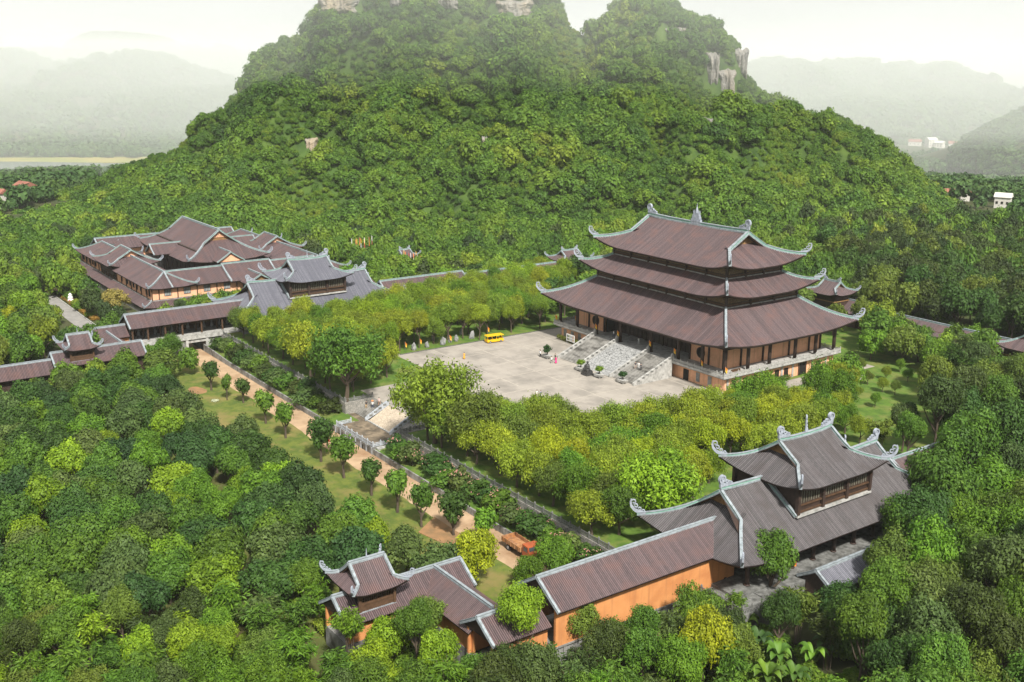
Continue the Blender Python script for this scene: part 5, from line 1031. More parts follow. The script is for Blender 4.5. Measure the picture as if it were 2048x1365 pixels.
for (x0, y0, x1, y1, n, w) in ((-198.5, .5, -194.0, 6.5, 9, 'left of the two rows of festival flags before the hill'), (-160.5, 3.0, -149.5, 4.6, 10, 'right of the two rows of festival flags before the hill')):
    for i in range(n): flag(x0 + (x1 - x0) * (i + rnd.uniform(-.4, .4)) / (n - 1), y0 + (y1 - y0) * i / (n - 1) + rnd.uniform(-1.5, 1.5), ground_z(x0, y0) + 4.4 - rnd.random() * 1.6, 'tall striped banner in the ' + w, 5.6, (('white', 'red'), ('orange_cloth', 'white'), ('yellow_cloth', 'red'), ('red', 'orange_cloth'))[i % 4], 'banners in the ' + w, .9, 0, 2.0, .22)
for (x, y) in ((-197, 3), (-155, 3.8)):
    mb = MB(); mb.box(x - 7, x + 7, y - 4.5, y + 4.5, -5, float(ground_z(x, y)) + 4.5); tag(mb.obj('knoll', ['ground']), 'low green knoll under the festival banners', kind='structure')
t = thing('bench', 'dark carved wooden bench on the right balcony of the hall', 'bench', (32.0, -16.4, FL), R_(90)); m = MB(); m.box(-1.6, 1.6, -.3, .3, .42, .5); m.obj('seat', ['wood_brown'], t); m = MB(); m.box(-1.6, 1.6, .24, .3, .5, 1.05); m.obj('backrest', ['wood_brown'], t)
for x in (-1.5, 1.5): m = MB(); m.box(x - .06, x + .06, -.28, .28, 0, .42); m.obj('leg', ['wood_brown'], t)
t = thing('sign_post', 'small dark red sign on a post at the lane edge opposite the terrace', 'sign', (1.0, -109.2, -4.4), R_(20)); m = MB(); m.tube([(0, 0, 0), (0, 0, 2.0)], [.05, .05], 6); m.obj('post', ['steel'], t); m = MB(); m.box(-.05, .8, -.03, .03, 1.45, 2.0); m.obj('sign_plate', ['red'], t)
# garden pieces along the access road, far left
def parasol(x, y, z, label, r=2.6):
    p = thing('parasol', label, 'parasol', (x, y, z)); m = MB(); m.tube([(0, 0, 0), (0, 0, 2.9)], [.05, .05], 6); m.obj('pole', ['steel'], p)
    m = MB(); m.lathe([(r, 2.35), (r * .55, 2.75), (.05, 3.0), (.04, 2.95), (r * .54, 2.68), (r * .98, 2.30)], 14); m.obj('canopy', ['pink'], p)
parasol(-191.5, -117.6, -5, 'pink parasol beside the access road far left', 3.0); parasol(-178.5, -136.0, -5, 'small pink canopy among trees at the left, right one of a pair', 2.4); parasol(-174.0, -143.0, -5, 'small pink canopy among trees at the left, left one of a pair', 1.9)
t = thing('white_sculpture', 'white garden sculpture with a red roundel beside the pink parasol', 'sculpture', (-176.5, -117.8, -5)); t.scale = (.7, .7, .62); m = MB(); m.box(-1.5, 1.5, -1.2, 1.2, 0, .8); m.lathe([(1.3, .8), (1.5, 1.6), (1.1, 2.6), (1.25, 3.3), (.8, 4.2), (.9, 4.8), (.3, 5.6), (.05, 5.9)], 10); m.obj('figure', ['white'], t)
m = MB(); ring(m, 0, 0, .55, .5, .12, 12); o = m.obj('roundel', ['red'], t, (1.25, -.9, 1.6), R_(35))
for (x, y, s, l) in ((-206.7, -116.3, 1.0, 'small white statue under trees left of the parasol'), (-160.3, -116.6, .9, 'small white statue in the flower bed by the access road'), (-145.8, -112.4, .8, 'small white statue near the pale bare tree')):
    t = thing('white_statue', l, 'statue', (x, y, -5)); m = MB(); m.lathe([(.8 * s, 0), (.85 * s, .4), (.5 * s, .6), (.75 * s, 1.4), (.5 * s, 2.2), (.3 * s, 2.4), (.42 * s, 2.9), (.1 * s, 3.3)], 10); m.obj('figure', ['white'], t)
# ------------------------------------------------------------------ far houses and the pond
def house(x, y, z, rz, w, d, h, label, roof='roof_red', floors=1):
    t = thing('house', label, 'house', (x, y, z), rz); m = MB(); m.box(-w/2, w/2, -d/2, d/2, -2, h); m.obj('wall', ['render_white'], t)
    m = MB(); m.prism([(-d/2 - .6, h), (d/2 + .6, h), (d/2 + .6, h + .25), (0, h + d * .34), (-d/2 - .6, h + .25)], 'x', -w/2 - .6, w/2 + .6); m.obj('roof', [roof], t)
    for f in range(floors):
        for k in range(3):
            for s in (-1, 1): window(t, 'x', s * d/2, -w/2 + w * (k + .5) / 3 - .6, -w/2 + w * (k + .5) / 3 + .6, .9 + 3 * f, 2.3 + 3 * f, s)
for (u, v, rz, w, d, h, l, rf, fl) in ((-294, 652, .3, 11, 8, 4.5, 'small house with a red roof among trees, upper one at the left edge', 'roof_red', 1), (-291, 612, .5, 10, 8, 4, 'small house with a red roof cut by the left edge', 'roof_red', 1),
        (599, 1895, .2, 14, 10, 10, 'white house standing above the right slope of the hill', 'render_white', 3), (633, 1727, .4, 18, 11, 5, 'red roofed house, leftmost in the hazy valley village', 'roof_red', 1), (648, 1700, 1.2, 15, 11, 10, 'tall white house in the middle of the valley village', 'render_white', 3), (657, 1690, .2, 14, 10, 6, 'low white house right beside the tall white one', 'render_white', 2), (682, 1693, .7, 18, 11, 5, 'red roofed house, rightmost in the hazy valley village', 'roof_red', 1),
        (262, 640, .9, 14, 6, 3.5, 'long low pinkish house in the right valley', 'roof_red', 1), (272, 600, .4, 8, 7, 4.5, 'small white house low in the right valley', 'render_white', 1)):
    x, y = UV(u, v); house(x, y, float(ground_z(x, y)) + 1.5, rz, w, d, h, l, rf, fl)
TREES = """
bamboo|112.1|-88.6|-5.0|3.7|9.0|6|drooping olive bamboo between the bananas and the shelter roof|
bamboo|119.1|-90.7|-5.0|3.2|9.0|11|dark olive bamboo above the bananas|
bamboo|82.4|-145.6|-4.8|2.8|10.0|3|fresh bamboo clump below the near roof tower|
bamboo|105.1|-94.4|-5.0|2.0|7.0|2|small bamboo by the railed terrace steps|
bamboo|136.1|-98.1|-5.0|5.5|10.4|6|0.57|
bamboo|141.6|-75.5|-2.8|4.8|11.8|11|0.56|
bamboo|91.7|-157.2|-4.8|4.0|6.5|2|2.51|
bamboo|85.1|-167.9|-4.8|3.9|8.3|2|m.52|m
bamboo|105.3|-138.2|-5.0|3.7|9.2|11|0.53|
bamboo|76.5|-175.1|-4.8|3.7|7.5|2|2.52|
bamboo|107.3|-133.7|-5.0|3.6|6.8|4|0.53|
bamboo|69.0|-179.0|-4.8|3.8|9.4|2|3.52|
bamboo|74.0|-170.7|-4.8|3.8|8.3|2|1.52|
bamboo|59.4|-188.4|-4.8|3.7|6.6|3|2.41|
bamboo|77.1|-152.6|-4.8|3.9|7.2|2|0.51|
bamboo|63.4|-186.6|-4.8|3.6|7.9|11|0.41|
bamboo|87.5|-150.3|-4.8|3.6|7.4|2|1.51|
bamboo|99.4|-140.3|-5.0|3.5|9.2|3|0.53|
bamboo|117.0|-126.3|-5.0|3.3|9.4|2|2.15|
bamboo|78.4|-178.4|-4.8|3.4|7.3|6|0.52|
bamboo|81.0|-153.1|-4.8|3.7|8.6|3|0.51|
bamboo|62.7|-167.1|-4.8|3.8|6.7|11|0.52|
bamboo|110.4|-122.4|-5.0|3.4|8.3|2|3.54|
bamboo|114.9|-119.2|-5.0|3.3|6.9|9|0.54|
bamboo|66.3|-151.5|-4.8|3.9|6.6|9|0.51|
bamboo|88.4|-165.6|-4.8|3.1|7.7|2|m.51|m
bamboo|101.0|-126.8|-5.0|3.5|7.4|2|0.15|
bamboo|62.9|-155.9|-4.8|3.8|8.2|3|1.50|
bamboo|120.1|-117.8|-5.0|3.1|7.7|2|0.54|
bamboo|94.6|-144.7|-5.0|3.2|7.3|4|0.18|
bamboo|109.6|-104.4|-5.0|3.5|9.2|11|0.43|
bamboo|106.2|-108.4|-5.0|3.5|8.4|9|1.54|
bamboo|112.7|-126.5|-5.0|3.0|8.8|3|0.54|
bamboo|116.1|-106.7|-5.0|3.2|7.8|2|0.42|
bamboo|61.1|-174.2|-4.8|3.2|8.7|4|0.52|
bamboo|67.8|-174.1|-4.8|3.1|7.4|2|0.52|
bamboo|67.7|-142.8|-4.8|3.5|6.7|3|0.16|
bamboo|108.3|-127.3|-5.0|2.9|8.3|9|0.15|
bamboo|105.0|-123.9|-5.0|3.0|8.1|11|0.15|
bamboo|64.7|-162.8|-4.8|3.1|7.0|4|0.50|
bamboo|87.6|-155.0|-4.8|2.8|7.0|3|1.51|
bamboo|66.3|-182.9|-4.8|2.8|8.4|3|1.52|
bamboo|71.0|-153.7|-4.8|3.0|8.4|2|3.16|
bamboo|119.2|-111.5|-5.0|2.6|6.3|2|1.54|
bamboo|55.2|-173.3|-4.8|2.9|8.9|3|0.41|
bamboo|50.8|-181.7|-4.8|2.9|6.6|2|0.41|
bamboo|69.9|-147.4|-4.8|2.9|6.8|2|3.51|
bamboo|80.7|27.5|0.0|4.6|12.3|2|0.38|
bamboo|85.3|14.4|0.0|4.3|11.7|11|1.38|
bamboo|79.9|33.6|0.0|4.5|10.8|11|0.38|
bamboo|71.7|20.9|0.0|4.4|11.3|0|0.38|
bamboo|77.3|-3.6|0.0|4.0|12.1|11|0.39|
bamboo|60.6|31.2|0.0|4.6|13.2|9|0.37|
bamboo|81.0|-28.0|0.0|3.3|9.2|6|0.13|
bamboo|66.8|18.6|0.0|3.9|13.9|0|0.37|
wood|-154.9|-109.7|-5.0|4.9|6.9|10|pale bare twiggy tree beside the access road|
wood|42.0|87.1|-2.9|5.5|14.6|0|0.38|
wood|41.2|43.4|0.0|4.9|7.3|2|1.37|
wood|46.4|6.1|0.0|4.4|7.7|3|0.3|
wood|49.5|43.5|0.0|4.7|8.2|7|0.37|
wood|37.3|94.0|-1.9|5.3|13.0|11|0.38|
wood|34.3|103.5|-0.8|5.5|13.0|11|2.38|
wood|34.2|43.5|0.0|4.8|8.4|3|0.37|
wood|56.1|47.4|0.0|4.6|10.5|2|0.38|
wood|29.4|40.9|0.0|4.8|10.7|2|0.3|
wood|24.8|86.9|-2.9|5.3|13.8|0|1.37|
wood|41.0|36.7|0.0|4.6|9.7|6|1.37|
wood|11.0|92.3|-2.1|5.5|11.6|11|1.37|
wood|6.5|87.3|-2.9|5.4|12.0|6|2.37|
wood|-68.6|-122.9|-4.5|4.4|7.4|6|0.25|
wood|-86.7|-135.2|-5.0|4.5|10.7|2|0.23|
wood|12.9|99.1|-1.2|5.4|14.3|0|1.47|
wood|29.7|110.2|-0.5|5.2|14.2|11|3.38|
wood|-68.7|-145.4|-4.8|4.1|7.7|2|1.23|
wood|-98.7|-148.7|-5.0|4.4|8.3|3|0.24|
wood|25.7|121.9|-0.5|5.3|14.2|0|m.38|m
wood|-7.1|105.2|-0.7|5.5|14.5|11|m.47|m
wood|-97.2|-156.0|-5.0|4.3|10.7|6|0.24|
wood|-121.3|-138.0|-5.0|4.8|10.3|6|0.30|
wood|-91.1|-150.0|-5.0|4.2|11.0|2|0.24|
wood|-135.2|-150.3|-5.0|4.7|9.6|2|m.24|m
wood|-9.7|45.5|0.0|4.9|9.1|3|m.36|m
wood|-104.2|-157.1|-5.0|4.2|8.6|0|1.24|
wood|-119.6|-149.0|-5.0|4.5|8.9|3|2.24|
wood|-14.4|93.6|-1.9|5.3|11.2|11|0.36|
wood|-7.6|117.1|-0.5|5.4|12.4|11|3.47|
wood|-30.0|42.8|0.0|5.0|9.4|3|2.4|
wood|-6.3|136.2|-0.5|5.5|11.7|11|m.47|m
wood|19.3|132.6|-0.5|5.1|12.7|6|2.38|
wood|-1.7|40.3|0.0|4.6|10.9|7|1.36|
wood|-110.0|-141.4|-5.0|4.3|10.3|7|0.30|
wood|-38.1|13.2|0.0|4.8|10.7|3|3.2|
wood|-112.5|-91.1|-5.0|4.8|9.4|7|0.22|
wood|30.9|89.1|-2.6|4.6|14.3|0|3.38|
wood|3.9|120.6|-0.5|5.2|12.3|0|m.47|m
wood|33.0|34.2|0.0|4.1|7.8|3|1.3|
wood|-109.5|-150.8|-5.0|4.2|7.4|2|1.24|
wood|-28.2|120.5|-0.5|5.5|13.8|11|m.36|m
wood|-0.9|85.2|-3.2|4.9|12.4|6|3.37|
wood|15.3|125.9|-0.5|5.0|12.8|11|m.47|m
wood|-2.1|100.5|-1.0|5.0|11.4|11|3.37|
wood|15.5|107.7|-0.5|4.8|12.3|0|m.47|m
wood|-60.3|12.8|0.0|4.9|9.2|2|1.34|
wood|16.7|140.7|-0.5|5.1|11.9|0|m.38|m
wood|-2.2|110.0|-0.5|5.0|11.6|0|3.47|
wood|-6.3|31.6|0.0|4.4|9.2|6|0.4|
wood|49.7|36.7|0.0|3.8|7.2|2|3.37|
wood|-18.0|86.1|-3.0|5.0|9.2|2|1.36|
wood|8.5|128.1|-0.5|5.0|13.5|11|m.47|m
wood|7.6|109.2|-0.5|4.9|12.5|11|1.47|
wood|-97.6|-137.1|-5.0|4.0|10.0|0|0.23|
wood|-19.5|112.0|-0.5|5.2|14.5|0|3.3|
wood|-22.7|106.5|-0.6|5.2|12.5|0|2.36|
wood|-53.9|25.8|0.0|4.9|10.0|2|m.2|m
wood|-125.1|-152.0|-5.0|4.2|10.9|2|m.24|m
wood|-12.2|132.4|-0.5|5.2|12.2|11|2.47|
wood|-86.8|-159.8|-5.0|3.7|8.9|6|1.24|
wood|-66.2|-153.2|-4.8|3.5|5.7|7|0.24|
wood|-103.3|-124.2|-4.5|4.2|9.7|2|2.23|
wood|-6.6|93.7|-1.9|4.8|14.2|6|m.36|m
wood|30.6|49.6|0.0|4.0|8.8|6|0.37|
wood|-12.2|147.4|-0.5|5.3|13.0|6|2.47|
wood|-12.9|100.4|-1.1|5.0|13.9|11|1.3|
wood|-177.2|-136.8|-5.0|4.9|10.5|3|3.31|
wood|-104.1|-145.8|-5.0|4.0|7.5|3|1.24|
wood|-46.1|122.2|-0.5|5.5|14.5|6|2.5|
wood|37.9|81.8|-3.7|4.2|12.3|0|1.38|
wood|-45.1|1.3|0.0|4.5|7.8|2|m.0|m
wood|55.7|37.2|0.0|3.6|8.7|3|1.37|
wood|-69.1|-130.9|-4.8|3.7|8.4|3|2.23|
wood|-21.1|137.7|-0.5|5.3|14.7|6|0.47|
wood|8.1|150.6|-0.5|5.1|12.3|0|m.38|m
wood|-125.6|-90.2|-5.0|4.6|8.2|3|0.22|
wood|-4.8|124.0|-0.5|5.0|14.6|0|2.47|
wood|-39.0|27.3|0.0|4.6|9.9|3|m.2|m
wood|-103.9|-99.7|-5.0|4.3|7.8|2|1.22|
wood|-34.3|156.2|-0.5|5.6|14.2|11|m.47|m
wood|29.6|96.8|-1.5|4.4|12.8|11|1.38|
wood|-58.9|-2.3|0.0|4.5|9.8|0|0.1|
wood|17.4|92.4|-2.1|4.5|11.7|0|0.37|
wood|-115.5|-96.2|-5.0|4.4|8.1|2|0.22|
wood|-60.9|30.9|0.0|4.8|7.5|6|2.2|
wood|22.2|53.1|0.0|4.1|10.4|7|1.37|
wood|-48.1|30.3|0.0|4.7|9.7|6|3.34|
wood|-4.4|142.7|-0.5|5.1|11.2|11|m.47|m
wood|2.0|147.6|-0.5|5.0|13.8|6|3.38|
wood|-60.5|43.0|0.0|4.9|7.8|6|3.2|
wood|-13.3|156.6|-0.5|5.3|14.7|11|m.47|m
wood|10.1|47.7|0.0|4.1|8.1|6|2.36|
wood|-39.4|85.6|-3.1|5.0|7.0|3|3.5|
wood|-45.4|73.1|-4.7|5.0|8.0|2|m.5|m
wood|-55.6|5.0|0.0|4.5|8.2|2|3.0|
wood|-48.9|148.6|-0.5|5.6|13.4|11|m.36|m
wood|-114.4|-154.9|-5.0|3.9|8.2|3|3.24|
wood|-158.2|-139.4|-5.0|4.5|10.5|2|3.31|
wood|-6.2|181.3|-0.5|5.3|14.8|11|m.38|m
wood|5.2|38.0|0.0|4.1|9.5|3|3.36|
wood|-108.9|-116.9|-4.5|4.1|7.5|0|0.26|
wood|-24.3|166.4|-0.5|5.4|14.2|11|m.47|m
wood|-24.1|89.5|-2.5|4.8|10.7|2|0.36|
wood|-47.0|44.1|0.0|4.7|8.9|3|m.4|m
wood|-25.5|159.2|-0.5|5.3|13.3|6|1.47|
wood|-65.6|18.1|0.0|4.7|7.9|7|0.34|
wood|-84.2|30.6|0.0|5.0|10.6|0|0.34|
wood|-35.0|36.1|0.0|4.5|10.5|3|m.4|m
wood|-32.8|109.1|-0.5|5.0|12.5|0|1.36|
wood|-122.6|-36.3|-5.0|4.9|9.2|3|0.21|
wood|18.4|85.8|-3.1|4.3|11.0|11|0.37|
wood|-184.2|-140.6|-5.0|4.7|9.3|6|2.31|
wood|-47.7|138.6|-0.5|5.4|11.5|11|m.36|m
wood|5.3|102.3|-0.9|4.5|13.3|11|0.47|
wood|-58.3|74.3|-4.6|5.0|9.2|0|0.4|
wood|43.6|93.9|-1.9|4.0|11.6|0|2.38|
wood|-49.6|82.4|-3.6|4.9|9.9|3|m.5|m
wood|-31.1|89.6|-2.5|4.8|7.7|3|0.36|
wood|-38.8|45.1|0.0|4.5|8.3|2|3.4|
wood|-41.2|79.7|-4.0|4.8|7.6|2|m.5|m
wood|-171.0|-143.9|-5.0|4.5|8.2|0|m.31|m
wood|-103.3|-132.6|-5.0|3.8|7.1|3|0.23|
wood|11.5|119.9|-0.5|4.5|11.3|11|m.47|m
wood|-43.2|160.3|-0.5|5.4|12.3|6|m.47|m
wood|-84.9|38.4|0.0|4.9|7.8|2|0.34|
wood|-11.2|111.0|-0.5|4.7|13.6|11|m.47|m
wood|40.3|72.0|-4.8|3.8|9.2|3|0.38|
wood|-51.8|37.7|0.0|4.5|8.8|6|2.4|
wood|-30.9|169.4|-0.5|5.3|14.5|11|m.47|m
wood|-20.1|73.0|-4.7|4.5|10.5|0|0.36|
wood|-131.1|-35.3|-5.0|4.8|10.7|3|3.21|
wood|22.6|108.3|-0.5|4.3|11.4|6|0.38|
wood|-27.5|37.5|0.0|4.2|8.0|3|1.4|
wood|51.8|54.0|0.0|3.5|7.9|7|0.38|
wood|-140.3|-19.1|-5.0|5.0|10.0|3|2.21|
wood|-61.5|153.5|-0.5|5.5|12.3|0|m.36|m
wood|-4.8|174.4|-0.5|5.0|13.4|0|m.47|m
wood|-76.7|42.5|0.0|4.8|8.3|2|1.2|
wood|-27.8|29.9|0.0|4.2|10.2|3|3.4|
wood|2.9|96.1|-1.6|4.3|14.8|0|2.37|
wood|-120.8|11.0|-5.0|5.0|7.8|0|0.35|
wood|-49.0|-12.1|0.0|4.1|7.2|2|0.1|
wood|-34.2|205.6|-0.5|5.5|12.9|0|m.47|m
wood|18.2|116.4|-0.5|4.3|12.2|0|m.47|m
wood|-54.9|18.8|0.0|4.3|8.3|2|3.2|
wood|22.5|97.3|-1.4|4.1|14.7|6|3.47|
wood|-63.5|147.4|-0.5|5.4|11.2|11|2.5|
wood|-19.7|180.4|-0.5|5.1|11.6|0|m.47|m
wood|-76.8|158.4|-0.5|5.6|14.4|11|1.5|
wood|-18.1|44.7|0.0|4.1|8.2|7|3.5|
wood|-23.8|95.1|-1.7|4.5|9.4|2|2.36|
wood|-67.0|53.9|0.0|4.7|8.8|3|m.2|m
wood|-30.6|82.0|-3.6|4.5|7.9|7|0.36|
wood|-74.5|81.0|-3.8|4.9|8.6|3|m.5|m
wood|-23.8|189.7|-0.5|5.2|14.9|11|m.47|m
wood|-47.5|115.3|-0.5|4.9|8.9|2|1.5|
wood|44.8|52.7|0.0|3.5|8.5|2|2.37|
wood|-20.7|37.1|0.0|4.0|8.7|2|1.4|
wood|-40.7|-4.4|0.0|3.9|9.3|2|2.0|
wood|-61.2|52.0|0.0|4.6|7.9|2|m.2|m
wood|-50.3|173.6|-0.5|5.3|12.1|0|m.47|m
wood|-133.1|-61.6|-5.0|4.4|7.1|7|0.20|
wood|-121.3|-9.0|-5.0|4.7|10.9|3|2.33|
wood|-71.3|26.5|0.0|4.5|7.4|3|1.34|
wood|-5.9|51.6|0.0|4.0|10.4|6|1.4|
wood|-118.0|19.6|-5.0|4.9|10.0|7|1.35|
wood|-149.8|-137.5|-5.0|4.0|10.5|3|1.31|
wood|23.7|46.5|0.0|3.6|9.2|7|0.3|
wood|-130.2|-7.2|-5.0|4.8|7.8|3|1.33|
wood|-227.7|-134.0|-5.0|4.8|10.2|0|m.31|m
wood|-34.9|54.9|0.0|4.3|8.5|2|m.5|m
wood|-23.5|81.9|-3.7|4.3|9.8|6|0.36|
wood|-35.6|235.9|-0.5|5.6|13.1|11|m.47|m
wood|-128.4|-142.7|-5.0|3.8|9.4|0|0.24|
wood|-38.0|118.4|-0.5|4.7|14.8|11|1.36|
wood|-150.1|-5.2|-5.0|5.0|9.0|3|0.33|
wood|-13.1|28.4|0.0|3.8|7.3|3|0.4|
wood|-60.7|116.3|-0.5|4.9|7.6|3|0.5|
wood|-81.8|-120.2|-4.5|3.4|5.3|2|3.22|
wood|-16.3|192.0|-0.5|5.0|12.0|6|m.47|m
wood|-86.3|54.3|0.0|4.7|8.1|0|2.2|
wood|-129.1|-29.0|-5.0|4.5|7.2|7|0.21|
wood|37.5|48.2|0.0|3.4|8.1|2|0.37|
wood|-83.2|46.3|0.0|4.6|8.0|0|1.2|
wood|-122.7|4.1|-5.0|4.7|7.1|2|0.35|
wood|-8.1|86.4|-3.0|4.2|11.3|6|3.3|
wood|-31.8|163.2|-0.5|4.9|11.8|11|m.47|m
wood|-29.5|198.6|-0.5|5.2|12.8|0|m.47|m
wood|-13.1|77.1|-4.3|4.1|8.5|6|1.36|
wood|-85.2|160.5|-0.5|5.4|13.2|11|0.5|
wood|-198.8|-137.2|-5.0|4.4|7.6|7|3.24|
wood|-13.3|179.3|-0.5|4.8|12.2|0|m.47|m
wood|-8.5|161.2|-0.5|4.7|11.7|11|m.47|m
wood|-63.0|182.2|-0.5|5.3|14.1|6|m.47|m
wood|-55.8|138.3|-0.5|5.0|12.4|11|3.5|
wood|-43.5|36.7|0.0|4.1|7.9|0|1.4|
wood|-115.7|-4.1|-5.0|4.5|8.7|3|0.35|
wood|-19.0|31.1|0.0|3.8|9.0|2|0.4|
wood|-48.1|131.6|-0.5|4.8|11.2|11|2.36|
wood|-14.5|70.5|-4.9|4.1|9.8|3|2.36|
wood|-13.5|120.4|-0.5|4.4|11.2|0|m.47|m
wood|-165.6|-137.2|-5.0|4.1|10.3|2|2.31|
wood|-96.9|83.0|-3.5|4.9|8.4|2|m.2|m
wood|-107.5|61.3|-5.0|4.9|10.5|6|0.2|
wood|-51.8|-2.6|0.0|3.9|10.4|2|1.1|
wood|-114.2|-146.1|-5.0|3.5|10.8|2|3.24|
wood|1.4|32.1|0.0|3.6|8.3|2|2.4|
wood|-58.7|37.0|0.0|4.2|10.9|7|1.2|
wood|-63.8|225.0|-0.5|5.6|14.3|0|m.47|m
wood|-237.5|-129.8|-5.0|4.8|9.8|6|3.31|
wood|-45.1|19.5|0.0|4.0|9.7|3|2.2|
wood|5.2|137.2|-0.5|4.3|14.4|11|m.47|m
wood|-58.6|174.9|-0.5|5.2|14.3|6|m.47|m
wood|-116.4|-23.3|-5.0|4.3|7.0|2|0.21|
wood|-20.6|118.9|-0.5|4.4|12.5|6|m.47|m
wood|14.6|54.3|0.0|3.6|10.0|6|1.3|
wood|-42.5|180.9|-0.5|5.0|14.0|6|m.47|m
wood|-25.8|209.9|-0.5|5.1|14.5|11|m.47|m
wood|-78.9|186.4|-0.5|5.4|14.9|11|m.5|m
wood|-19.1|144.8|-0.5|4.6|11.3|0|m.47|m
wood|-32.8|147.0|-0.5|4.7|12.1|0|m.47|m
wood|-38.5|186.7|-0.5|5.0|13.2|0|m.47|m
wood|-37.9|194.8|-0.5|5.1|11.9|0|m.47|m
wood|-147.8|-21.4|-5.0|4.7|9.1|0|0.21|
wood|-53.7|118.9|-0.5|4.7|8.5|6|0.5|
wood|-93.6|183.1|-0.5|5.5|12.4|0|1.5|
wood|-3.5|167.1|-0.5|4.5|13.3|0|m.47|m
wood|-155.9|-145.0|-5.0|3.9|7.3|2|m.24|m
wood|-243.2|-125.5|-5.0|4.8|10.1|3|3.27|
wood|-28.1|179.8|-0.5|4.8|11.3|0|m.47|m
wood|-72.6|120.8|-0.5|4.9|10.7|6|1.5|
wood|-51.7|218.1|-0.5|5.3|13.9|0|m.47|m
wood|-72.3|201.9|-0.5|5.4|11.3|0|m.47|m
wood|-189.9|-129.7|-5.0|4.2|9.3|6|1.31|
wood|-40.5|151.7|-0.5|4.8|12.3|11|m.47|m
wood|-131.2|15.3|-5.0|4.7|9.5|7|0.35|
wood|-53.2|235.7|-0.5|5.4|12.4|11|m.47|m
wood|-23.5|129.3|-0.5|4.4|11.5|6|m.47|m
wood|-27.4|113.7|-0.5|4.4|13.6|11|2.3|
wood|-75.0|-120.3|-4.5|3.2|7.3|2|2.22|
wood|-134.1|-137.8|-5.0|3.6|7.4|0|1.30|
wood|-151.1|12.6|-5.0|4.8|7.9|2|0.33|
wood|-82.9|201.5|-0.5|5.5|11.4|6|m.47|m
wood|-39.7|143.2|-0.5|4.7|12.0|11|m.47|m
wood|-189.4|-136.5|-5.0|4.2|8.3|7|3.31|
wood|-50.7|160.4|-0.5|4.9|14.6|11|m.47|m
wood|-127.8|-0.8|-5.0|4.5|8.1|2|2.35|
wood|-140.8|12.1|-5.0|4.7|10.4|2|1.35|
wood|34.4|75.0|-4.5|3.5|7.5|2|1.38|
wood|-66.0|84.3|-3.3|4.5|9.4|3|m.5|m
wood|-16.1|126.9|-0.5|4.3|14.5|0|m.47|m
wood|-53.5|54.0|0.0|4.2|9.3|3|m.4|m
wood|3.5|114.2|-0.5|4.0|12.2|0|0.47|
wood|-50.7|92.4|-2.1|4.4|9.1|7|0.5|
wood|-63.2|242.3|-0.5|5.5|12.2|0|m.47|m
wood|-44.5|53.9|0.0|4.1|8.3|3|m.4|m
wood|-149.3|28.9|-5.0|4.9|9.4|2|3.35|
wood|-131.9|60.6|-5.0|4.9|8.0|6|0.34|
wood|-94.3|114.5|-0.5|4.9|7.0|2|m.5|m
wood|-238.3|-121.5|-5.0|4.7|7.2|0|3.31|
wood|-77.9|218.1|-0.5|5.5|14.2|6|m.47|m
wood|-197.6|-111.4|-5.0|4.4|9.5|7|0.27|
wood|-64.8|215.2|-0.5|5.3|12.9|11|m.47|m
wood|-40.4|109.6|-0.5|4.4|8.0|3|1.36|
wood|-116.5|62.2|-5.0|4.8|10.6|3|0.34|
wood|-69.3|132.7|-0.5|4.8|8.4|2|0.5|
wood|-232.2|-128.7|-5.0|4.6|11.0|2|m.31|m
wood|-14.3|167.2|-0.5|4.5|12.2|11|m.47|m
wood|-241.5|-105.7|-5.0|4.8|7.8|2|0.27|
wood|-62.4|161.7|-0.5|4.9|11.8|0|m.36|m
wood|-67.1|140.4|-0.5|4.8|14.1|0|0.5|
wood|-247.1|-91.5|-5.0|5.0|10.0|0|0.27|
wood|-173.1|-131.4|-5.0|4.0|11.0|3|0.31|
wood|-31.8|185.6|-0.5|4.8|14.3|11|m.47|m
wood|-133.1|-22.6|-5.0|4.3|10.2|3|1.21|
wood|-36.8|21.8|0.0|3.7|10.2|2|m.2|m
wood|-207.9|-113.0|-5.0|4.4|7.4|7|0.31|
wood|-33.1|224.6|-0.5|5.1|11.2|11|m.47|m
wood|-199.0|-120.0|-5.0|4.3|8.4|2|0.31|
wood|-142.7|35.9|-5.0|4.8|7.5|2|2.6|
wood|-26.1|101.2|-1.0|4.2|9.1|2|3.36|
wood|-162.5|-144.0|-5.0|3.8|7.3|2|m.31|m
wood|-271.9|-123.3|-5.0|4.9|10.6|2|m.31|m
banana|120.9|-99.8|-5.0|2.3|5.2|2|2.42|
banana|118.6|-102.6|-5.0|2.3|5.2|2|1.42|
banana|119.0|-93.9|-5.0|2.3|5.2|3|0.42|
banana|115.9|-97.4|-5.0|2.3|5.2|2|0.42|
banana|118.3|-89.8|-5.0|2.3|5.2|0|0.57|
banana|112.0|-96.9|-5.0|2.3|5.2|0|0.42|
banana|107.4|-94.7|-5.0|2.3|5.2|2|0.43|
courtx|-85.3|-114.1|-4.5|4.1|7.0|2|round tree before the open left gallery|
lane|60.6|-108.5|-4.5|2.2|6.6|3|small clipped lane tree, twelfth along the lawn strip counted from the underpass|clipped trees along the lane
lane|53.6|-110.5|-4.5|2.2|7.4|0|small clipped lane tree, eleventh along the lawn strip counted from the underpass|clipped trees along the lane
lane|39.3|-113.7|-4.5|2.2|8.2|2|small clipped lane tree, ninth along the lawn strip counted from the underpass|clipped trees along the lane
lane|18.5|-114.1|-4.5|2.4|8.6|2|small clipped lane tree, seventh along the lawn strip counted from the underpass|clipped trees along the lane
lane|7.7|-113.9|-4.5|2.3|8.6|0|small clipped lane tree, sixth along the lawn strip counted from the underpass|clipped trees along the lane
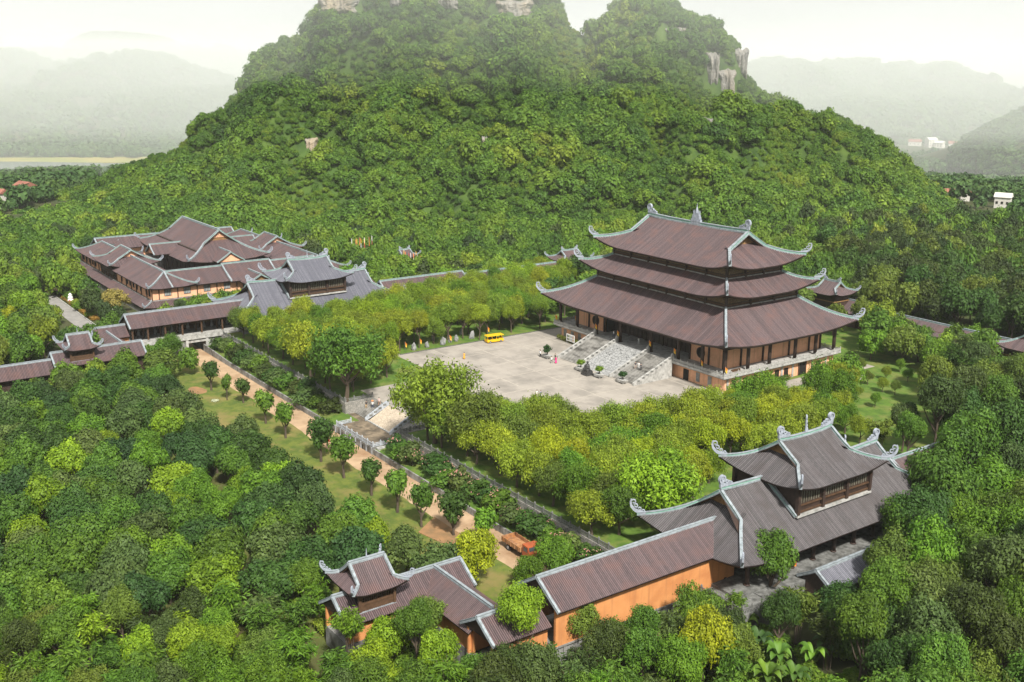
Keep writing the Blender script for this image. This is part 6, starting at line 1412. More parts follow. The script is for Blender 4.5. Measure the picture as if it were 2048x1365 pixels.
lane|29.5|-113.8|-4.5|2.1|7.0|0|small clipped lane tree, eighth along the lawn strip counted from the underpass|clipped trees along the lane
lane|47.3|-113.3|-4.5|1.9|8.0|2|small clipped lane tree, tenth along the lawn strip counted from the underpass|clipped trees along the lane
lane|-9.7|-114.0|-4.5|2.0|7.8|2|small clipped lane tree, fifth along the lawn strip counted from the underpass|clipped trees along the lane
lane|-21.3|-113.7|-4.5|2.0|7.6|2|small clipped lane tree, fourth along the lawn strip counted from the underpass|clipped trees along the lane
lane|-53.0|-114.7|-4.5|2.1|7.2|0|small clipped lane tree, first along the lawn strip counted from the underpass|clipped trees along the lane
lane|-38.5|-112.1|-4.5|1.7|6.0|0|small clipped lane tree, third along the lawn strip counted from the underpass|clipped trees along the lane
lane|-43.0|-114.5|-4.5|1.1|6.2|2|small clipped lane tree, second along the lawn strip counted from the underpass|clipped trees along the lane
broad|108.2|-32.5|-5.0|7.2|13.0|3|fresh green broad tree at the right edge above the lower mass|
broad|105.9|-44.8|-5.0|6.8|17.0|2|big green tree covering the right corner of the near gatehouse eaves|
broad|99.7|-14.1|-5.0|7.0|19.0|0|dark tree by the right edge hiding the gallery|
broad|98.7|-27.4|-5.0|6.7|19.0|2|mid green tree on the right hiding the gallery beyond the gatehouse|
broad|98.9|-38.6|-5.0|6.5|14.0|0|dark tree against the right end of the near gatehouse roof|
broad|112.2|-108.2|-5.0|4.3|10.5|5|yellow topped tree below the railed stone terrace|
broad|109.8|-56.4|-4.8|5.0|15.0|0|dark tree right of the gatehouse shelter roof|
broad|104.0|-85.4|-5.0|4.5|12.5|2|dark tree against the near gatehouse eaves above the yard|
broad|115.5|-83.9|-4.9|4.0|9.0|0|dark tree in front of the low shelter roof|
broad|108.0|-58.2|-5.0|4.6|13.0|2|mid green tree right of the gatehouse yard|
broad|71.8|-118.1|-4.5|4.5|9.0|5|brightest yellow-green tree, left of the truck|
broad|97.2|-127.8|-5.0|3.6|14.0|4|bright lime round tree in front of the short low roofs|
broad|85.0|-15.7|0.0|5.4|16.0|11|dark olive tree right of the near gatehouse ridge|
broad|77.6|-106.8|-4.2|4.0|6.8|3|feathery green tree hiding the cab of the truck|
broad|112.4|-93.2|-5.0|3.3|9.0|0|dark tree below the near gatehouse yard beside the bananas|
broad|97.8|-117.4|-4.5|3.1|8.5|6|yellowish olive tree against the left of the orange wall|
broad|27.4|-143.0|-4.8|4.0|7.3|3|vivid green tree mid grove, lower one of two|
broad|104.2|-111.5|-5.0|2.9|9.0|2|mid green tree at the foot of the orange wall|
broad|88.5|-138.9|-4.8|2.8|11.0|2|mid green tree under the orange inner corner of the near roofs|
broad|17.5|-143.9|-4.8|3.8|7.5|3|vivid green tree mid grove, upper one of two|
broad|77.1|-111.2|-4.5|3.0|5.1|3|second feathery tree below the truck, nearer the orange wall|
broad|-12.2|-143.3|-4.8|3.5|7.0|3|vivid green tree right of the lime topped slender tree|
broad|20.7|-149.3|-4.8|3.0|6.0|4|lime tree mid grove left of the vivid green pair|
broad|18.6|-134.7|-4.8|3.2|6.3|4|lime tree at the grove edge facing the lawn strip|
broad|-18.6|-150.1|-4.8|3.1|6.2|4|lime topped slender tree in the upper grove|
broad|-140.0|-145.3|-5.0|4.5|8.1|5|yellow tree at the left edge|
broad|140.1|-101.7|-5.0|5.4|13.7|2|m.57|m
broad|134.8|-109.9|-5.0|5.0|11.3|3|1.57|
broad|130.3|-120.4|-5.0|4.8|13.0|2|0.42|
broad|147.5|-89.7|-5.0|4.9|10.8|6|m.56|m
broad|142.1|-96.2|-5.0|4.9|11.9|2|m.57|m
broad|144.2|-83.8|-4.7|4.9|10.6|2|3.56|
broad|131.0|-86.0|-4.9|5.2|13.0|9|0.57|
broad|122.8|-87.1|-5.0|5.4|11.2|0|0.57|
broad|137.1|-68.0|-0.3|5.2|13.3|6|0.56|
broad|137.6|-93.0|-5.0|4.5|13.5|2|3.57|
broad|129.6|-68.0|-0.9|5.3|13.4|9|0.56|
broad|129.7|-58.5|1.4|5.5|11.7|0|0.56|
broad|125.7|-77.8|-3.9|5.0|12.2|9|1.56|
broad|124.8|-52.2|0.3|5.4|11.1|3|1.56|
broad|123.3|-73.4|-3.3|4.9|11.3|6|1.56|
broad|122.2|-61.2|-1.4|5.2|10.4|2|1.56|
broad|132.1|-92.5|-5.0|4.3|11.3|0|1.57|
broad|118.4|-65.5|-3.1|5.2|12.2|3|2.56|
broad|117.3|-75.3|-4.3|5.0|10.5|2|0.19|
broad|140.0|-88.2|-5.0|4.1|10.4|6|2.56|
broad|132.8|-79.2|-3.9|4.5|13.8|11|0.56|
broad|119.0|-53.9|-2.0|5.3|11.0|3|0.56|
broad|74.5|-187.5|-4.8|3.8|7.8|2|m.52|m
broad|70.2|-184.9|-4.8|4.0|7.4|6|3.52|
broad|102.9|-135.2|-5.0|4.0|8.5|11|1.53|
broad|114.0|-69.9|-4.4|4.9|11.6|6|0.19|
broad|83.0|-158.6|-4.8|4.0|7.5|2|0.51|
broad|119.0|-48.9|-2.0|5.0|12.3|2|2.56|
broad|120.0|-123.9|-5.0|3.6|9.3|9|0.54|
broad|98.2|-144.8|-5.0|3.7|7.9|2|1.18|
broad|68.0|-188.7|-4.8|3.7|8.2|4|m.41|m
broad|138.4|-80.8|-4.2|3.9|12.4|11|1.56|
broad|113.8|-113.8|-5.0|3.8|9.3|3|0.54|
broad|92.4|-147.8|-5.0|3.7|7.2|2|1.51|
broad|121.4|-43.0|-1.0|4.9|12.9|6|3.56|
broad|103.9|-130.0|-5.0|3.8|8.7|9|0.53|
broad|100.9|-132.1|-5.0|3.8|8.5|11|0.53|
broad|115.5|-42.4|-3.4|5.0|10.8|11|0.55|
broad|127.7|-82.4|-4.6|4.0|10.4|3|0.57|
broad|121.2|-81.9|-4.7|4.1|13.6|2|1.57|
broad|87.2|-159.8|-4.8|3.6|8.6|3|0.51|
broad|104.7|-27.1|-5.0|5.5|11.6|2|0.55|
broad|88.5|-145.8|-4.8|3.8|6.7|4|0.51|
broad|112.5|-130.1|-5.0|3.5|8.3|2|1.15|
broad|113.6|-60.3|-4.1|4.6|12.7|0|1.19|
broad|134.4|-72.3|-1.8|3.9|10.8|2|0.56|
broad|125.0|-91.6|-5.0|3.8|13.1|2|0.57|
broad|83.8|-140.6|-4.8|3.9|7.2|4|1.18|
broad|72.4|-190.2|-4.8|3.3|8.4|6|m.52|m
broad|102.8|-115.1|-5.0|3.9|6.8|2|0.14|
broad|109.7|-27.5|-4.8|5.1|10.9|2|1.55|
broad|81.9|-163.1|-4.8|3.5|6.6|3|1.51|
broad|73.2|-182.5|-4.8|3.4|7.8|3|1.52|
broad|78.9|-169.1|-4.8|3.4|7.2|9|1.52|
broad|68.0|-169.8|-4.8|3.7|6.8|4|0.52|
broad|119.6|-35.4|-1.8|4.7|13.2|0|2.56|
broad|112.2|-49.8|-4.3|4.6|11.9|3|3.56|
broad|115.8|-27.3|-3.3|4.9|11.1|6|3.55|
broad|110.5|-22.5|-4.7|5.0|10.7|0|3.55|
broad|60.6|-178.4|-4.8|3.6|9.3|2|0.41|
broad|104.1|-20.4|-5.0|5.0|13.3|9|0.55|
broad|93.8|-138.5|-5.0|3.4|9.2|4|0.18|
broad|77.0|-156.2|-4.8|3.5|6.9|6|0.51|
broad|54.7|-178.6|-4.8|3.6|7.1|6|0.41|
broad|72.8|-164.6|-4.8|3.4|8.9|4|1.52|
broad|54.0|-184.6|-4.8|3.5|8.1|2|1.41|
broad|77.5|-164.8|-4.8|3.3|8.1|3|0.52|
broad|108.0|-115.4|-5.0|3.4|8.6|2|1.54|
broad|80.7|-173.8|-4.8|3.0|9.4|2|0.52|
broad|72.9|-178.0|-4.8|3.1|6.9|6|1.52|
broad|113.2|-102.3|-5.0|3.4|6.9|6|0.42|
broad|108.8|-100.2|-5.0|3.4|7.3|11|0.43|
broad|86.4|-8.9|0.0|5.2|11.3|0|1.55|
broad|75.2|-161.5|-4.8|3.2|8.7|4|1.51|
broad|104.6|-118.8|-5.0|3.2|9.2|11|0.15|
broad|105.0|-102.6|-5.0|3.4|9.4|2|0.43|
broad|95.0|-153.3|-5.0|2.8|8.5|9|0.51|
broad|77.3|11.9|0.0|5.4|12.2|6|2.38|
broad|61.3|-160.4|-4.8|3.3|7.1|11|0.50|
broad|49.1|-185.0|-4.8|3.2|8.6|11|1.41|
broad|60.1|-182.4|-4.8|3.0|9.1|11|0.41|
broad|106.6|-38.5|-5.0|4.0|11.8|2|3.55|
broad|58.4|-169.3|-4.8|3.1|8.9|6|0.52|
broad|114.0|-32.4|-3.8|3.9|12.4|3|0.55|
broad|80.6|1.4|0.0|4.9|13.9|9|2.38|
broad|110.2|-112.2|-5.0|2.9|6.7|2|0.54|
broad|98.9|-136.3|-5.0|2.8|7.3|2|0.53|
broad|84.5|-135.2|-4.8|3.0|8.5|6|0.18|
broad|69.7|-159.5|-4.8|2.9|7.9|3|0.50|
broad|60.5|23.1|0.0|5.3|11.9|3|0.37|
broad|84.8|5.3|0.0|4.7|12.8|2|2.55|
broad|82.3|19.5|0.0|4.9|13.8|6|0.38|
broad|75.7|17.6|0.0|4.9|11.0|6|1.38|
broad|75.0|38.9|0.0|5.2|10.1|0|0.38|
broad|67.8|-165.9|-4.8|2.8|8.0|9|0.52|
broad|102.0|-7.2|-5.0|4.1|13.8|0|0.55|
broad|63.1|-143.6|-4.8|3.1|8.0|2|0.16|
broad|72.5|27.4|0.0|5.0|10.2|2|1.38|
broad|83.1|-2.9|0.0|4.4|10.5|0|2.55|
broad|67.7|10.8|0.0|4.5|11.6|6|0.39|
broad|78.0|22.8|0.0|4.5|11.7|9|0.38|
broad|66.3|26.7|0.0|4.2|12.8|9|1.38|
broad|79.9|-18.6|0.0|3.5|9.3|9|0.39|
broad|73.9|1.7|0.0|3.8|9.7|0|1.39|
broad|84.1|-22.9|0.0|3.4|9.6|2|0.13|
broad|61.8|39.3|0.0|3.9|8.4|11|0.38|
broad|69.8|33.1|0.0|3.7|9.0|2|0.38|
broad|72.7|44.8|0.0|3.5|9.7|11|1.38|
broad|77.4|-13.4|0.0|2.7|8.2|0|0.39|
shrub|86.6|-100.3|-3.0|3.2|4.3|2|eighteenth pink flowering shrub right of the terrace above the lane wall|shrubs on the bank above the lane wall
shrub|82.8|-100.6|-3.0|3.1|3.2|0|seventeenth pink flowering shrub right of the terrace above the lane wall|shrubs on the bank above the lane wall
shrub|70.6|-101.1|-3.0|2.9|3.3|2|fourteenth pink flowering shrub right of the terrace above the lane wall|shrubs on the bank above the lane wall
shrub|73.9|-101.0|-3.0|2.8|3.9|9|fifteenth pink flowering shrub right of the terrace above the lane wall|shrubs on the bank above the lane wall
shrub|65.5|-99.8|-3.0|2.9|3.2|0|thirteenth pink flowering shrub right of the terrace above the lane wall|shrubs on the bank above the lane wall
shrub|53.1|-100.5|-3.0|3.0|4.2|2|tenth pink flowering shrub right of the terrace above the lane wall|shrubs on the bank above the lane wall
shrub|78.7|-100.2|-3.0|2.6|3.2|0|sixteenth pink flowering shrub right of the terrace above the lane wall|shrubs on the bank above the lane wall
shrub|32.3|-99.6|-3.0|3.1|3.5|0|fifth pink flowering shrub right of the terrace above the lane wall|shrubs on the bank above the lane wall
shrub|45.9|-100.3|-3.0|2.9|4.0|0|eighth pink flowering shrub right of the terrace above the lane wall|shrubs on the bank above the lane wall
shrub|36.9|-100.7|-3.0|3.0|3.1|2|sixth pink flowering shrub right of the terrace above the lane wall|shrubs on the bank above the lane wall
shrub|58.5|-101.1|-3.0|2.6|3.2|9|eleventh pink flowering shrub right of the terrace above the lane wall|shrubs on the bank above the lane wall
shrub|21.0|-101.2|-3.0|3.0|3.3|2|second pink flowering shrub right of the terrace above the lane wall|shrubs on the bank above the lane wall
shrub|63.2|-101.0|-3.0|2.5|3.5|0|twelfth pink flowering shrub right of the terrace above the lane wall|shrubs on the bank above the lane wall
shrub|-25.1|-101.1|-3.0|3.4|3.9|9|third shrub left of the terrace along the lane wall|shrubs on the bank above the lane wall
shrub|50.2|-99.7|-3.0|2.4|3.9|0|ninth pink flowering shrub right of the terrace above the lane wall|shrubs on the bank above the lane wall
shrub|-42.2|-100.8|-3.0|3.4|3.4|9|seventh shrub left of the terrace along the lane wall|shrubs on the bank above the lane wall
shrub|40.3|-100.5|-3.0|2.5|4.2|9|seventh pink flowering shrub right of the terrace above the lane wall|shrubs on the bank above the lane wall
shrub|23.6|-101.2|-3.0|2.6|4.0|9|third pink flowering shrub right of the terrace above the lane wall|shrubs on the bank above the lane wall
shrub|-15.9|-99.7|-3.0|3.0|3.2|11|first shrub left of the terrace along the lane wall|shrubs on the bank above the lane wall
shrub|28.6|-99.8|-3.0|2.5|3.4|0|fourth pink flowering shrub right of the terrace above the lane wall|shrubs on the bank above the lane wall
shrub|-65.3|-100.3|-3.0|3.3|3.9|0|twelfth shrub left of the terrace along the lane wall|shrubs on the bank above the lane wall
shrub|-29.5|-99.4|-3.0|3.0|4.1|0|fourth shrub left of the terrace along the lane wall|shrubs on the bank above the lane wall
shrub|-32.6|-99.9|-3.0|2.8|3.0|11|fifth shrub left of the terrace along the lane wall|shrubs on the bank above the lane wall
shrub|16.5|-100.9|-3.0|2.4|3.8|0|first pink flowering shrub right of the terrace above the lane wall|shrubs on the bank above the lane wall
shrub|-51.1|-101.0|-3.0|3.0|3.4|11|ninth shrub left of the terrace along the lane wall|shrubs on the bank above the lane wall
shrub|-60.0|-100.8|-3.0|3.0|3.8|9|eleventh shrub left of the terrace along the lane wall|shrubs on the bank above the lane wall
shrub|-38.9|-100.8|-3.0|2.9|3.8|2|sixth shrub left of the terrace along the lane wall|shrubs on the bank above the lane wall
shrub|-48.0|-99.6|-3.0|2.9|3.2|0|eighth shrub left of the terrace along the lane wall|shrubs on the bank above the lane wall
shrub|-20.0|-100.6|-3.0|2.6|3.3|2|second shrub left of the terrace along the lane wall|shrubs on the bank above the lane wall
shrub|-84.7|-100.3|-3.0|3.1|3.0|0|sixteenth shrub left of the terrace along the lane wall|shrubs on the bank above the lane wall
shrub|-56.7|-100.1|-3.0|2.7|4.3|2|tenth shrub left of the terrace along the lane wall|shrubs on the bank above the lane wall
shrub|-73.9|-100.1|-3.0|2.9|3.8|2|fourteenth shrub left of the terrace along the lane wall|shrubs on the bank above the lane wall
shrub|-69.9|-100.7|-3.0|2.6|4.3|11|thirteenth shrub left of the terrace along the lane wall|shrubs on the bank above the lane wall
shrub|-80.1|-99.5|-3.0|2.6|3.2|9|fifteenth shrub left of the terrace along the lane wall|shrubs on the bank above the lane wall
court|78.1|-85.7|0.0|7.7|12.3|4|broad golden-green tree left of the near gatehouse ridge|
court|21.9|-94.8|0.0|9.0|15.8|7|big spreading tree just right of the lower stairs and stone slope|
court|-13.2|-97.2|0.0|9.4|16.4|2|largest dense green tree, round crowned, at the plaza corner above the lower stairs|
court|32.6|-91.9|0.0|6.8|12.2|6|airy olive tree right of the big spreading tree by the lower stairs|
court|77.1|-92.5|0.0|4.8|8.1|2|mid green tree below the broad golden-green tree|
court|-35.6|-95.5|0.0|6.7|12.8|8|yellow-green tree just left of the large round tree at the plaza corner|
court|52.6|-11.3|0.0|4.8|10.0|3|bright green tree at the right corner of the hall basement|
court|69.6|-63.7|0.0|3.2|6.3|4|small lime tree touching the left corner of the near gatehouse|
court|58.8|1.2|0.0|1.5|3.3|3|small sapling on the open lawn right of the hall, lowest|
court|52.8|2.3|0.0|1.5|3.3|7|small sapling on the open lawn right of the hall, leftmost|
court|55.5|13.3|0.0|1.5|3.3|6|small sapling on the open lawn right of the hall, middle right|
court|52.6|12.5|0.0|1.5|3.3|7|small sapling on the open lawn right of the hall, central|
court|46.7|14.7|0.0|1.5|3.3|6|small sapling on the open lawn right of the hall, upper left|
court|51.0|24.8|0.0|1.5|3.3|3|small sapling on the open lawn right of the hall, rightmost|
court|46.6|22.1|0.0|1.5|3.3|7|small sapling on the open lawn right of the hall, upper middle|
court|38.9|22.5|0.0|1.5|3.3|6|small sapling on the open lawn right of the hall, nearest the hall|
court|44.5|30.8|0.0|1.5|3.3|3|small sapling on the open lawn right of the hall, topmost|
court|74.7|-96.5|0.0|4.8|7.2|8|1.7|
court|67.8|-93.4|0.0|4.5|9.0|3|0.7|
court|63.5|-82.6|0.0|4.6|9.9|7|3.7|
court|56.8|-69.3|0.0|4.9|7.2|3|m.10|m
court|50.6|-94.6|0.0|4.6|8.4|8|2.7|
court|67.0|-88.3|0.0|4.3|9.1|8|m.7|m
court|54.4|-74.6|0.0|4.8|7.8|3|m.10|m
court|67.4|-46.4|0.0|4.9|7.1|8|m.10|m
court|60.8|-56.7|0.0|4.9|9.1|8|0.10|
court|61.4|-94.5|0.0|4.3|7.6|6|0.7|
court|44.5|-83.8|0.0|4.7|7.0|7|0.7|
court|67.4|-42.0|0.0|4.8|8.6|8|3.11|
court|72.4|-89.8|0.0|4.0|8.7|6|1.7|
court|66.8|-35.0|0.0|4.9|9.1|7|1.12|
court|75.1|-78.1|0.0|4.1|9.4|8|2.14|
court|54.1|-53.4|0.0|4.8|9.4|8|3.10|
court|56.3|-93.7|0.0|4.2|8.1|8|0.7|
court|42.0|-88.1|0.0|4.5|9.5|6|1.6|
court|35.2|-85.8|0.0|4.6|9.6|7|2.7|
court|43.6|-56.2|0.0|4.8|7.5|8|m.10|m
court|64.2|-70.0|0.0|4.2|9.1|7|3.10|
court|40.1|-75.8|0.0|4.6|7.7|7|m.0|m
court|50.6|-49.4|0.0|4.7|9.3|8|3.4|
court|25.1|-95.1|0.0|4.6|9.2|7|3.9|
court|22.3|-90.1|0.0|4.7|9.0|7|2.46|
court|50.0|-66.0|0.0|4.5|7.5|8|m.10|m
court|40.3|-81.0|0.0|4.5|9.6|7|1.7|
court|45.1|-65.6|0.0|4.5|9.0|7|m.10|m
court|50.8|-34.7|0.0|4.8|7.4|3|1.4|
court|72.5|-85.0|0.0|3.8|8.6|8|1.14|
court|19.5|-95.0|0.0|4.6|9.1|7|1.8|
court|51.0|-88.1|0.0|4.1|9.6|5|0.7|
court|46.2|-74.3|0.0|4.3|8.8|8|m.0|m
court|36.7|-94.3|0.0|4.2|8.2|8|0.46|
court|49.7|-25.6|0.0|4.8|9.5|3|2.4|
court|52.9|-40.1|0.0|4.5|7.0|8|2.4|
court|61.9|-49.5|0.0|4.3|7.8|7|0.10|
court|53.3|-62.8|0.0|4.2|8.9|3|3.10|
court|56.4|-85.7|0.0|3.9|8.5|5|1.7|
court|49.5|-80.8|0.0|4.1|7.5|8|m.7|m
court|62.2|-29.3|0.0|4.5|7.3|5|1.12|
court|46.3|-50.2|0.0|4.4|7.8|7|3.4|
court|56.3|-57.7|0.0|4.2|7.5|5|3.10|
court|36.4|-71.5|0.0|4.3|7.0|6|0.0|
court|44.0|-93.9|0.0|3.9|8.9|8|3.7|
court|60.3|-78.3|0.0|3.8|7.8|8|m.10|m
court|61.5|-90.3|0.0|3.6|8.8|3|1.7|
court|44.8|-26.4|0.0|4.6|7.6|3|0.4|
court|58.3|-53.3|0.0|4.1|7.7|3|0.10|
court|74.1|-72.3|0.0|3.6|8.7|8|1.10|
court|67.7|-74.2|0.0|3.6|8.7|7|m.10|m
court|42.4|-70.6|0.0|4.1|7.2|8|m.0|m
court|17.3|-86.4|0.0|4.2|7.2|7|m.6|m
court|60.7|-63.8|0.0|3.8|8.7|7|2.10|
court|32.1|-93.5|0.0|3.9|9.3|8|1.46|
court|64.6|-24.7|0.0|4.2|8.6|3|0.12|
court|49.0|-60.2|0.0|4.0|8.7|8|m.10|m
court|44.8|-39.6|0.0|4.2|7.9|8|0.4|
court|60.1|-44.7|0.0|4.0|9.9|7|0.4|
court|57.6|-10.9|0.0|4.4|9.4|3|2.12|
court|67.1|-78.8|0.0|3.5|7.4|8|3.14|
court|64.7|-59.8|0.0|3.7|9.8|5|0.10|
court|32.1|-75.3|0.0|4.0|8.8|7|m.6|m
court|31.3|-87.8|0.0|3.9|8.8|7|3.46|
court|24.2|-84.7|0.0|4.0|7.9|7|m.6|m
court|62.3|-74.2|0.0|3.5|8.4|5|m.10|m
court|65.1|-53.3|0.0|3.6|10.0|5|1.10|
court|62.3|-40.7|0.0|3.8|8.9|5|2.4|
court|68.0|-67.7|0.0|3.4|7.2|5|2.10|
court|20.7|-79.8|0.0|3.9|7.4|6|0.6|
court|30.6|-70.6|0.0|3.8|7.7|7|m.0|m
court|-42.3|-86.5|0.0|4.6|7.7|8|m.8|m
court|-22.8|-85.6|0.0|4.4|8.2|8|1.8|
court|48.9|-44.5|0.0|3.8|8.7|8|1.4|
court|-55.3|-94.1|0.0|4.7|7.8|3|0.44|
court|58.9|-35.8|0.0|3.6|9.2|8|m.4|m
court|-29.1|-84.7|0.0|4.3|8.1|8|3.8|
court|-23.5|-96.1|0.0|4.1|9.3|3|0.8|
court|53.4|-4.7|0.0|3.9|9.3|8|0.3|
court|-36.7|-94.0|0.0|4.2|7.8|6|0.8|
court|56.3|-25.1|0.0|3.6|7.7|8|3.3|
court|-52.1|-88.7|0.0|4.4|9.4|3|2.44|
court|28.7|-83.0|0.0|3.4|8.8|8|m.6|m
court|-68.4|-94.0|0.0|4.5|8.5|3|0.25|
court|-72.4|-87.0|0.0|4.7|8.0|7|m.20|m
court|36.7|-78.1|0.0|3.3|8.5|8|m.6|m
court|67.9|-29.2|0.0|3.4|9.3|7|0.12|
court|-49.3|-63.0|0.0|4.5|9.5|8|m.21|m
court|-52.2|-70.3|0.0|4.5|8.5|7|m.21|m
court|-57.1|-58.7|0.0|4.6|7.7|8|m.21|m
court|-37.9|-89.2|0.0|4.1|9.9|7|m.8|m
court|-66.7|-63.0|0.0|4.6|9.6|4|1.21|
court|-62.3|-95.1|0.0|4.3|9.4|8|1.25|
court|23.7|-71.1|0.0|3.4|5.6|7|m.6|m
court|-34.6|-85.7|0.0|4.0|7.9|7|2.8|
court|56.5|-30.3|0.0|3.3|9.7|7|2.4|
court|-67.5|-88.0|0.0|4.3|7.1|8|1.44|
court|-79.9|-76.8|0.0|4.5|9.2|8|m.20|m
court|-81.4|-94.5|0.0|4.4|8.3|6|0.25|
court|-58.1|-44.8|0.0|4.5|9.5|8|m.35|m
court|-57.1|-76.2|0.0|4.2|7.6|8|m.21|m
court|-45.5|-79.8|0.0|4.0|9.9|8|m.21|m
court|-39.4|-79.8|0.0|4.0|9.9|8|m.21|m
court|-49.5|-23.8|0.0|4.5|8.6|8|3.6|
court|-23.0|-90.7|0.0|3.6|9.3|8|2.8|
court|-62.2|-77.8|0.0|4.2|7.5|7|m.20|m
court|-73.5|-32.3|0.0|4.7|8.0|8|m.35|m
court|-51.0|-19.5|0.0|4.5|8.3|3|1.1|
court|56.4|-18.9|0.0|3.3|6.4|5|0.12|
court|-48.9|-29.1|0.0|4.4|9.9|7|1.6|
court|-72.1|-61.1|0.0|4.4|7.2|7|m.21|m
court|61.2|-14.6|0.0|3.2|6.7|8|0.12|
court|-29.1|-94.8|0.0|3.6|7.7|7|3.8|
court|-69.2|-29.7|0.0|4.6|7.3|8|m.35|m
court|-56.8|-82.0|0.0|4.0|8.1|7|m.20|m
court|-52.3|-77.4|0.0|4.0|8.1|7|m.21|m
court|-43.2|-93.3|0.0|3.8|8.9|7|1.44|
court|66.1|-19.0|0.0|3.1|5.8|3|1.12|
court|-44.9|-64.7|0.0|4.0|9.7|8|m.21|m
court|-118.8|-79.3|-5.0|4.7|9.2|8|0.25|
court|-24.9|-79.9|0.0|3.6|9.0|8|m.8|m
court|-48.6|-94.4|0.0|3.7|8.9|7|0.44|
court|-19.1|-92.3|0.0|3.4|7.8|8|0.8|
court|-111.5|-74.1|-5.0|4.5|9.6|7|3.20|
court|-76.8|-49.0|0.0|4.4|7.5|7|m.21|m
court|-68.6|-54.6|0.0|4.2|8.6|4|2.21|
court|-68.2|-3.8|0.0|4.6|7.1|3|0.1|
court|-57.0|-64.0|0.0|4.0|7.2|8|m.21|m
court|46.2|-18.8|0.0|3.2|6.4|3|3.4|
court|-41.5|-70.1|0.0|3.8|8.5|4|1.8|
court|-80.0|-46.4|0.0|4.4|9.0|8|3.21|
court|-109.1|-67.6|-5.0|4.5|9.9|8|m.20|m
court|-80.2|-26.9|0.0|4.5|8.3|7|3.35|
court|-47.4|-47.9|0.0|4.0|10.0|7|m.35|m
court|-121.4|-66.3|-5.0|4.6|9.1|7|0.20|
court|-69.1|-69.5|0.0|4.0|7.2|8|m.21|m
court|-45.8|-73.8|0.0|3.7|8.9|8|m.21|m
court|-108.6|-61.7|-5.0|4.5|7.1|8|m.20|m
court|-61.6|-35.6|0.0|4.2|7.4|3|2.35|
court|-80.5|-38.5|0.0|4.3|7.7|8|2.33|
court|-72.8|-42.9|0.0|4.2|9.7|4|2.33|
court|-86.4|-12.3|0.0|4.6|9.1|7|2.35|
court|-41.4|-75.1|0.0|3.6|8.8|7|m.21|m
court|-63.5|-56.3|0.0|4.0|8.7|4|3.21|
court|-63.8|-50.8|0.0|4.0|8.7|7|m.21|m
court|-84.4|-17.2|0.0|4.5|8.1|7|1.35|
court|-108.6|-54.3|-5.0|4.5|8.8|3|1.20|
court|-71.1|-48.5|0.0|4.1|9.2|7|m.21|m
court|-74.9|-94.3|0.0|3.8|9.5|7|2.25|
court|-111.4|-80.4|-5.0|4.3|7.0|7|3.22|
court|-27.3|-89.4|0.0|3.3|8.1|4|0.8|
court|-82.1|0.6|0.0|4.6|9.9|4|3.1|
court|-46.3|-53.3|0.0|3.8|7.3|7|m.35|m
court|-58.5|-51.3|0.0|3.9|8.6|3|3.33|
court|-111.8|-27.2|-5.0|4.6|7.5|7|0.33|
court|-79.1|-18.8|0.0|4.3|8.9|8|2.35|
court|-59.1|-89.0|0.0|3.6|9.2|4|1.20|
court|-66.8|-47.4|0.0|4.0|7.3|4|m.21|m
court|-73.9|-26.4|0.0|4.2|9.6|3|1.35|
court|-77.5|-35.0|0.0|4.2|8.8|7|3.33|
court|-85.7|15.1|0.0|4.7|7.8|7|3.34|
court|-103.9|-37.6|-5.0|4.4|8.9|7|2.21|
court|-80.0|13.2|0.0|4.6|8.1|4|1.1|
court|-57.0|-36.1|0.0|4.0|9.3|7|m.35|m
court|-73.7|-6.5|0.0|4.3|8.3|7|m.1|m
court|-51.0|-83.5|0.0|3.5|7.8|8|m.21|m
court|-127.5|-65.7|-5.0|4.5|7.6|7|1.20|
court|-86.6|25.5|0.0|4.7|9.2|4|0.34|
court|-75.0|-57.5|0.0|4.0|7.0|8|2.21|
court|-56.5|-12.8|0.0|4.1|7.2|7|3.1|
court|-71.0|-38.1|0.0|4.1|7.0|4|2.35|
court|-55.1|-23.8|0.0|4.0|9.8|3|0.6|
court|50.7|-20.1|0.0|2.9|5.8|7|2.12|
court|-113.2|-61.4|-5.0|4.3|7.2|8|3.20|
court|-83.3|19.2|0.0|4.5|7.8|7|1.34|
court|-51.9|-47.4|0.0|3.7|7.3|7|m.35|m
court|-63.7|-69.8|0.0|3.7|7.4|8|m.21|m
court|-63.1|-27.6|0.0|4.0|8.8|7|m.35|m
court|-69.0|-83.1|0.0|3.6|7.4|3|3.25|
court|-56.8|-8.3|0.0|4.0|9.9|8|0.1|
court|-74.1|-81.7|0.0|3.7|9.1|8|2.44|
court|-86.5|-23.0|0.0|4.2|8.9|8|1.35|
court|-29.5|-78.6|0.0|3.2|7.1|8|m.8|m
court|72.1|-22.0|0.0|2.6|5.6|8|2.12|
court|-58.1|-70.6|0.0|3.5|8.8|7|m.21|m
court|-77.5|-1.9|0.0|4.2|9.3|7|m.1|m
court|-50.8|-56.8|0.0|3.6|9.3|7|m.21|m
court|-34.6|-76.9|0.0|3.2|5.1|7|0.8|
court|-108.5|-86.0|-5.0|3.9|9.1|7|0.25|
court|-66.8|-41.8|0.0|3.8|7.9|7|m.35|m
court|-109.2|-8.2|-5.0|4.4|9.0|8|0.35|
court|-102.3|26.1|-5.0|4.6|7.6|4|0.1|
court|-85.9|-36.6|0.0|4.0|7.6|4|0.33|
court|-86.2|-28.7|0.0|4.0|8.7|7|1.33|
court|-61.6|-85.6|0.0|3.4|9.9|7|m.20|m
court|-56.1|-18.3|0.0|3.8|9.1|3|2.1|
court|-61.5|-16.9|0.0|3.9|9.0|7|m.1|m
court|-79.8|-53.0|0.0|3.8|8.6|7|3.21|
court|-46.4|-43.4|0.0|3.5|9.3|7|m.6|m
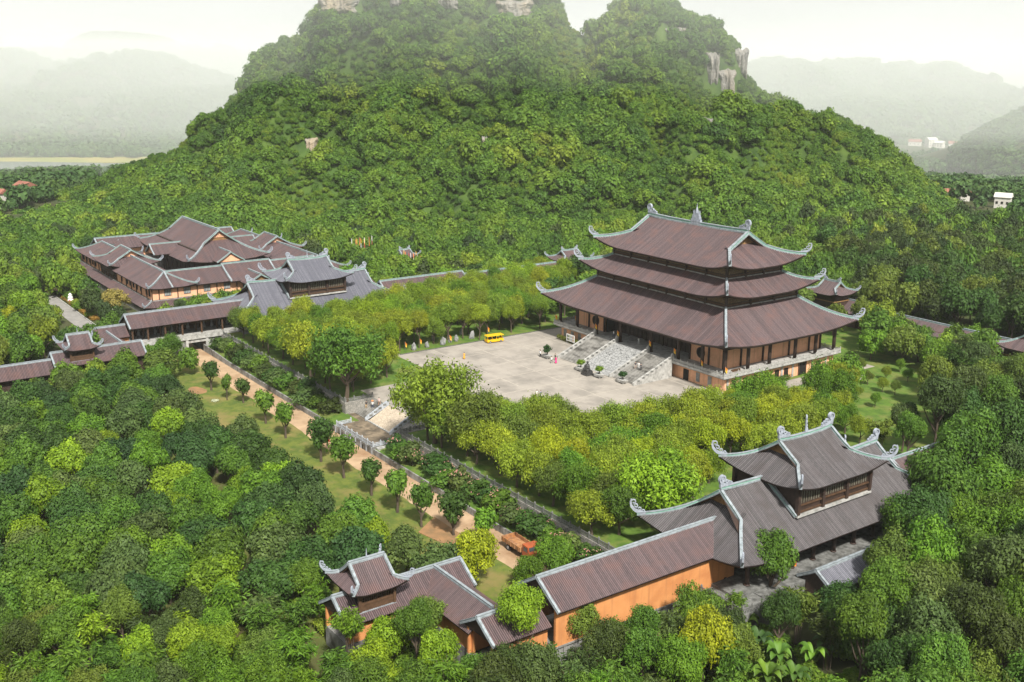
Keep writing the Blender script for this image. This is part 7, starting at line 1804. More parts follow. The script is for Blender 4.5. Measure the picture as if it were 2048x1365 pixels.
court|-63.3|-9.1|0.0|3.9|8.5|7|2.1|
court|-61.5|-41.0|0.0|3.7|8.6|8|m.35|m
court|-107.0|-12.9|-5.0|4.3|7.8|7|2.33|
court|-78.5|-85.6|0.0|3.5|8.0|7|m.20|m
court|-66.9|-76.5|0.0|3.4|8.3|3|2.8|
court|-46.6|-34.9|0.0|3.5|8.1|7|0.6|
court|48.6|-1.7|0.0|2.9|6.6|6|0.3|
court|-102.8|-25.6|-5.0|4.1|9.3|8|1.33|
court|-66.6|-23.1|0.0|3.8|8.4|4|1.35|
court|-107.6|-34.2|-5.0|4.1|9.6|8|0.21|
court|-66.6|-34.5|0.0|3.7|7.7|7|m.35|m
court|-73.3|-20.9|0.0|3.9|8.1|7|m.35|m
court|-44.6|-58.9|0.0|3.3|9.9|8|m.35|m
court|-67.0|-18.0|0.0|3.8|9.8|7|m.35|m
court|-42.8|-40.2|0.0|3.4|9.8|8|0.6|
court|-76.2|-39.2|0.0|3.7|9.6|4|1.33|
court|-115.2|-68.9|-5.0|3.8|7.4|3|2.20|
court|-125.4|-49.8|-5.0|4.1|7.9|8|0.20|
court|-124.6|-57.5|-5.0|4.0|8.3|3|0.20|
court|-75.3|5.4|0.0|4.0|10.0|8|1.1|
court|-107.1|-21.5|-5.0|4.1|9.4|8|0.33|
court|-104.6|9.4|-5.0|4.2|7.6|7|m.35|m
court|-74.5|-67.8|0.0|3.5|8.8|8|m.21|m
court|-109.3|16.7|-5.0|4.3|7.7|7|m.1|m
court|-116.8|-52.4|-5.0|3.9|7.1|8|2.29|
court|-102.7|-9.3|-5.0|4.0|8.5|3|0.35|
court|-50.0|-39.2|0.0|3.4|7.6|8|2.6|
court|-110.5|-2.5|-5.0|4.1|8.7|7|0.35|
court|-116.8|-57.2|-5.0|3.8|8.6|8|2.20|
court|-44.5|-27.9|0.0|3.3|8.3|8|1.6|
court|-78.7|-60.7|0.0|3.4|7.3|7|m.21|m
court|-75.8|-73.7|0.0|3.3|7.4|3|3.20|
court|-43.3|-18.4|0.0|3.4|9.9|7|0.0|
court|-121.2|50.3|-5.0|4.5|7.3|7|0.34|
court|-84.8|8.0|0.0|3.9|9.7|4|2.1|
court|-105.8|32.3|-5.0|4.2|7.2|7|2.34|
court|-56.4|-30.7|0.0|3.4|9.6|7|2.6|
court|-112.6|21.2|-5.0|4.2|8.0|3|3.1|
court|-107.8|22.7|-5.0|4.2|8.8|7|m.1|m
court|-80.1|-66.4|0.0|3.4|7.3|3|2.21|
court|-108.3|-43.7|-5.0|3.8|7.3|7|1.21|
court|-116.8|30.1|-5.0|4.3|8.4|7|m.1|m
court|-114.4|-39.0|-5.0|3.8|8.3|7|0.21|
court|-127.2|-77.3|-5.0|3.7|7.4|7|3.25|
court|-114.3|-84.2|-5.0|3.5|8.0|7|1.25|
court|-75.2|-16.0|0.0|3.6|7.8|4|0.35|
court|44.7|-32.3|0.0|2.4|6.0|5|0.4|
court|-102.9|18.7|-5.0|4.0|9.1|8|2.1|
court|60.2|-21.1|0.0|2.4|7.0|8|1.12|
court|25.2|-77.3|0.0|2.3|6.2|7|m.6|m
court|-71.3|-11.6|0.0|3.5|9.2|8|m.1|m
court|-111.3|-32.3|-5.0|3.7|7.7|8|1.21|
court|-61.1|-22.3|0.0|3.4|8.0|7|3.6|
court|-117.9|-61.7|-5.0|3.6|9.8|8|1.20|
court|-112.8|34.6|-5.0|4.1|9.9|8|3.1|
court|-110.5|11.3|-5.0|3.9|9.7|8|m.35|m
court|-102.3|-30.9|-5.0|3.6|7.7|3|0.21|
court|-78.7|-6.9|0.0|3.5|9.3|7|m.1|m
court|-82.0|-34.1|0.0|3.4|7.9|3|0.33|
court|-72.7|0.0|0.0|3.5|7.1|7|0.1|
court|-110.2|27.8|-5.0|3.9|8.6|7|m.1|m
court|-80.0|8.2|0.0|3.5|7.3|7|1.1|
court|-82.2|-12.9|0.0|3.4|8.9|8|3.35|
court|-120.3|-73.4|-5.0|3.3|7.8|8|2.25|
court|-84.3|-5.8|0.0|3.4|9.7|3|3.35|
court|-116.3|-46.6|-5.0|3.4|9.1|4|0.21|
court|-111.0|-49.8|-5.0|3.3|7.4|7|2.20|
court|-114.5|41.1|-5.0|3.8|7.6|4|1.34|
court|-87.2|3.4|0.0|3.4|9.5|7|m.1|m
grove|53.2|-154.0|-4.8|4.8|7.6|4|0.50|
grove|59.2|-146.7|-4.8|4.7|7.2|0|0.51|
grove|57.9|-139.9|-4.8|4.8|8.1|0|0.16|
grove|35.9|-170.2|-4.8|4.8|8.0|2|1.41|
grove|50.5|-167.3|-4.8|4.4|9.2|9|1.50|
grove|38.8|-178.9|-4.8|4.4|7.2|2|3.41|
grove|29.1|-167.7|-4.8|4.8|8.7|2|m.41|m
grove|51.7|-142.8|-4.8|4.6|8.7|9|1.45|
grove|22.9|-166.6|-4.8|4.8|8.3|0|1.41|
grove|58.7|-132.0|-4.8|4.5|8.7|1|0.16|
grove|33.6|-175.4|-4.8|4.4|8.8|2|0.40|
grove|43.4|-157.0|-4.8|4.4|7.5|3|0.50|
grove|39.1|-150.6|-4.8|4.6|7.7|0|1.50|
grove|33.0|-158.2|-4.8|4.5|8.5|9|2.50|
grove|69.6|-123.6|-4.5|4.2|7.2|9|1.46|
grove|49.2|-177.1|-4.8|3.8|8.5|2|2.41|
grove|27.1|-181.8|-4.8|4.2|7.5|1|0.40|
grove|57.1|-165.3|-4.8|3.7|9.1|1|0.50|
grove|47.0|-126.6|-4.5|4.5|7.4|2|0.45|
grove|44.9|-141.1|-4.8|4.4|8.3|2|2.45|
grove|42.6|-163.8|-4.8|4.0|9.1|9|0.50|
grove|1.3|-171.5|-4.8|4.8|8.7|1|0.48|
grove|45.1|-182.9|-4.8|3.7|7.3|2|m.41|m
grove|15.5|-175.4|-4.8|4.4|9.0|2|2.40|
grove|8.8|-176.9|-4.8|4.5|8.4|0|0.48|
grove|27.4|-174.8|-4.8|4.1|7.4|9|0.40|
grove|10.1|-167.6|-4.8|4.5|9.0|4|0.48|
grove|11.9|-145.7|-4.8|4.8|7.6|4|0.49|
grove|25.7|-133.7|-4.8|4.7|8.3|3|0.45|
grove|1.7|-178.3|-4.8|4.4|7.0|9|0.48|
grove|11.5|-159.6|-4.8|4.5|7.6|2|2.49|
grove|49.0|-159.4|-4.8|3.8|7.7|2|0.50|
grove|16.8|-165.2|-4.8|4.3|9.0|0|3.40|
grove|47.4|-150.3|-4.8|3.9|8.6|2|3.50|
grove|27.8|-127.8|-4.8|4.5|8.9|1|0.45|
grove|51.9|-131.7|-4.8|4.0|8.7|2|1.45|
grove|4.7|-158.3|-4.8|4.5|7.5|0|2.49|
grove|33.4|-136.5|-4.8|4.2|8.5|1|1.45|
grove|17.4|-159.1|-4.8|4.2|8.3|0|1.49|
grove|24.7|-154.3|-4.8|4.2|8.0|0|0.49|
grove|-22.5|-172.4|-4.8|4.8|8.1|2|2.48|
grove|61.7|-124.9|-4.5|3.8|7.1|9|0.46|
grove|5.4|-139.6|-4.8|4.7|8.2|1|2.49|
grove|33.1|-150.2|-4.8|4.0|8.2|2|3.49|
grove|21.7|-173.4|-4.8|3.8|7.2|4|0.40|
grove|3.9|-127.8|-4.8|4.7|8.1|0|0.44|
grove|-7.8|-149.2|-4.8|4.7|7.3|1|0.49|
grove|37.3|-162.4|-4.8|3.6|8.5|3|1.50|
grove|-14.3|-154.7|-4.8|4.7|7.5|9|3.24|
grove|39.9|-134.9|-4.8|3.9|7.1|0|0.45|
grove|37.2|-129.2|-4.8|4.0|8.0|9|0.45|
grove|-30.4|-166.6|-4.8|4.7|7.6|9|1.48|
grove|-10.1|-173.5|-4.8|4.2|8.3|3|0.48|
grove|-36.5|-170.4|-4.8|4.7|9.1|0|m.48|m
grove|37.2|-140.8|-4.8|3.8|8.3|0|3.45|
grove|4.9|-163.6|-4.8|4.0|7.4|9|2.48|
grove|25.1|-160.2|-4.8|3.6|8.7|2|1.49|
grove|-28.8|-138.8|-4.8|4.8|7.0|0|3.49|
grove|-10.3|-159.5|-4.8|4.3|8.0|4|2.48|
grove|-29.4|-159.2|-4.8|4.6|7.0|2|2.24|
grove|-48.2|-164.7|-4.8|4.8|9.0|9|1.24|
grove|0.8|-133.7|-4.8|4.3|8.1|0|1.44|
grove|8.2|-153.0|-4.8|3.9|8.5|9|0.49|
grove|-48.3|-152.9|-4.8|4.9|7.0|1|1.24|
grove|-14.4|-167.1|-4.8|4.1|8.5|2|0.48|
grove|-24.2|-144.7|-4.8|4.5|8.6|9|2.49|
grove|21.1|-128.2|-4.8|3.9|7.0|4|0.45|
grove|-35.5|-139.0|-4.8|4.7|8.0|9|1.23|
grove|44.3|-171.4|-4.8|3.0|6.5|0|0.41|
grove|-43.0|-136.6|-4.8|4.8|7.8|2|3.23|
grove|-2.3|-165.8|-4.8|3.8|7.3|2|1.48|
grove|-19.4|-159.3|-4.8|4.1|8.2|0|3.48|
grove|1.8|-147.3|-4.8|3.9|9.0|3|0.49|
grove|10.0|-133.5|-4.8|3.9|7.5|2|0.44|
grove|-59.2|-153.8|-4.8|4.8|7.2|1|0.24|
grove|-24.9|-164.1|-4.8|4.1|7.7|0|1.48|
grove|-2.5|-154.9|-4.8|3.8|8.3|2|0.49|
grove|-3.2|-139.4|-4.8|4.0|8.1|1|1.49|
grove|-17.2|-131.6|-4.8|4.3|7.5|9|1.44|
grove|-28.9|-130.8|-4.8|4.5|8.9|9|0.25|
grove|-37.4|-163.4|-4.8|4.2|8.4|0|2.24|
grove|-49.3|-138.0|-4.8|4.7|7.0|0|2.23|
grove|-62.5|-132.7|-4.8|4.9|8.5|2|1.23|
grove|-51.9|-144.4|-4.8|4.6|7.6|2|0.23|
grove|-44.3|-159.1|-4.8|4.3|7.2|3|0.24|
grove|-56.1|-164.3|-4.8|4.4|7.0|0|1.24|
grove|-42.3|-167.0|-4.8|4.1|7.5|0|m.48|m
grove|-10.8|-132.9|-4.8|4.0|7.2|0|2.44|
grove|53.6|-126.1|-4.5|3.1|6.3|4|0.16|
grove|13.3|-127.1|-4.8|3.7|7.1|0|1.45|
grove|-37.0|-153.9|-4.8|4.1|7.2|0|3.24|
grove|-27.1|-151.7|-4.8|3.8|7.6|3|2.49|
grove|-4.3|-132.1|-4.8|3.7|7.9|1|0.44|
grove|-54.3|-158.3|-4.8|4.1|9.1|0|0.24|
grove|-3.1|-126.8|-4.5|3.7|8.2|9|0.44|
grove|-46.7|-127.9|-4.8|4.3|7.1|1|0.25|
grove|-16.8|-137.5|-4.8|3.7|9.1|4|1.49|
grove|-61.4|-141.4|-4.8|4.2|7.1|0|0.23|
grove|-34.8|-147.7|-4.8|3.7|8.7|0|3.23|
grove|-24.8|-134.6|-4.8|3.6|8.6|9|3.49|
grove|-42.9|-148.0|-4.8|3.6|7.8|2|2.23|
grove|-56.4|-136.8|-4.8|3.7|9.0|0|1.23|
grove|-58.5|-146.7|-4.8|3.7|9.0|9|0.23|
grove|-50.4|-132.3|-4.8|3.6|7.1|1|1.25|
grove|-54.5|-127.4|-4.8|3.6|7.9|2|0.25|
grove|-37.6|-127.2|-4.8|2.8|5.4|4|0.25|
"""
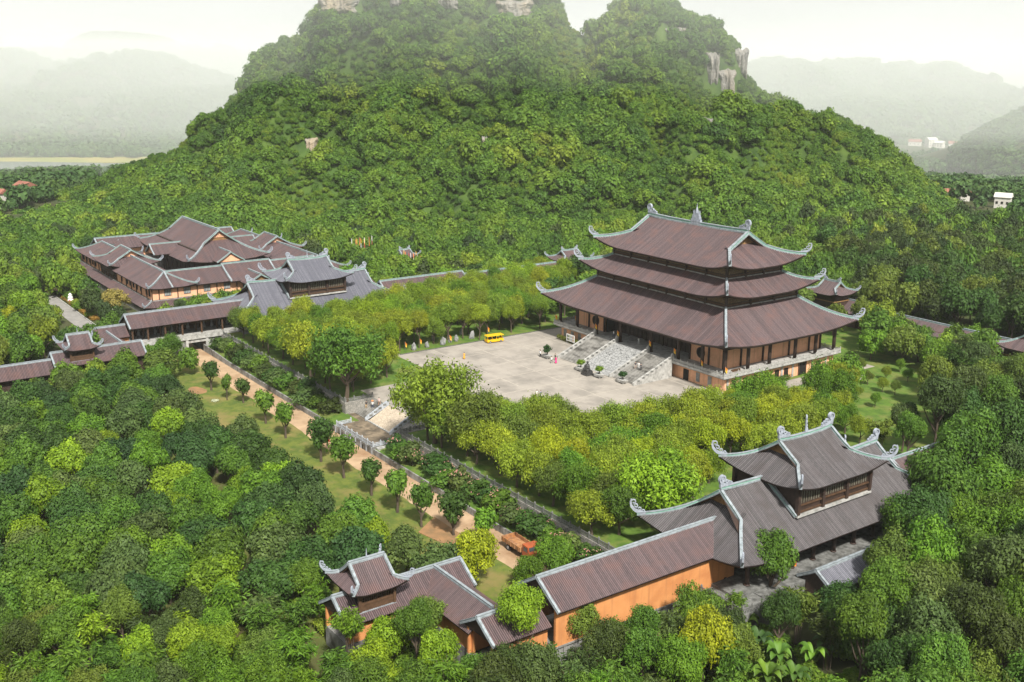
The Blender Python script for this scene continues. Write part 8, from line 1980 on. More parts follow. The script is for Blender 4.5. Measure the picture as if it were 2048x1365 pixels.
FOREST = "124,-124,3.6,8.0,9 84,39,4.2,10.1,3 137,-116,5.1,11.4,0 112,-142,3.6,8.2,6 135,-63,4.1,13.1,6 106,-146,3.2,9.3,3 99,-152,3.5,7.0,3 93,-167,3.1,8.2,4 112,-134,3.2,7.9,9 92,-161,2.9,8.0,11 82,-189,3.2,9.4,2 109,-7,4.7,12.9,0 147,-108,4.8,14.0,2 87,34,4.7,10.7,3 82,50,5.5,10.1,0 96,-158,3.7,7.1,2 127,-120,2.9,8.9,3 103,-155,3.6,8.5,2 88,-179,3.9,6.7,9 -164,30,5.0,8.4,7 -114,82,4.8,11.0,3 13,135,4.0,13.9,11 -83,153,5.0,11.2,11 -28,222,4.9,13.1,0 -144,65,5.0,10.9,3 -49,230,5.2,14.4,11 23,73,3.5,7.0,0 -57,98,4.4,10.4,2 -71,14,4.0,7.6,6 -159,-13,4.6,9.5,3 -117,-30,4.1,8.4,3 -14,139,4.2,13.7,11 -110,-133,3.3,6.8,3 -75,151,4.9,12.6,0 -115,104,4.9,10.8,2 -4,150,4.2,13.3,11 -234,-108,4.6,9.7,7 -122,-2,4.3,9.8,3 -73,55,4.2,10.9,2 -136,70,4.9,10.9,2 -70,34,4.0,10.8,3 -67,39,4.0,10.0,3 -270,-116,4.9,7.2,2 -182,-131,4.0,8.7,6 -35,128,4.3,11.7,11 -72,127,4.7,10.0,3 -13,36,3.5,8.1,2 -60,248,5.3,12.5,11 -72,106,4.5,8.7,7 -193,-116,4.2,8.7,7 -188,-7,4.8,7.7,3 -73,169,4.9,13.4,11 -34,95,4.1,10.0,3 -88,192,5.2,13.4,11 -187,-118,4.1,10.5,2 -71,183,5.0,11.9,0 -13,50,3.6,8.0,3 -144,3,4.5,7.5,3 -110,-101,3.5,8.3,3 -1,132,4.0,14.4,11 -47,167,4.7,12.9,11 -283,-116,5.0,9.4,2 -130,-14,4.2,9.4,2 -24,152,4.3,13.7,0 -115,113,4.9,10.5,6 -67,46,4.0,10.8,3 -71,163,4.8,12.3,11 -158,-132,3.7,8.8,2 -56,225,5.1,13.3,0 -94,101,4.6,7.4,7 -43,98,4.1,10.1,2 -40,92,4.1,9.8,3 -248,-51,5.0,8.0,7 -73,176,4.9,14.1,0 -164,19,4.7,8.2,3 -33,212,4.8,11.3,11 -118,75,4.6,8.3,3 -222,-107,4.4,10.5,3 -45,89,4.1,9.6,2 -131,55,4.6,8.7,2 -45,10,3.6,7.3,3 -69,237,5.2,14.4,0 -73,114,4.5,9.8,2 -108,89,4.6,10.3,3 -40,229,4.9,12.8,11 -27,216,4.7,14.4,11 -52,13,3.6,9.4,2 -272,-104,4.8,9.6,2 -41,173,4.5,12.5,0 -132,92,4.8,8.7,3 -84,84,4.3,8.8,3 -174,34,4.8,8.8,3 -61,108,4.3,9.1,2 -140,75,4.8,10.0,3 -75,99,4.4,7.9,2 -150,44,4.7,9.2,3 -37,1,3.4,7.0,3 -79,94,4.3,8.6,7 -44,216,4.8,11.4,11 -65,123,4.4,7.1,0 -69,153,4.6,11.9,11 -69,-115,2.9,7.0,2 -0,159,4.1,11.4,11 -123,24,4.3,11.0,2 -93,166,4.9,13.1,11 -99,77,4.4,8.3,2 -55,242,5.1,13.3,11 -25,172,4.3,12.8,6 -47,256,5.1,14.1,0 -78,117,4.5,8.7,2 -109,138,4.9,9.2,3 -42,128,4.2,12.7,11 -81,174,4.8,11.1,11 -291,-111,4.9,10.3,2 -143,-8,4.2,9.2,2 -222,-131,4.2,10.0,6 -114,68,4.5,10.1,2 -258,-102,4.6,7.6,2 -77,35,3.9,10.2,3 -34,73,3.8,10.3,2 -115,3,4.0,7.8,7 -50,188,4.6,13.2,0 -239,-30,4.9,8.4,3 -122,55,4.4,10.4,3 -231,-5,5.0,10.6,3 -122,-86,3.5,9.2,2 -75,210,5.0,14.1,0 -118,-14,4.0,10.8,0 -251,-56,4.8,8.2,2 -197,24,4.9,11.0,2 -203,-23,4.6,7.9,2 -115,123,4.8,10.2,2 -55,147,4.4,11.2,11 -56,47,3.8,9.4,2 -111,151,4.9,8.8,6 -277,-84,4.9,10.1,2 -251,-109,4.5,7.4,3 -28,137,4.1,14.8,0 -121,36,4.3,10.7,7 -153,65,4.7,9.2,6 -54,196,4.7,13.1,11 -79,127,4.5,7.4,2 -219,-115,4.2,8.5,2 -197,-20,4.5,10.0,2 -298,-101,4.9,9.4,2 -219,-127,4.1,8.5,0 -132,126,4.9,10.6,3 -139,-2,4.2,9.5,7 -100,137,4.7,8.4,3 -58,123,4.2,8.4,3 -271,-53,5.0,7.4,0 -148,-118,3.5,9.2,0 -136,-15,4.0,10.9,3 -146,73,4.7,9.0,6 -205,-128,3.9,8.7,2 -171,68,4.8,10.3,3 -65,-162,2.5,5.8,2 -257,-47,4.8,8.2,2 -258,-109,4.5,9.4,3 -35,135,4.1,12.8,6 -23,52,3.5,10.6,3 -124,-30,3.8,8.8,2 -193,55,4.9,9.7,2 -246,-33,4.8,9.4,7 -261,-44,4.9,9.8,6 -171,43,4.7,11.0,3 -103,52,4.1,10.2,2 -64,79,4.0,7.7,2 -8,74,3.5,10.3,0 -53,208,4.7,14.0,11 -92,139,4.6,7.1,6 -256,-116,4.4,8.5,2 -141,19,4.2,8.4,2 -45,194,4.5,14.5,11 -204,-3,4.6,8.2,6 -150,57,4.5,8.5,3 -101,106,4.4,9.9,2 -114,88,4.4,7.8,2 -177,86,4.9,9.0,2 -56,168,4.4,14.0,0 -65,3,3.5,8.8,2 -124,64,4.3,10.8,3 -283,-79,4.8,10.9,7 -27,70,3.6,7.1,2 -204,-9,4.6,8.3,2 -78,50,3.9,7.2,0 -134,113,4.7,10.9,2 -202,37,4.8,10.1,2 -273,-79,4.7,8.8,0 -159,41,4.5,7.9,2 -170,22,4.5,9.6,2 -130,120,4.7,10.8,6 -86,141,4.5,10.9,0 -127,-23,3.8,10.4,6 -147,80,4.6,9.2,3 -70,76,3.9,7.5,2 -97,191,4.8,12.9,0 -85,182,4.7,12.0,0 -19,172,4.1,14.6,11 -89,206,4.8,12.5,11 -129,7,4.0,8.7,0 -65,26,3.6,7.2,3 -122,160,4.8,8.1,2 -129,-83,3.4,7.8,0 -191,19,4.5,7.3,2 -275,-58,4.8,8.5,0 -46,248,4.7,12.9,0 -269,-89,4.5,8.7,2 -214,-110,4.0,8.6,3 -162,-6,4.2,8.2,0 -38,104,3.8,9.8,7 -167,89,4.7,9.3,2 -145,119,4.7,8.5,2 -246,-77,4.4,9.0,2 -35,177,4.2,12.8,6 -79,167,4.5,13.5,6 -80,110,4.1,9.4,7 -166,-12,4.1,9.0,3 -238,-113,4.1,9.6,3 -299,-109,4.6,8.8,6 29,79,3.1,6.2,0 -86,213,4.8,11.4,0 -248,-40,4.6,10.2,3 -80,139,4.3,9.2,2 -304,-93,4.8,8.5,2 -142,42,4.2,7.1,3 -70,-138,2.6,7.8,2 -263,-114,4.3,8.7,2 -48,200,4.4,11.4,0 -134,39,4.1,7.9,7 -197,-125,3.7,8.3,0 -115,15,3.8,8.8,2 -205,-17,4.4,10.5,0 -136,102,4.5,8.4,2 -168,-114,3.5,8.5,3 -88,119,4.2,9.2,2 -37,217,4.4,14.5,0 -150,95,4.6,7.7,6 -264,-125,4.2,9.8,3 -246,-70,4.4,10.1,3 -89,95,4.1,7.5,2 -292,-102,4.6,10.4,2 -105,176,4.7,14.8,0 -291,-119,4.5,7.3,2 -113,174,4.7,14.1,11 17,77,3.1,5.2,7 -246,-100,4.2,7.2,3 -210,31,4.7,8.5,7 -63,96,3.9,7.1,0 -177,-114,3.6,8.1,6 -112,56,4.0,8.5,3 -22,203,4.1,13.7,11 -257,-93,4.3,10.8,3 -237,-2,4.7,8.0,3 -121,88,4.3,9.5,2 -99,175,4.6,11.6,6 -109,97,4.2,8.4,7 -130,86,4.3,8.0,2 -54,154,4.1,14.6,11 -254,-80,4.3,8.1,3 -116,156,4.6,9.2,3 -86,169,4.4,14.2,11 -264,-50,4.6,7.6,3 -62,205,4.4,13.4,11 -181,42,4.5,7.7,3 -206,-119,3.7,7.4,0 -103,-113,2.9,7.7,2 -229,-122,3.9,7.8,3 -139,48,4.1,8.1,2 -195,32,4.5,9.9,2 -267,-78,4.4,9.2,2 -101,70,3.9,10.2,2 -117,134,4.4,9.0,7 -73,190,4.4,11.9,6 -227,16,4.6,8.0,0 -77,21,3.5,9.4,2 -228,-112,3.9,8.4,0 -162,36,4.2,9.1,0 -213,-123,3.7,9.8,6 -137,108,4.4,8.6,2 -161,88,4.5,7.5,2 -223,11,4.5,7.6,2 -52,106,3.7,9.2,6 -67,209,4.4,13.4,11 -41,222,4.3,13.2,11 -288,-72,4.5,9.6,0 -88,72,3.8,7.3,2 -67,102,3.8,9.0,0 -61,129,3.9,7.9,6 -157,-4,3.9,9.8,6 -281,-59,4.5,8.2,7 -166,-130,3.3,6.4,7 -157,84,4.4,10.9,3 -109,73,3.9,7.1,7 -101,116,4.1,7.3,2 -125,105,4.2,9.1,0 -72,70,3.6,10.1,7 -153,22,4.0,9.0,2 -64,168,4.1,14.5,6 -70,89,3.7,8.1,2 -284,-98,4.3,8.7,2 -162,58,4.2,10.5,7 -109,170,4.4,14.3,11 -59,190,4.2,14.0,11 -148,39,4.0,7.7,6 -93,71,3.8,9.3,7 -181,-18,4.0,10.8,3 -133,-45,3.4,6.9,7 -59,233,4.4,13.2,0 -265,-98,4.1,9.1,2 -223,4,4.4,7.0,2 -79,28,3.4,8.1,7 -250,-123,3.9,9.8,2 -165,1,3.9,7.6,2 -92,80,3.8,9.6,6 -112,49,3.8,7.7,6 -139,90,4.2,9.2,7 -155,-19,3.7,8.5,3 -56,213,4.2,11.3,0 -163,81,4.3,10.2,0 -245,-113,3.9,9.8,2 -286,-104,4.2,8.3,2 -141,-134,3.0,7.8,3 -126,40,3.8,8.9,0 -78,73,3.6,9.8,6 -151,-14,3.7,10.0,6 -306,-101,4.4,8.4,7 -190,-22,4.0,10.8,0 -65,71,3.5,10.9,0 -229,-20,4.2,9.0,2 -89,176,4.2,13.4,11 -177,67,4.3,8.9,2 -54,183,4.0,14.0,0 -83,102,3.8,10.8,2 -250,-65,4.1,7.9,0 -267,-109,4.0,8.6,2 3,53,2.9,7.2,2 -220,-9,4.2,7.1,2 -281,-108,4.1,10.2,7 -140,124,4.3,10.4,0 -198,43,4.3,9.4,2 -155,110,4.3,9.0,2 -57,86,3.5,8.8,2 -106,111,4.0,8.6,2 -94,155,4.1,8.8,3 -44,209,4.0,11.9,6 -87,147,4.0,10.2,7 -132,22,3.7,7.8,2 -198,-9,4.0,8.3,3 -184,-23,3.8,8.3,0 -145,90,4.1,10.9,6 -108,80,3.8,7.1,0 -254,-127,3.8,10.8,3 -49,100,3.5,8.0,2 -71,225,4.3,11.4,11 -127,29,3.7,8.4,7 -249,-117,3.8,10.0,2 -130,70,3.9,10.4,3 -127,48,3.8,10.0,7 -143,114,4.2,7.3,2 -157,51,4.0,10.7,0 -42,239,4.1,13.9,11 -201,50,4.3,7.3,2 -156,92,4.2,10.4,3 11,70,2.8,6.5,2 -151,122,4.3,10.3,2 -67,117,3.6,10.4,7 -124,81,3.9,7.8,3 -123,73,3.8,7.5,0 -135,4,3.5,9.8,2 -114,-128,2.7,6.4,2 -214,-131,3.4,9.8,2 -215,-5,4.1,11.0,3 -97,198,4.3,11.2,11 -107,157,4.1,8.4,0 -175,26,3.9,8.7,7 -90,128,3.8,9.5,7 -80,194,4.1,11.6,11 -160,26,3.8,9.7,7 -155,104,4.2,9.8,2 1,75,2.9,6.2,3 -155,36,3.8,8.3,2 -255,-70,4.0,8.0,2 -259,-67,4.0,9.2,2 -109,120,3.9,7.5,6 -136,134,4.2,7.0,0 -171,-1,3.7,10.9,3 -290,-93,4.1,9.6,0 -287,-86,4.1,10.7,7 -263,-60,4.1,9.4,0 -243,-6,4.2,7.8,7 -248,-24,4.2,8.8,2 -244,-17,4.2,9.1,2 -66,201,4.0,12.6,0 -303,-116,4.1,10.3,6 -191,27,4.0,7.3,0 52,81,2.5,5.3,2 -139,-35,3.3,6.8,2 -110,163,4.1,8.0,2 -102,184,4.1,11.4,11 -117,95,3.8,10.5,7 -109,131,3.9,10.7,2 -115,167,4.1,10.1,2 -134,30,3.6,9.9,3 -125,17,3.4,7.3,2 -121,-114,2.7,5.6,6 -207,23,4.0,10.3,6 -179,15,3.8,7.0,2 -174,61,4.0,9.1,6 -121,150,4.0,8.5,2 -203,-109,3.3,6.0,3 -246,-61,3.9,10.9,0 -75,143,3.7,9.5,3 -188,-13,3.7,9.4,2 -100,98,3.6,9.7,7 -141,95,3.9,10.0,2 -184,34,3.9,7.6,6 -189,-112,3.2,7.3,6 -182,24,3.8,10.5,3 -123,136,4.0,9.0,0 -147,109,4.0,9.3,3 -182,58,4.0,10.9,2 -262,-74,3.9,10.9,2 -283,-66,4.0,8.8,0 -99,92,3.6,7.4,2 -81,133,3.6,9.6,3 -158,16,3.6,7.5,2 -123,-102,2.8,7.0,7 -56,255,4.1,14.1,11 -163,65,3.9,10.5,6 -161,75,3.9,8.8,2 -215,25,4.0,9.9,7 -271,-64,4.0,8.2,7 -89,109,3.5,7.5,6 -175,80,4.0,10.7,3 -168,96,4.0,7.5,3 -123,94,3.7,9.4,2 -89,87,3.4,10.6,7 -168,49,3.8,7.9,2 -213,-15,3.7,7.7,3 -256,-60,3.8,10.2,6 -184,18,3.7,7.1,2 -119,127,3.8,7.5,0 -160,-116,2.9,6.9,0 -176,8,3.6,8.2,2 -276,-98,3.8,9.7,2 -80,147,3.6,8.8,2 -126,154,4.0,7.5,3 -98,162,3.8,8.6,2 -129,97,3.7,9.1,2 -108,103,3.6,8.8,3 2,47,2.6,7.7,7 -202,18,3.8,7.1,2 -263,-90,3.7,10.8,7 -192,42,3.8,9.3,2 -259,-121,3.5,7.8,6 -153,73,3.7,8.6,0 -138,84,3.7,10.8,3 -141,30,3.4,8.1,2 -224,-2,3.8,8.6,7 -100,155,3.7,9.9,7 -103,84,3.4,7.4,3 -253,-27,3.9,8.9,6 -221,-20,3.7,9.2,3 -204,43,3.9,10.8,7 -189,63,3.9,7.4,0 -173,53,3.7,8.2,2 -239,-24,3.8,8.8,3 -138,-83,2.8,5.3,3 -134,79,3.5,9.8,2 -278,-120,3.5,10.6,0 -114,-111,2.5,6.3,0 -141,58,3.5,10.6,3 -246,-85,3.5,8.4,3 -246,-45,3.7,10.2,0 -94,144,3.6,9.3,3 -130,143,3.8,10.6,2 -297,-90,3.8,7.9,6 -258,-86,3.5,8.8,6 -290,-79,3.8,9.7,3 -100,127,3.5,9.4,6 -252,-97,3.5,9.8,2 -213,-22,3.5,7.2,2 -139,-55,2.9,5.6,3 -179,-8,3.4,7.7,2 29,70,2.4,7.9,2 -176,46,3.6,8.2,3 -216,3,3.7,10.8,3 -168,75,3.7,9.1,7 -145,49,3.4,9.9,7 -99,149,3.6,8.8,6 -317,-110,3.8,8.1,6 -246,-12,3.8,10.6,7 -181,77,3.7,10.7,3 -102,143,3.5,9.4,3 -126,-44,2.8,7.6,3 -235,-19,3.6,8.4,2 -132,-75,2.7,6.6,3 -279,-91,3.5,10.1,0 -236,-10,3.6,10.8,2 -190,-2,3.4,5.9,6 -107,145,3.5,7.4,0 -313,-105,3.7,9.9,3 -228,-11,3.6,11.0,6 -129,-115,2.5,6.8,0 -274,-71,3.6,8.2,7 -259,-53,3.6,9.1,2 -125,111,3.5,7.5,2 -123,120,3.5,9.1,7 -221,22,3.6,7.0,3 -267,-39,3.7,7.4,2 -128,133,3.6,8.1,2 -139,-47,2.8,5.4,3 -231,5,3.6,9.8,7 -139,-75,2.7,5.3,2 -163,103,3.6,7.6,2 -268,-46,3.6,8.2,2 -183,70,3.6,10.2,3 -218,16,3.5,7.2,6 -201,31,3.5,7.3,3 -147,-130,2.4,5.9,6 -187,50,3.5,7.0,3 -147,101,3.4,9.8,6 -305,-107,3.5,10.5,2 -117,145,3.4,8.4,2 -104,165,3.4,7.3,7 -136,-117,2.4,7.6,0 -210,1,3.4,6.7,2 -133,-95,2.5,6.0,0 -256,-38,3.5,8.2,0 -173,-9,3.1,7.7,2 -124,142,3.4,9.4,6 -260,-31,3.5,10.6,2 -143,130,3.5,10.0,0 -298,-84,3.4,9.2,3 -209,38,3.4,9.8,3 -156,10,3.0,6.3,2 -138,-92,2.4,5.2,3 -197,-0,3.1,5.4,6 -133,-87,2.4,6.0,3 -190,9,3.1,5.7,2 -139,-65,2.5,5.4,0 -177,-2,2.9,7.9,3 -164,-19,2.7,6.1,2 -183,-111,2.4,5.3,2 -153,2,2.5,5.8,2 -197,8,2.7,5.1,0 -183,4,2.5,6.7,2 -272,-146,4.3,10.7,2 42,130,4.0,13.6,11 -308,-127,4.8,9.4,2 -317,-117,4.3,8.8,2 -31,259,4.5,13.9,11 -191,-142,4.7,7.5,2 -117,-168,4.2,7.9,2 -296,-132,4.5,9.3,3 -178,-151,4.2,9.5,0 13,159,4.9,11.6,11 -31,269,4.2,11.7,11 21,164,5.2,14.8,11 49,98,5.2,12.4,6 -185,-159,4.5,7.2,3 58,100,4.5,14.3,6 5,182,5.2,13.7,11 -203,-156,3.6,7.8,2 -334,-138,5.0,9.6,2 50,113,4.1,11.1,11 -315,-129,3.5,9.8,2 10,197,5.0,13.5,0 -292,-140,4.5,9.6,7 13,178,4.9,12.9,11 -226,-149,4.8,10.0,3 -318,-141,3.8,10.7,2 -6,187,4.5,13.2,0 -22,260,4.1,14.8,11 22,145,4.9,14.4,0 32,132,5.2,11.2,0 -9,197,4.4,13.1,6 -156,-154,4.7,8.2,2 -258,-134,4.5,7.5,3 -246,-148,3.6,10.7,0 -277,-134,3.6,8.9,7 -150,-159,4.0,10.6,7 -6,203,5.2,13.0,11 -14,237,4.8,13.6,11 -1,196,4.1,14.7,11 30,146,4.0,13.2,6 -38,264,5.5,14.7,6 -158,-163,3.5,8.0,2 61,86,4.5,12.7,11 -186,-148,4.8,8.3,2 34,123,4.6,11.4,6 -280,-127,4.6,9.9,7 -283,-146,3.7,9.5,3 -218,-141,3.6,7.3,7 -107,-167,4.1,9.6,6 -143,-153,4.2,9.2,0 39,112,5.6,13.1,0 41,121,4.7,14.4,11 -169,-156,3.7,8.2,2 -299,-144,4.2,10.1,6 -91,-167,4.6,10.9,3 -243,-143,4.0,7.6,2 -122,-159,3.7,7.0,3 -197,-154,3.8,7.4,2 -203,-143,3.8,7.1,2 2,211,5.3,12.3,0 -325,-124,4.2,10.8,6 -136,-159,3.8,9.8,2 7,206,5.1,11.5,6 -177,-156,4.0,9.6,2 -110,-161,4.1,9.6,7 -215,-156,3.8,8.3,6 12,171,4.9,14.8,11 -22,244,4.4,14.9,11 6,162,4.4,11.4,11 -271,-130,3.5,10.4,2 -288,-124,3.9,9.3,2 -214,-149,4.2,7.3,7 -257,-144,4.5,8.6,3 26,129,4.0,14.5,11 -15,225,4.6,14.0,6 -23,233,4.6,14.1,0 -12,206,5.0,12.9,0 -237,-138,3.9,9.7,2 -65,-170,3.6,9.4,7 -330,-129,3.8,10.0,0 -264,-139,4.4,8.0,2 -141,-164,4.7,9.8,2 -6,219,4.7,11.4,11 -20,218,4.2,14.2,0 -16,249,4.7,11.1,6 -284,-135,3.9,9.5,0 -37,278,5.4,14.5,0 40,136,4.9,14.7,6 -164,-163,4.4,7.2,2 50,89,5.0,13.4,0 -12,214,4.4,12.2,11 -37,246,4.2,14.5,0 -236,-148,3.6,10.2,6 -44,270,4.7,11.7,11 -149,-149,3.7,10.9,3 -96,-164,4.1,8.3,6 -309,-118,3.5,10.8,2 52,104,5.0,13.3,6 -8,226,5.0,14.2,0 18,174,4.1,12.8,0 -252,-140,5.0,8.1,0 -210,-141,3.8,7.5,3 -37,271,5.5,13.3,11 -259,-150,4.3,9.5,7 -124,-167,4.8,7.8,2 -308,-143,3.5,8.1,6 -32,282,5.3,14.5,0 26,155,4.5,14.1,6 -49,264,4.8,11.4,11 -278,-145,4.5,10.2,2 -24,252,4.9,13.7,0 -29,245,5.0,11.6,11 -314,-135,4.4,9.7,0 -253,-151,3.9,7.3,2 -327,-135,4.1,10.5,6 -246,-132,4.3,10.3,7 -178,-144,4.8,8.6,2 -30,232,4.5,11.6,6 -208,-149,3.8,10.7,0 -197,-145,3.6,7.1,0 43,105,5.0,12.2,6 11,190,4.6,13.1,0 -163,-152,5.0,8.6,3 -294,-124,4.1,10.0,6 20,152,4.1,12.9,0 26,138,4.3,12.5,11 -221,-146,4.9,10.0,3 14,149,4.0,13.5,0 -0,217,4.8,13.0,11 -84,-169,4.0,7.2,7 -201,-149,4.1,7.7,2 -305,-136,4.0,9.9,2 -131,-166,4.4,8.7,2 3,172,4.3,11.5,0 56,93,5.4,11.2,0 -30,276,4.3,13.3,11 -281,-140,4.6,8.4,2 -39,252,4.6,12.1,0 35,141,4.9,14.1,6 -301,-129,4.2,10.3,7 -15,243,4.0,14.7,11 4,190,4.1,13.9,11 -8,233,5.3,12.8,11 -290,-134,4.2,8.8,6 -271,-137,4.8,8.1,0 -230,-142,4.1,7.2,3 -224,-155,4.6,10.6,2 -4,212,4.9,11.2,0 -27,263,5.5,12.8,11 -241,-150,4.2,10.6,2 -231,-153,4.0,8.4,6 -99,-171,3.7,7.3,0 -130,-156,5.0,7.1,6 -265,-148,3.8,8.7,3 -102,-162,3.6,8.0,3 -303,-123,4.1,9.5,6 -191,-156,4.7,10.4,0 61,94,4.1,12.0,11 -268,-143,4.1,10.2,2 -323,-117,4.3,10.3,3 -264,-132,4.8,7.3,3 -314,-123,4.2,7.6,7 80,46,5.0,11.7,11 126,-47,4.1,11.0,11 67,81,5.0,10.5,2 117,-133,2.7,8.0,2 135,-125,5.5,13.3,9 141,-111,5.6,10.3,11 68,71,5.3,12.5,0 104,-2,4.2,12.1,6 87,-175,3.1,9.5,6 151,-97,4.7,13.7,11 79,-185,3.4,8.9,4 115,-140,3.0,8.8,2 58,75,3.8,13.8,0 107,-13,3.9,13.0,2 84,-182,3.7,7.2,2 106,-150,4.0,8.6,2 89,-170,3.5,8.5,2 87,26,4.0,12.9,9 114,-18,4.6,13.0,2 146,-101,4.5,13.1,9 102,7,4.5,13.6,0 76,52,4.5,10.9,2 100,-157,3.0,6.7,2 129,-110,3.8,7.6,11 122,-128,3.9,8.8,2 94,-164,3.3,7.3,11 125,-117,3.2,7.0,11 99,-161,3.4,7.9,3 63,71,4.4,10.4,2 92,-171,3.0,6.8,2 151,-104,5.1,10.3,2 84,-177,3.6,7.2,2 132,-105,2.8,7.8,0 139,-121,3.8,10.9,0 130,-52,4.2,12.7,9 118,-137,3.5,9.1,4 -102,-18,3.4,8.3,7 -108,5,3.5,9.6,7 -105,-2,3.4,9.4,8 -127,-72,3.2,6.3,8 -117,49,3.8,9.3,7 -109,44,3.6,9.8,8 -119,43,3.6,7.2,8 -102,35,3.4,9.9,8 -109,39,3.3,7.5,7 -130,-55,3.0,6.0,8 -59,-170,3.8,7.1,0 -30,-175,4.0,8.2,2 -6,-178,4.0,7.2,3 -47,-172,4.9,8.6,9 14,-182,4.4,8.1,3 36,-186,4.8,7.8,1 21,-184,4.7,8.5,0 -16,-177,4.1,7.7,0"
TINTS = [(0.043, 0.094, 0.014), (0.035, 0.08, 0.017), (0.08, 0.155, 0.014), (0.098, 0.192, 0.012), (0.16, 0.255, 0.012), (0.275, 0.33, 0.012), (0.115, 0.165, 0.02), (0.155, 0.225, 0.018), (0.225, 0.285, 0.017), (0.08, 0.125, 0.028), (0.22, 0.2, 0.05), (0.047, 0.073, 0.013)]
LANDMARKS = ['the left end of the hall stairs', 'the left eaves corner of the hall', 'the topmost left roof tip of the hall', 'the right balcony corner of the hall', 'the front balcony corner of the hall', 'the topmost right roof tip of the hall', 'the yellow shuttle bus', 'the orange truck', 'the lower stairs', 'the railed terrace', 'the left roof tip of the near gatehouse', 'the lattice windows of the near gatehouse', 'the ridge of the near gatehouse', 'the far end of the near gatehouse roof', 'the orange gallery wall', 'the low end of the orange gallery', 'the near roof tower', 'the short lower roof by the near tower', 'the orange inner corner wall', 'the low shelter roof by the yard', 'the far gatehouse', 'the right end of the far gatehouse roof', 'the open left gallery', 'the far roof tower', 'the lowest gallery roof at the left edge', 'the lane underpass', 'the near corner of the ring building', 'the left corner of the ring building', 'the inner hall ridge of the ring building', 'the right corner of the ring building', 'the access road', 'the pink parasol', 'the left row of banners', 'the right row of banners', 'the left rear pavilion', 'the left back gallery roof', 'the rear gate pavilion', 'the right rear gallery roof', 'the pavilion at the right edge', 'the open lawn right of the hall', 'the pale stone railing', 'the darker stone railing', 'the banana plants', 'the railed stone terrace', 'the upper end of the lawn strip', 'the middle of the lawn strip', 'the lower end of the lawn strip', 'the dark wood behind the rear gallery', 'the left edge of the grove', 'the middle of the grove', 'the lower side of the grove', 'the middle of the bottom edge', 'the left part of the bottom edge', 'the bottom edge below the short low roof', 'the bottom edge below the orange wall', 'the right edge beside the big trees', 'the lower right edge', 'the bottom right corner']
TINT_WORDS = ['dark green', 'deep green', 'mid green', 'fresh green', 'lime green', 'yellow-green', 'olive', 'light olive', 'yellowish green', 'grey green', 'pale brown', 'dark olive']
KINDS = {'wood': ('woodland_tree', 'tree', 'woodland tree'), 'court': ('court_tree', 'tree', 'airy court tree'), 'broad': ('broadleaf_tree', 'tree', 'broadleaf tree'), 'grove': ('grove_tree', 'tree', 'round grove tree'), 'bamboo': ('bamboo_clump', 'bamboo', 'feathery bamboo clump'), 'shrub': ('flowering_shrub', 'shrub', 'flowering shrub'), 'lane': ('lane_tree', 'tree', 'clipped lane tree'), 'banana': ('banana_plant', 'plant', 'banana plant'), 'courtx': ('court_tree', 'tree', 'round tree')}
# ------------------------------------------------------------------ trees
def crown_mesh(name, seed, lobes=14, leaves=3200, size=.075, zc=.66, rz=.40, lobe_r=.42, top=.2, tilt=.75, droop=0.0, narrow=.55, mat='leaf', fill=.55, tiers=None, jit=.16):
    """leaf-sized faces on many clumps; unit tree: crown radius 1 in plan, height 1 (scaled separately)"""
    r = np.random.default_rng(seed); L = []
    if tiers:
        for (cz, rad, n) in tiers:
            for k in range(n):
                a = r.uniform(0, 6.28); q = rad * math.sqrt(r.uniform(0, .6)); L.append((q * math.cos(a), q * math.sin(a), cz + r.uniform(-.05, .05), rad * r.uniform(.5, .7)))
    else:
        for k in range(lobes):
            a = 6.283 * (k * .618 + r.uniform(-.08, .08)); el = math.asin(np.clip(-.35 + 1.33 * (k + .5) / lobes, -1, 1)); q = r.uniform(.42, .80) * (1 + .16 * math.sin(2 * a + seed) + .12 * math.sin(3 * a + 2 * seed))
            L.append((q * math.cos(el) * math.cos(a), q * math.cos(el) * math.sin(a), zc + rz * .72 * math.sin(el) * (1 + .25 * math.sin(a + seed)) + r.uniform(-.07, .07), lobe_r * r.uniform(.6, 1.35)))
        L.append((0, 0, zc + rz * .3, lobe_r * 1.25))
    L = np.array(L); w = L[:, 3] ** 2; w /= w.sum(); n = leaves
    li = r.choice(len(L), n, p=w); d = r.normal(size=(n, 3)); d[:, 2] += .25; d /= np.linalg.norm(d, axis=1)[:, None]
    rad = L[li, 3] * (1 - fill * r.random(n) ** 2.2) * (1 + jit * r.normal(size=n))
    asp = .62 if not tiers else .36
    P = L[li, :3] + d * rad[:, None] * np.array([1, 1, asp])
    N = d * (1 - tilt * .5) + r.normal(size=(n, 3)) * tilt * .55 + np.array([0, 0, .25]); N /= np.linalg.norm(N, axis=1)[:, None]
    T = np.cross(N, r.normal(size=(n, 3))); T /= np.linalg.norm(T, axis=1)[:, None]
    if droop: T[:, 2] -= droop; T += d * .5 * droop; T /= np.linalg.norm(T, axis=1)[:, None]
    B = np.cross(N, T); B /= np.linalg.norm(B, axis=1)[:, None]
    s = size * r.uniform(.6, 1.45, n)[:, None]; A = np.array([1, 1, asp * 1.15])
    V = np.stack([P - T * s * A, P - B * s * narrow * A, P + T * s * A, P + B * s * narrow * A], 1).reshape(-1, 3)
    F = np.arange(4 * n).reshape(-1, 4); lobe_v = r.uniform(-.18, .22, len(L)); lv = np.clip(.42 + lobe_v[li] + .14 * r.normal(size=n), 0, 1)
    return np_mesh(name, V, F, [mat], [('lv', 'FACE', lv)])
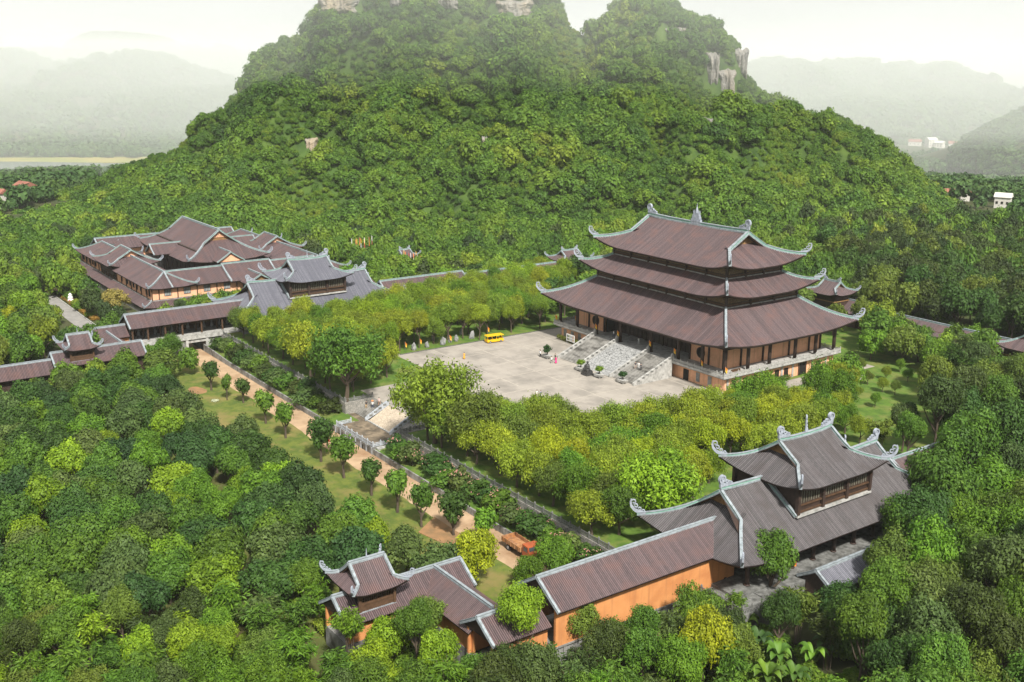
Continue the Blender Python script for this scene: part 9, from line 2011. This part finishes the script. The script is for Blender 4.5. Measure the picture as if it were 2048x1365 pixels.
def plume_mesh(name, seed, plumes=34, per=85, size=.11, mat='leaf'):
    """bamboo: arching canes carrying drooping narrow leaf sprays"""
    r = np.random.default_rng(seed); V = []; lv = []
    for k in range(plumes):
        a = r.uniform(0, 6.28); reach = r.uniform(.25, 1.0); h = r.uniform(.72, 1.02) - .25 * reach ** 2; tone = r.uniform(-.2, .25)
        for i in range(per):
            t = r.uniform(.35, 1.0); q = reach * t ** 2.2; z = h * (math.sin(min(t * 1.45, 1.75)) / 1.0) * 1.0
            c = np.array([q * math.cos(a), q * math.sin(a), z]) + r.normal(size=3) * np.array([.10, .10, .035])
            T = np.array([math.cos(a) + r.normal() * .7, math.sin(a) + r.normal() * .7, r.normal() * .5 - .45]); T /= np.linalg.norm(T)
            B = np.cross(T, r.normal(size=3)); B /= np.linalg.norm(B); s = size * r.uniform(.6, 1.4); A = np.array([1, 1, .45])
            V += [c - T * s * A, c - B * s * .26 * A, c + T * s * A, c + B * s * .26 * A]; lv.append(np.clip(.45 + tone + .2 * r.normal(), 0, 1))
    return np_mesh(name, np.array(V), np.arange(len(V)).reshape(-1, 4), [mat], [('lv', 'FACE', np.array(lv))])
def trunk_mesh(name, seed, limbs=5, r0=.06, top=.62, canes=False):
    r = random.Random(seed); mb = MB()
    if canes:
        for k in range(9):
            a = r.uniform(0, 6.28); q = r.uniform(.05, .16); e = r.uniform(.2, .6); mb.tube([(q * math.cos(a), q * math.sin(a), -.03), (q * 1.4 * math.cos(a), q * 1.4 * math.sin(a), .4), (e * math.cos(a), e * math.sin(a), .8)], [.016, .014, .006], 5)
        return mb.mesh(name, ['bark'])
    k1 = r.uniform(-.05, .05); k2 = r.uniform(-.05, .05)
    mb.tube([(0, 0, -.03), (k1, k2, .15), (k1 * .5, k2 * 1.5, .35), (0, 0, top)], [r0 * 1.3, r0, r0 * .8, r0 * .35], 7)
    for k in range(limbs):
        a = 6.28 * k / limbs + r.uniform(-.4, .4); z = r.uniform(.22, .42); e = r.uniform(.4, .7)
        mb.tube([(k1 * .7, k2, z), (e * .5 * math.cos(a), e * .5 * math.sin(a), z + .13), (e * math.cos(a), e * math.sin(a), z + r.uniform(.2, .34))], [r0 * .5, r0 * .36, r0 * .12], 5)
    return mb.mesh(name, ['bark'])
def banana_mesh(seed):
    r = np.random.default_rng(seed); V = []; F = []; lv = []
    for k in range(9):
        a = 6.283 * k / 9 + r.uniform(-.25, .25); L = r.uniform(.8, 1.1); rise = r.uniform(.35, .75); tone = r.uniform(.2, .9); n = 7; o = len(V)
        for i in range(n + 1):
            t = i / n; q = L * t * .98; z = .52 + rise * math.sin(t * 2.3) * .62 - .12 * t * t; w = .235 * (math.sin(math.pi * min(t * .93 + .07, 1)) ** .55)
            c = np.array([q * math.cos(a), q * math.sin(a), z]); s = np.array([-math.sin(a), math.cos(a), 0]); V += [c - s * w + [0, 0, .035], c - [0, 0, .02], c + s * w + [0, 0, .035]]
        for i in range(n): F += [(o + 3*i, o + 3*i + 1, o + 3*i + 4, o + 3*i + 3), (o + 3*i + 1, o + 3*i + 2, o + 3*i + 5, o + 3*i + 4)]; lv += [tone, tone * .85]
    return V, F, lv
CR = {}; TK = {}
def crowns(k, fs): CR[k] = fs
CR['grove'] = [crown_mesh('grove_crown', 10 + i, 26, 8600, .054, .62, .38, .30, narrow=.6, tilt=.5, fill=.35) for i in range(5)]
CR['broad'] = [crown_mesh('broadleaf_crown', 20 + i, 30, 10500, .042, .63, .40, .28, narrow=.5, tilt=.55, fill=.4) for i in range(5)]
CR['wood'] = [crown_mesh('woodland_crown', 30 + i, 22, 4200, .072, .63, .39, .33, narrow=.55, tilt=.5, fill=.38) for i in range(5)]
CR['court'] = [crown_mesh('court_crown', 40 + i, 30, 9500, .039, .64, .40, .29, narrow=.45, tilt=.7, fill=.55, jit=.2) for i in range(5)]
CR['courtx'] = CR['court']
CR['shrub'] = [crown_mesh('shrub_crown', 50 + i, 12, 1500, .115, .50, .52, .45, narrow=.55, tilt=.45, fill=.4) for i in range(3)]
CR['lane'] = [crown_mesh('clipped_crown', 60, leaves=1900, size=.13, tiers=[(.76, .98, 9), (.90, .7, 5), (.66, .8, 5)], narrow=.6, tilt=.42), crown_mesh('clipped_crown', 61, leaves=1900, size=.13, tiers=[(.82, .98, 10), (.56, .62, 5), (.93, .6, 4)], narrow=.6, tilt=.42), crown_mesh('clipped_crown', 62, leaves=1800, size=.13, tiers=[(.74, .95, 10), (.87, .85, 8), (.64, .75, 5)], narrow=.6, tilt=.42)]
CR['bamboo'] = [plume_mesh('bamboo_plumes', 70 + i) for i in range(4)]
for k in ('grove', 'broad', 'wood', 'court', 'shrub', 'lane'): TK[k] = [trunk_mesh(k + '_trunk', 5 + i, 5 if k != 'lane' else 3, {'lane': .11, 'grove': .045, 'shrub': .05}.get(k, .05), .62 if k != 'lane' else .75) for i in range(3)]
TK['courtx'] = TK['court']; TK['bamboo'] = [trunk_mesh('bamboo_canes', 3, canes=True)]
bm_ = []
for i in range(3):
    V, F, lv = banana_mesh(i); bm_.append(np_mesh('banana_leaves', V, F, ['leaf_glossy'], [('lv', 'FACE', lv)]))
CR['banana'] = bm_; q = MB(); q.tube([(0, 0, -.03), (.02, 0, .3), (0, 0, .56)], [.09, .075, .05], 8); TK['banana'] = [q.mesh('banana_stem', ['grass'])]
ft = MB(); rf = random.Random(2)
for k in range(30):
    a = rf.uniform(0, 6.28); e = rf.uniform(.15, 1.3); ft.ball((.93 * math.cos(e) * math.cos(a), .93 * math.cos(e) * math.sin(a), .5 + .5 * math.sin(e)), .042, .042, .03, 5)
FLOWERS = ft.mesh('blossoms', ['blossom'])
ORD = ('nearest', 'second nearest', 'third nearest', 'fourth nearest')
tr_ = random.Random(4)
for line in TREES.strip().split('\n'):
    k, x, y, z, Rr, H, ti, lab, grp = line.split('|'); x, y, z, Rr, H, ti = float(x), float(y), float(z), float(Rr), float(H), int(ti)
    nm, cat, words = KINDS[k]
    if lab[1:2] == '.':
        o_, j = lab.split('.')
        if o_ == 'm': lab = f'{TINT_WORDS[ti]} {words} among trees around {LANDMARKS[int(j)]}'; grp = f'{TINT_WORDS[ti]} {words}s around {LANDMARKS[int(j)]}'
        else: lab = f'{TINT_WORDS[ti]} {words} {ORD[int(o_)]} to {LANDMARKS[int(j)]}'
    t = thing(nm, lab, cat, (x, y, z), tr_.uniform(0, 6.28), grp or None); t.scale = (Rr, Rr, H)
    c = TINTS[ti]; v = tr_.uniform(.82, 1.2); w = tr_.uniform(.9, 1.12)
    cr = link('crown' if k not in ('banana',) else 'leaves', CR[k][tr_.randrange(len(CR[k]))], t); cr.color = (c[0] * v * w, c[1] * v, c[2] * v / w, 1)
    if k in ('broad', 'wood', 'court', 'courtx', 'bamboo', 'grove') and H > 2.05 * Rr: f_ = max(.42, 2.05 * Rr / H); cr.scale = (1, 1, f_); cr.location = (0, 0, (1 - f_) * 1.02)
    tk = link('trunk' if k not in ('banana', 'bamboo') else ('stem' if k == 'banana' else 'canes'), TK[k][tr_.randrange(len(TK[k]))], t); tk.scale = (1, 1, 1.18 if cr.scale[2] < .8 else 1)
    if k == 'shrub' and x > 0: link('blossoms', FLOWERS, t)
for p, tall in zip(BONSAI, (True, False, False, False)):
    me = crown_mesh('bonsai_crown', 90 + tall, leaves=700, size=.16, tiers=[(.35, .95, 6), (.62, .7, 5), (.85, .42, 4)] if tall else [(.5, .95, 8), (.72, .8, 6)], narrow=.6)
    c = link('foliage', me, p, (0, 0, 1.3 if tall else 1.2)); c.scale = (1.25, 1.25, 2.6) if tall else (1.25, 1.25, 1.9); c.color = (.025, .07, .015, 1) if tall or p is BONSAI[3] else (.12, .20, .012, 1)
# hedges at the hall foot
def hedge(x0, x1, y0, y1, z0, h, label, tint):
    r = np.random.default_rng(int(abs(x0 * 7)) + 1); n = int(220 * (x1 - x0) * (y1 - y0) / 2 + 300); P = np.stack([r.uniform(x0, x1, n), r.uniform(y0, y1, n), z0 + h * np.sqrt(r.random(n)) * (1 + .12 * r.normal(size=n))], 1)
    T = r.normal(size=(n, 3)); T /= np.linalg.norm(T, axis=1)[:, None]; B = np.cross(T, r.normal(size=(n, 3))); B /= np.linalg.norm(B, axis=1)[:, None]
    V = np.stack([P - T * .16, P - B * .09, P + T * .16, P + B * .09], 1).reshape(-1, 3); o = link('hedge', np_mesh('hedge', V, np.arange(4 * n).reshape(-1, 4), ['leaf'], [('lv', 'FACE', r.random(n))])); o.color = tint + (1,); tag(o, label, 'hedge')
hedge(-31, -19, -21.9, -20.6, 0, 1.3, 'yellowish hedge at the left foot of the hall behind the notice board', (.13, .15, .02)); hedge(32.0, 33.1, -10, 2.5, 0, 1.2, 'clipped hedge along the right foot of the hall', (.07, .12, .02)); hedge(32.0, 33.1, 10.5, 16, 0, 1.1, 'short clipped hedge right of the basement door', (.09, .12, .02))
hedge(-168, -146, -119, -116.5, -5, 1.0, 'orange flowering bed beside the access road', (.28, .17, .03)); hedge(-185, -171, -119.0, -115.5, -5, 1.1, 'orange and green flower bed round the white sculpture', (.24, .16, .03))
mb = MB(); mb.ball((-43.6, -117.3, -4.2), .9, .9, .45, 10); o = mb.obj('white_flower_bush', ['white']); 
o.data = crown_mesh('white_flower_bush', 99, leaves=500, size=.12, tiers=[(.3, .9, 6)], narrow=.8); o.location = (-43.6, -117.3, -4.6); o.scale = (1, 1, 1.1); o.color = (.55, .58, .40, 1); tag(o, 'small whitish flowering bush on the lawn strip', 'bush')

# ------------------------------------------------------------------ forest that reads as one mass: instanced crowns on the hills and beyond the nearer trees
def proto(me):
    o = bpy.data.objects.new(me.name, me); return o
def forest(name, label, P, sc, protos, seed=0):
    r = np.random.default_rng(seed); n = len(P); me = bpy.data.meshes.new(name); me.vertices.add(n); me.vertices.foreach_set('co', np.asarray(P, np.float32).ravel())
    a = me.attributes.new('sc', 'FLOAT_VECTOR', 'POINT'); a.data.foreach_set('vector', np.asarray(sc, np.float32).ravel())
    a = me.attributes.new('rot', 'FLOAT_VECTOR', 'POINT'); rr = np.zeros((n, 3)); rr[:, 2] = r.uniform(0, 6.28, n); a.data.foreach_set('vector', rr.astype(np.float32).ravel())
    a = me.attributes.new('pick', 'INT', 'POINT'); a.data.foreach_set('value', r.integers(0, len(protos), n).astype(np.int32))
    o = link(name, me); tag(o, label, kind='stuff')
    g = bpy.data.node_groups.new(name, 'GeometryNodeTree'); g.interface.new_socket('Geometry', in_out='INPUT', socket_type='NodeSocketGeometry'); g.interface.new_socket('Geometry', in_out='OUTPUT', socket_type='NodeSocketGeometry')
    gi = g.nodes.new('NodeGroupInput'); go = g.nodes.new('NodeGroupOutput'); ip = g.nodes.new('GeometryNodeInstanceOnPoints'); ji = g.nodes.new('GeometryNodeGeometryToInstance')
    for p in reversed(protos):
        oi = g.nodes.new('GeometryNodeObjectInfo'); oi.inputs['Object'].default_value = p; g.links.new(oi.outputs['Geometry'], ji.inputs[0])
    def at(nm, ty):
        q = g.nodes.new('GeometryNodeInputNamedAttribute'); q.data_type = ty; q.inputs['Name'].default_value = nm; return q.outputs['Attribute']
    g.links.new(gi.outputs[0], ip.inputs['Points']); g.links.new(ji.outputs[0], ip.inputs['Instance']); ip.inputs['Pick Instance'].default_value = True
    g.links.new(at('pick', 'INT'), ip.inputs['Instance Index']); g.links.new(at('rot', 'FLOAT_VECTOR'), ip.inputs['Rotation']); g.links.new(at('sc', 'FLOAT_VECTOR'), ip.inputs['Scale'])
    g.links.new(ip.outputs[0], go.inputs[0]); md = o.modifiers.new('grow', 'NODES'); md.node_group = g; return o
FC = [proto(crown_mesh('forest_crown', 200 + i, 18, 1900, .098, .60, .42, .36, narrow=.6, tilt=.45, fill=.3, mat='leaf_forest')) for i in range(5)]
FD = [proto(crown_mesh('forest_crown', 220 + i, 18, 2000, .095, .60, .42, .35, narrow=.55, tilt=.45, fill=.3, mat='leaf_dark')) for i in range(3)]
FF = [proto(crown_mesh('forest_crown', 240 + i, 9, 260, .25, .60, .42, .5, narrow=.65, tilt=.4, fill=.3, mat='leaf_far')) for i in range(4)]
rg = np.random.default_rng(5)
def on_hill(G, n, vmax, keep=None, seed=1):
    X, Y, Z, U, V = G; r = np.random.default_rng(seed); a, b = X.shape
    # sample cells by surface area
    A = np.abs(np.gradient(U, axis=0) * np.hypot(np.gradient(V, axis=1), np.gradient(Z, axis=1))) * np.hypot(1, np.gradient(Z, axis=0) / np.maximum(np.abs(np.gradient(U, axis=0)), .1)) * (V < vmax)
    w = (A / A.sum()).ravel(); idx = r.choice(a * b, n, p=w); i, j = np.unravel_index(idx, (a, b)); fi = np.clip(i + r.uniform(-.5, .5, n), 0, a - 1.001); fj = np.clip(j + r.uniform(-.5, .5, n), 0, b - 1.001)
    i0, j0 = fi.astype(int), fj.astype(int); ti, tj = fi - i0, fj - j0
    bl = lambda M_: (M_[i0, j0] * (1 - ti) * (1 - tj) + M_[i0 + 1, j0] * ti * (1 - tj) + M_[i0, j0 + 1] * (1 - ti) * tj + M_[i0 + 1, j0 + 1] * ti * tj)
    return np.stack([bl(X), bl(Y), bl(Z)], 1), bl(U), bl(V)
P, U, V = on_hill(MT, 23000, 690, seed=2)
k = np.ones(len(P), bool)
for (u, z, w, h) in CLIFFS: k &= ~((np.abs(U - u) < w * .62 + 1.5) & (P[:, 2] - z > -h * .5 - 1) & (P[:, 2] - z < h * .45))
P = P[k]; n = len(P); big = rg.random(n) < .34; s = np.where(big, 2.6 + 4.2 * rg.random(n) ** 2.2, rg.uniform(1.1, 2.6, n)); pt = np.array([mnoise.noise((a * .022, b * .022, c * .022)) for a, b, c in P]); s = np.where(pt > .26, np.minimum(s, 2.6) * .8, s * np.where(pt < -.25, 1.2, 1)); hgt = s * rg.uniform(1.2, 1.8, n); P[:, 2] -= hgt * .30
forest('hill_forest', 'dense green trees and creepers covering the limestone hill', P, np.stack([s, s, hgt], 1), FC, 3)
fr = [tuple(map(float, q.split(','))) for q in FOREST.split()]
P = np.array([(x, y, 0) for x, y, a, b, c in fr]); P[:, 2] = ground_z(P[:, 0], P[:, 1]); sc = np.array([(a, a, b) for x, y, a, b, c in fr])
dk = np.array([c in (0, 1, 10) for *_, c in fr])
forest('woodland', 'mid green woodland filling the ground behind the galleries', P[~dk], sc[~dk], FC, 4); forest('dark_woodland', 'darker trees mixed through the woodland behind the galleries', P[dk], sc[dk], FD, 5)
for G, n, vm, sz, lb in ((HL1, 8000, 2890, 10, 'misty forest on the left hills'), (HR1, 6000, 2890, 10, 'misty forest on the right hills'), (HR3, 3000, 1320, 5.5, 'forest on the hill cut by the right edge')):
    P, U, V = on_hill(G, n, vm, seed=n); n = len(P); s = rg.uniform(.55, 1.2, n) * sz; P[:, 2] -= s * .4; forest('far_forest', lb, P, np.stack([s, s, s * 1.4], 1), FF, n)
# valley floor beyond: scattered clumps either side, leaving the pond and fields open
n = 9000; v = rg.uniform(470, 1500, n); lim = v * .52; u = rg.uniform(-1, 1, n) * lim
ok = ~((np.abs(u + 5) < 262) & (v > 465) & (v < 700))
X = C0.x + u * RT.x + v * FW.x; Y = C0.y + u * RT.y + v * FW.y
dens = np.array([mnoise.noise((a * .006, b * .006, 3)) for a, b in zip(X, Y)])
ok &= (dens > -.12 + .0002 * (v - 470)) & ~np.array([any(abs(a - fx) < fw and abs(b - fy) < fd for fx, fy, fw, fd in OPEN_UV) for a, b in zip(u, v)])
X, Y = X[ok], Y[ok]; n = len(X); s = rg.uniform(2.6, 5.5, n) * (1 + .0004 * (v[ok] - 470)); P = np.stack([X, Y, ground_z(X, Y)], 1)
forest('valley_trees', 'scattered trees over the hazy valley floor', P, np.stack([s, s, s * 1.7], 1), FF, 9)

# low undergrowth closing the gaps between the trees outside the court
EXCL = [(-90, 90, -128, 66), (-40, 100, -168, -128), (83, 106, -97, -40), (88, 100, -134, 66), (-101, -88, -130, 66), (70, 95, -134, -123), (71, 83, -150, -123), (-96, -70, -174, -123), (-246, -140, -106, -24), (-195, -100, -128, -118), (103, 112, -82, -60), (-97, 97, 56, 69), (108, 122, -104, -89)]
n = 9000; a_ = rg.uniform(-330, 240, n); b_ = rg.uniform(-215, 300, n); ok = np.ones(n, bool)
for x0, x1, y0, y1 in EXCL: ok &= ~((a_ > x0) & (a_ < x1) & (b_ > y0) & (b_ < y1))
dx = (a_ - C0.x) * FW.x + (b_ - C0.y) * FW.y; du = (a_ - C0.x) * RT.x + (b_ - C0.y) * RT.y; ok &= (dx > 55) & (np.abs(du) < dx * .56)
P = np.stack([a_, b_, ground_z(a_, b_) - .3], 1)[ok]; s = rg.uniform(1.0, 2.3, len(P)); forest('undergrowth', 'low leafy undergrowth between the trees', P, np.stack([s, s, s * 1.5], 1), FC, 12)
xs = rg.uniform(60, 125, 900); ys = rg.uniform(-190, -88, 900); ok = np.ones(900, bool)
for x0, x1, y0, y1 in [(83, 108, -95.5, -40), (88, 99.2, -134, 66), (70, 95, -134, -124), (71, 82.5, -150, -124), (60, 90, -128, -88)]: ok &= ~((xs > x0) & (xs < x1) & (ys > y0) & (ys < y1))
P = np.stack([xs, ys, ground_z(xs, ys) - .3], 1)[ok]; s = rg.uniform(.9, 2.0, len(P)); forest('undergrowth', 'low leafy undergrowth below the orange gallery wall', P, np.stack([s, s, s * 1.5], 1), FC, 13)
# ------------------------------------------------------------------ haze over the valley
mb = MB(); mb.box(-10900, 10900, -10900, 10900, -62, 215); hz = mb.obj('haze', []) if False else None
me = bpy.data.meshes.new('haze'); me.from_pydata(mb.v, [], mb.f); hz = link('haze', me)
hm = bpy.data.materials.new('haze_air'); hm.use_nodes = True; n = hm.node_tree; n.nodes.clear()
o_ = n.nodes.new("ShaderNodeOutputMaterial"); pv = n.nodes.new("ShaderNodeVolumePrincipled"); pv.inputs["Color"].default_value = (0.975, 0.99, 0.97, 1)
pv.inputs["Density"].default_value = HAZE_DENSITY; pv.inputs["Anisotropy"].default_value = 0.0; n.links.new(pv.outputs[0], o_.inputs["Volume"]); me.materials.append(hm)
hz['kind'] = 'stuff'; hz['label'] = 'pale morning haze filling the valley'

# a bank of fog lies in the valley behind the hill, where the far ridges fade out
mb = MB(); mb.box(-3600, 3600, 730, 6400, -60.5, 118)
me = bpy.data.meshes.new('fog_bank'); me.from_pydata([tuple(C0 + RT * x + FW * y + Vector((0, 0, z))) for x, y, z in mb.v], [], mb.f); fb = link('fog_bank', me)
fm = hm.copy(); fm.name = 'fog'; fm.node_tree.nodes["Principled Volume"].inputs["Density"].default_value = 0.00052; me.materials.append(fm); fb['kind'] = 'stuff'; fb['label'] = 'white fog bank lying over the valley behind the hill'
mb = MB(); mb.prism([(470, 99), (664, 24), (829, 24), (829, 152), (470, 152)], 'x', -640, 640)
me = bpy.data.meshes.new('cloud'); me.from_pydata([tuple(C0 + RT * x + FW * y + Vector((0, 0, z))) for x, y, z in mb.v], [], mb.f); me.update(); bm = bmesh.new(); bm.from_mesh(me); bmesh.ops.recalc_face_normals(bm, faces=bm.faces); bm.to_mesh(me); bm.free()
cb = link('cloud', me); km = hm.copy(); km.name = 'cloud_vapour'; km.node_tree.nodes["Principled Volume"].inputs["Density"].default_value = 0.0016; me.materials.append(km); cb['kind'] = 'stuff'; cb['label'] = 'thin low cloud brushing the top of the hill'
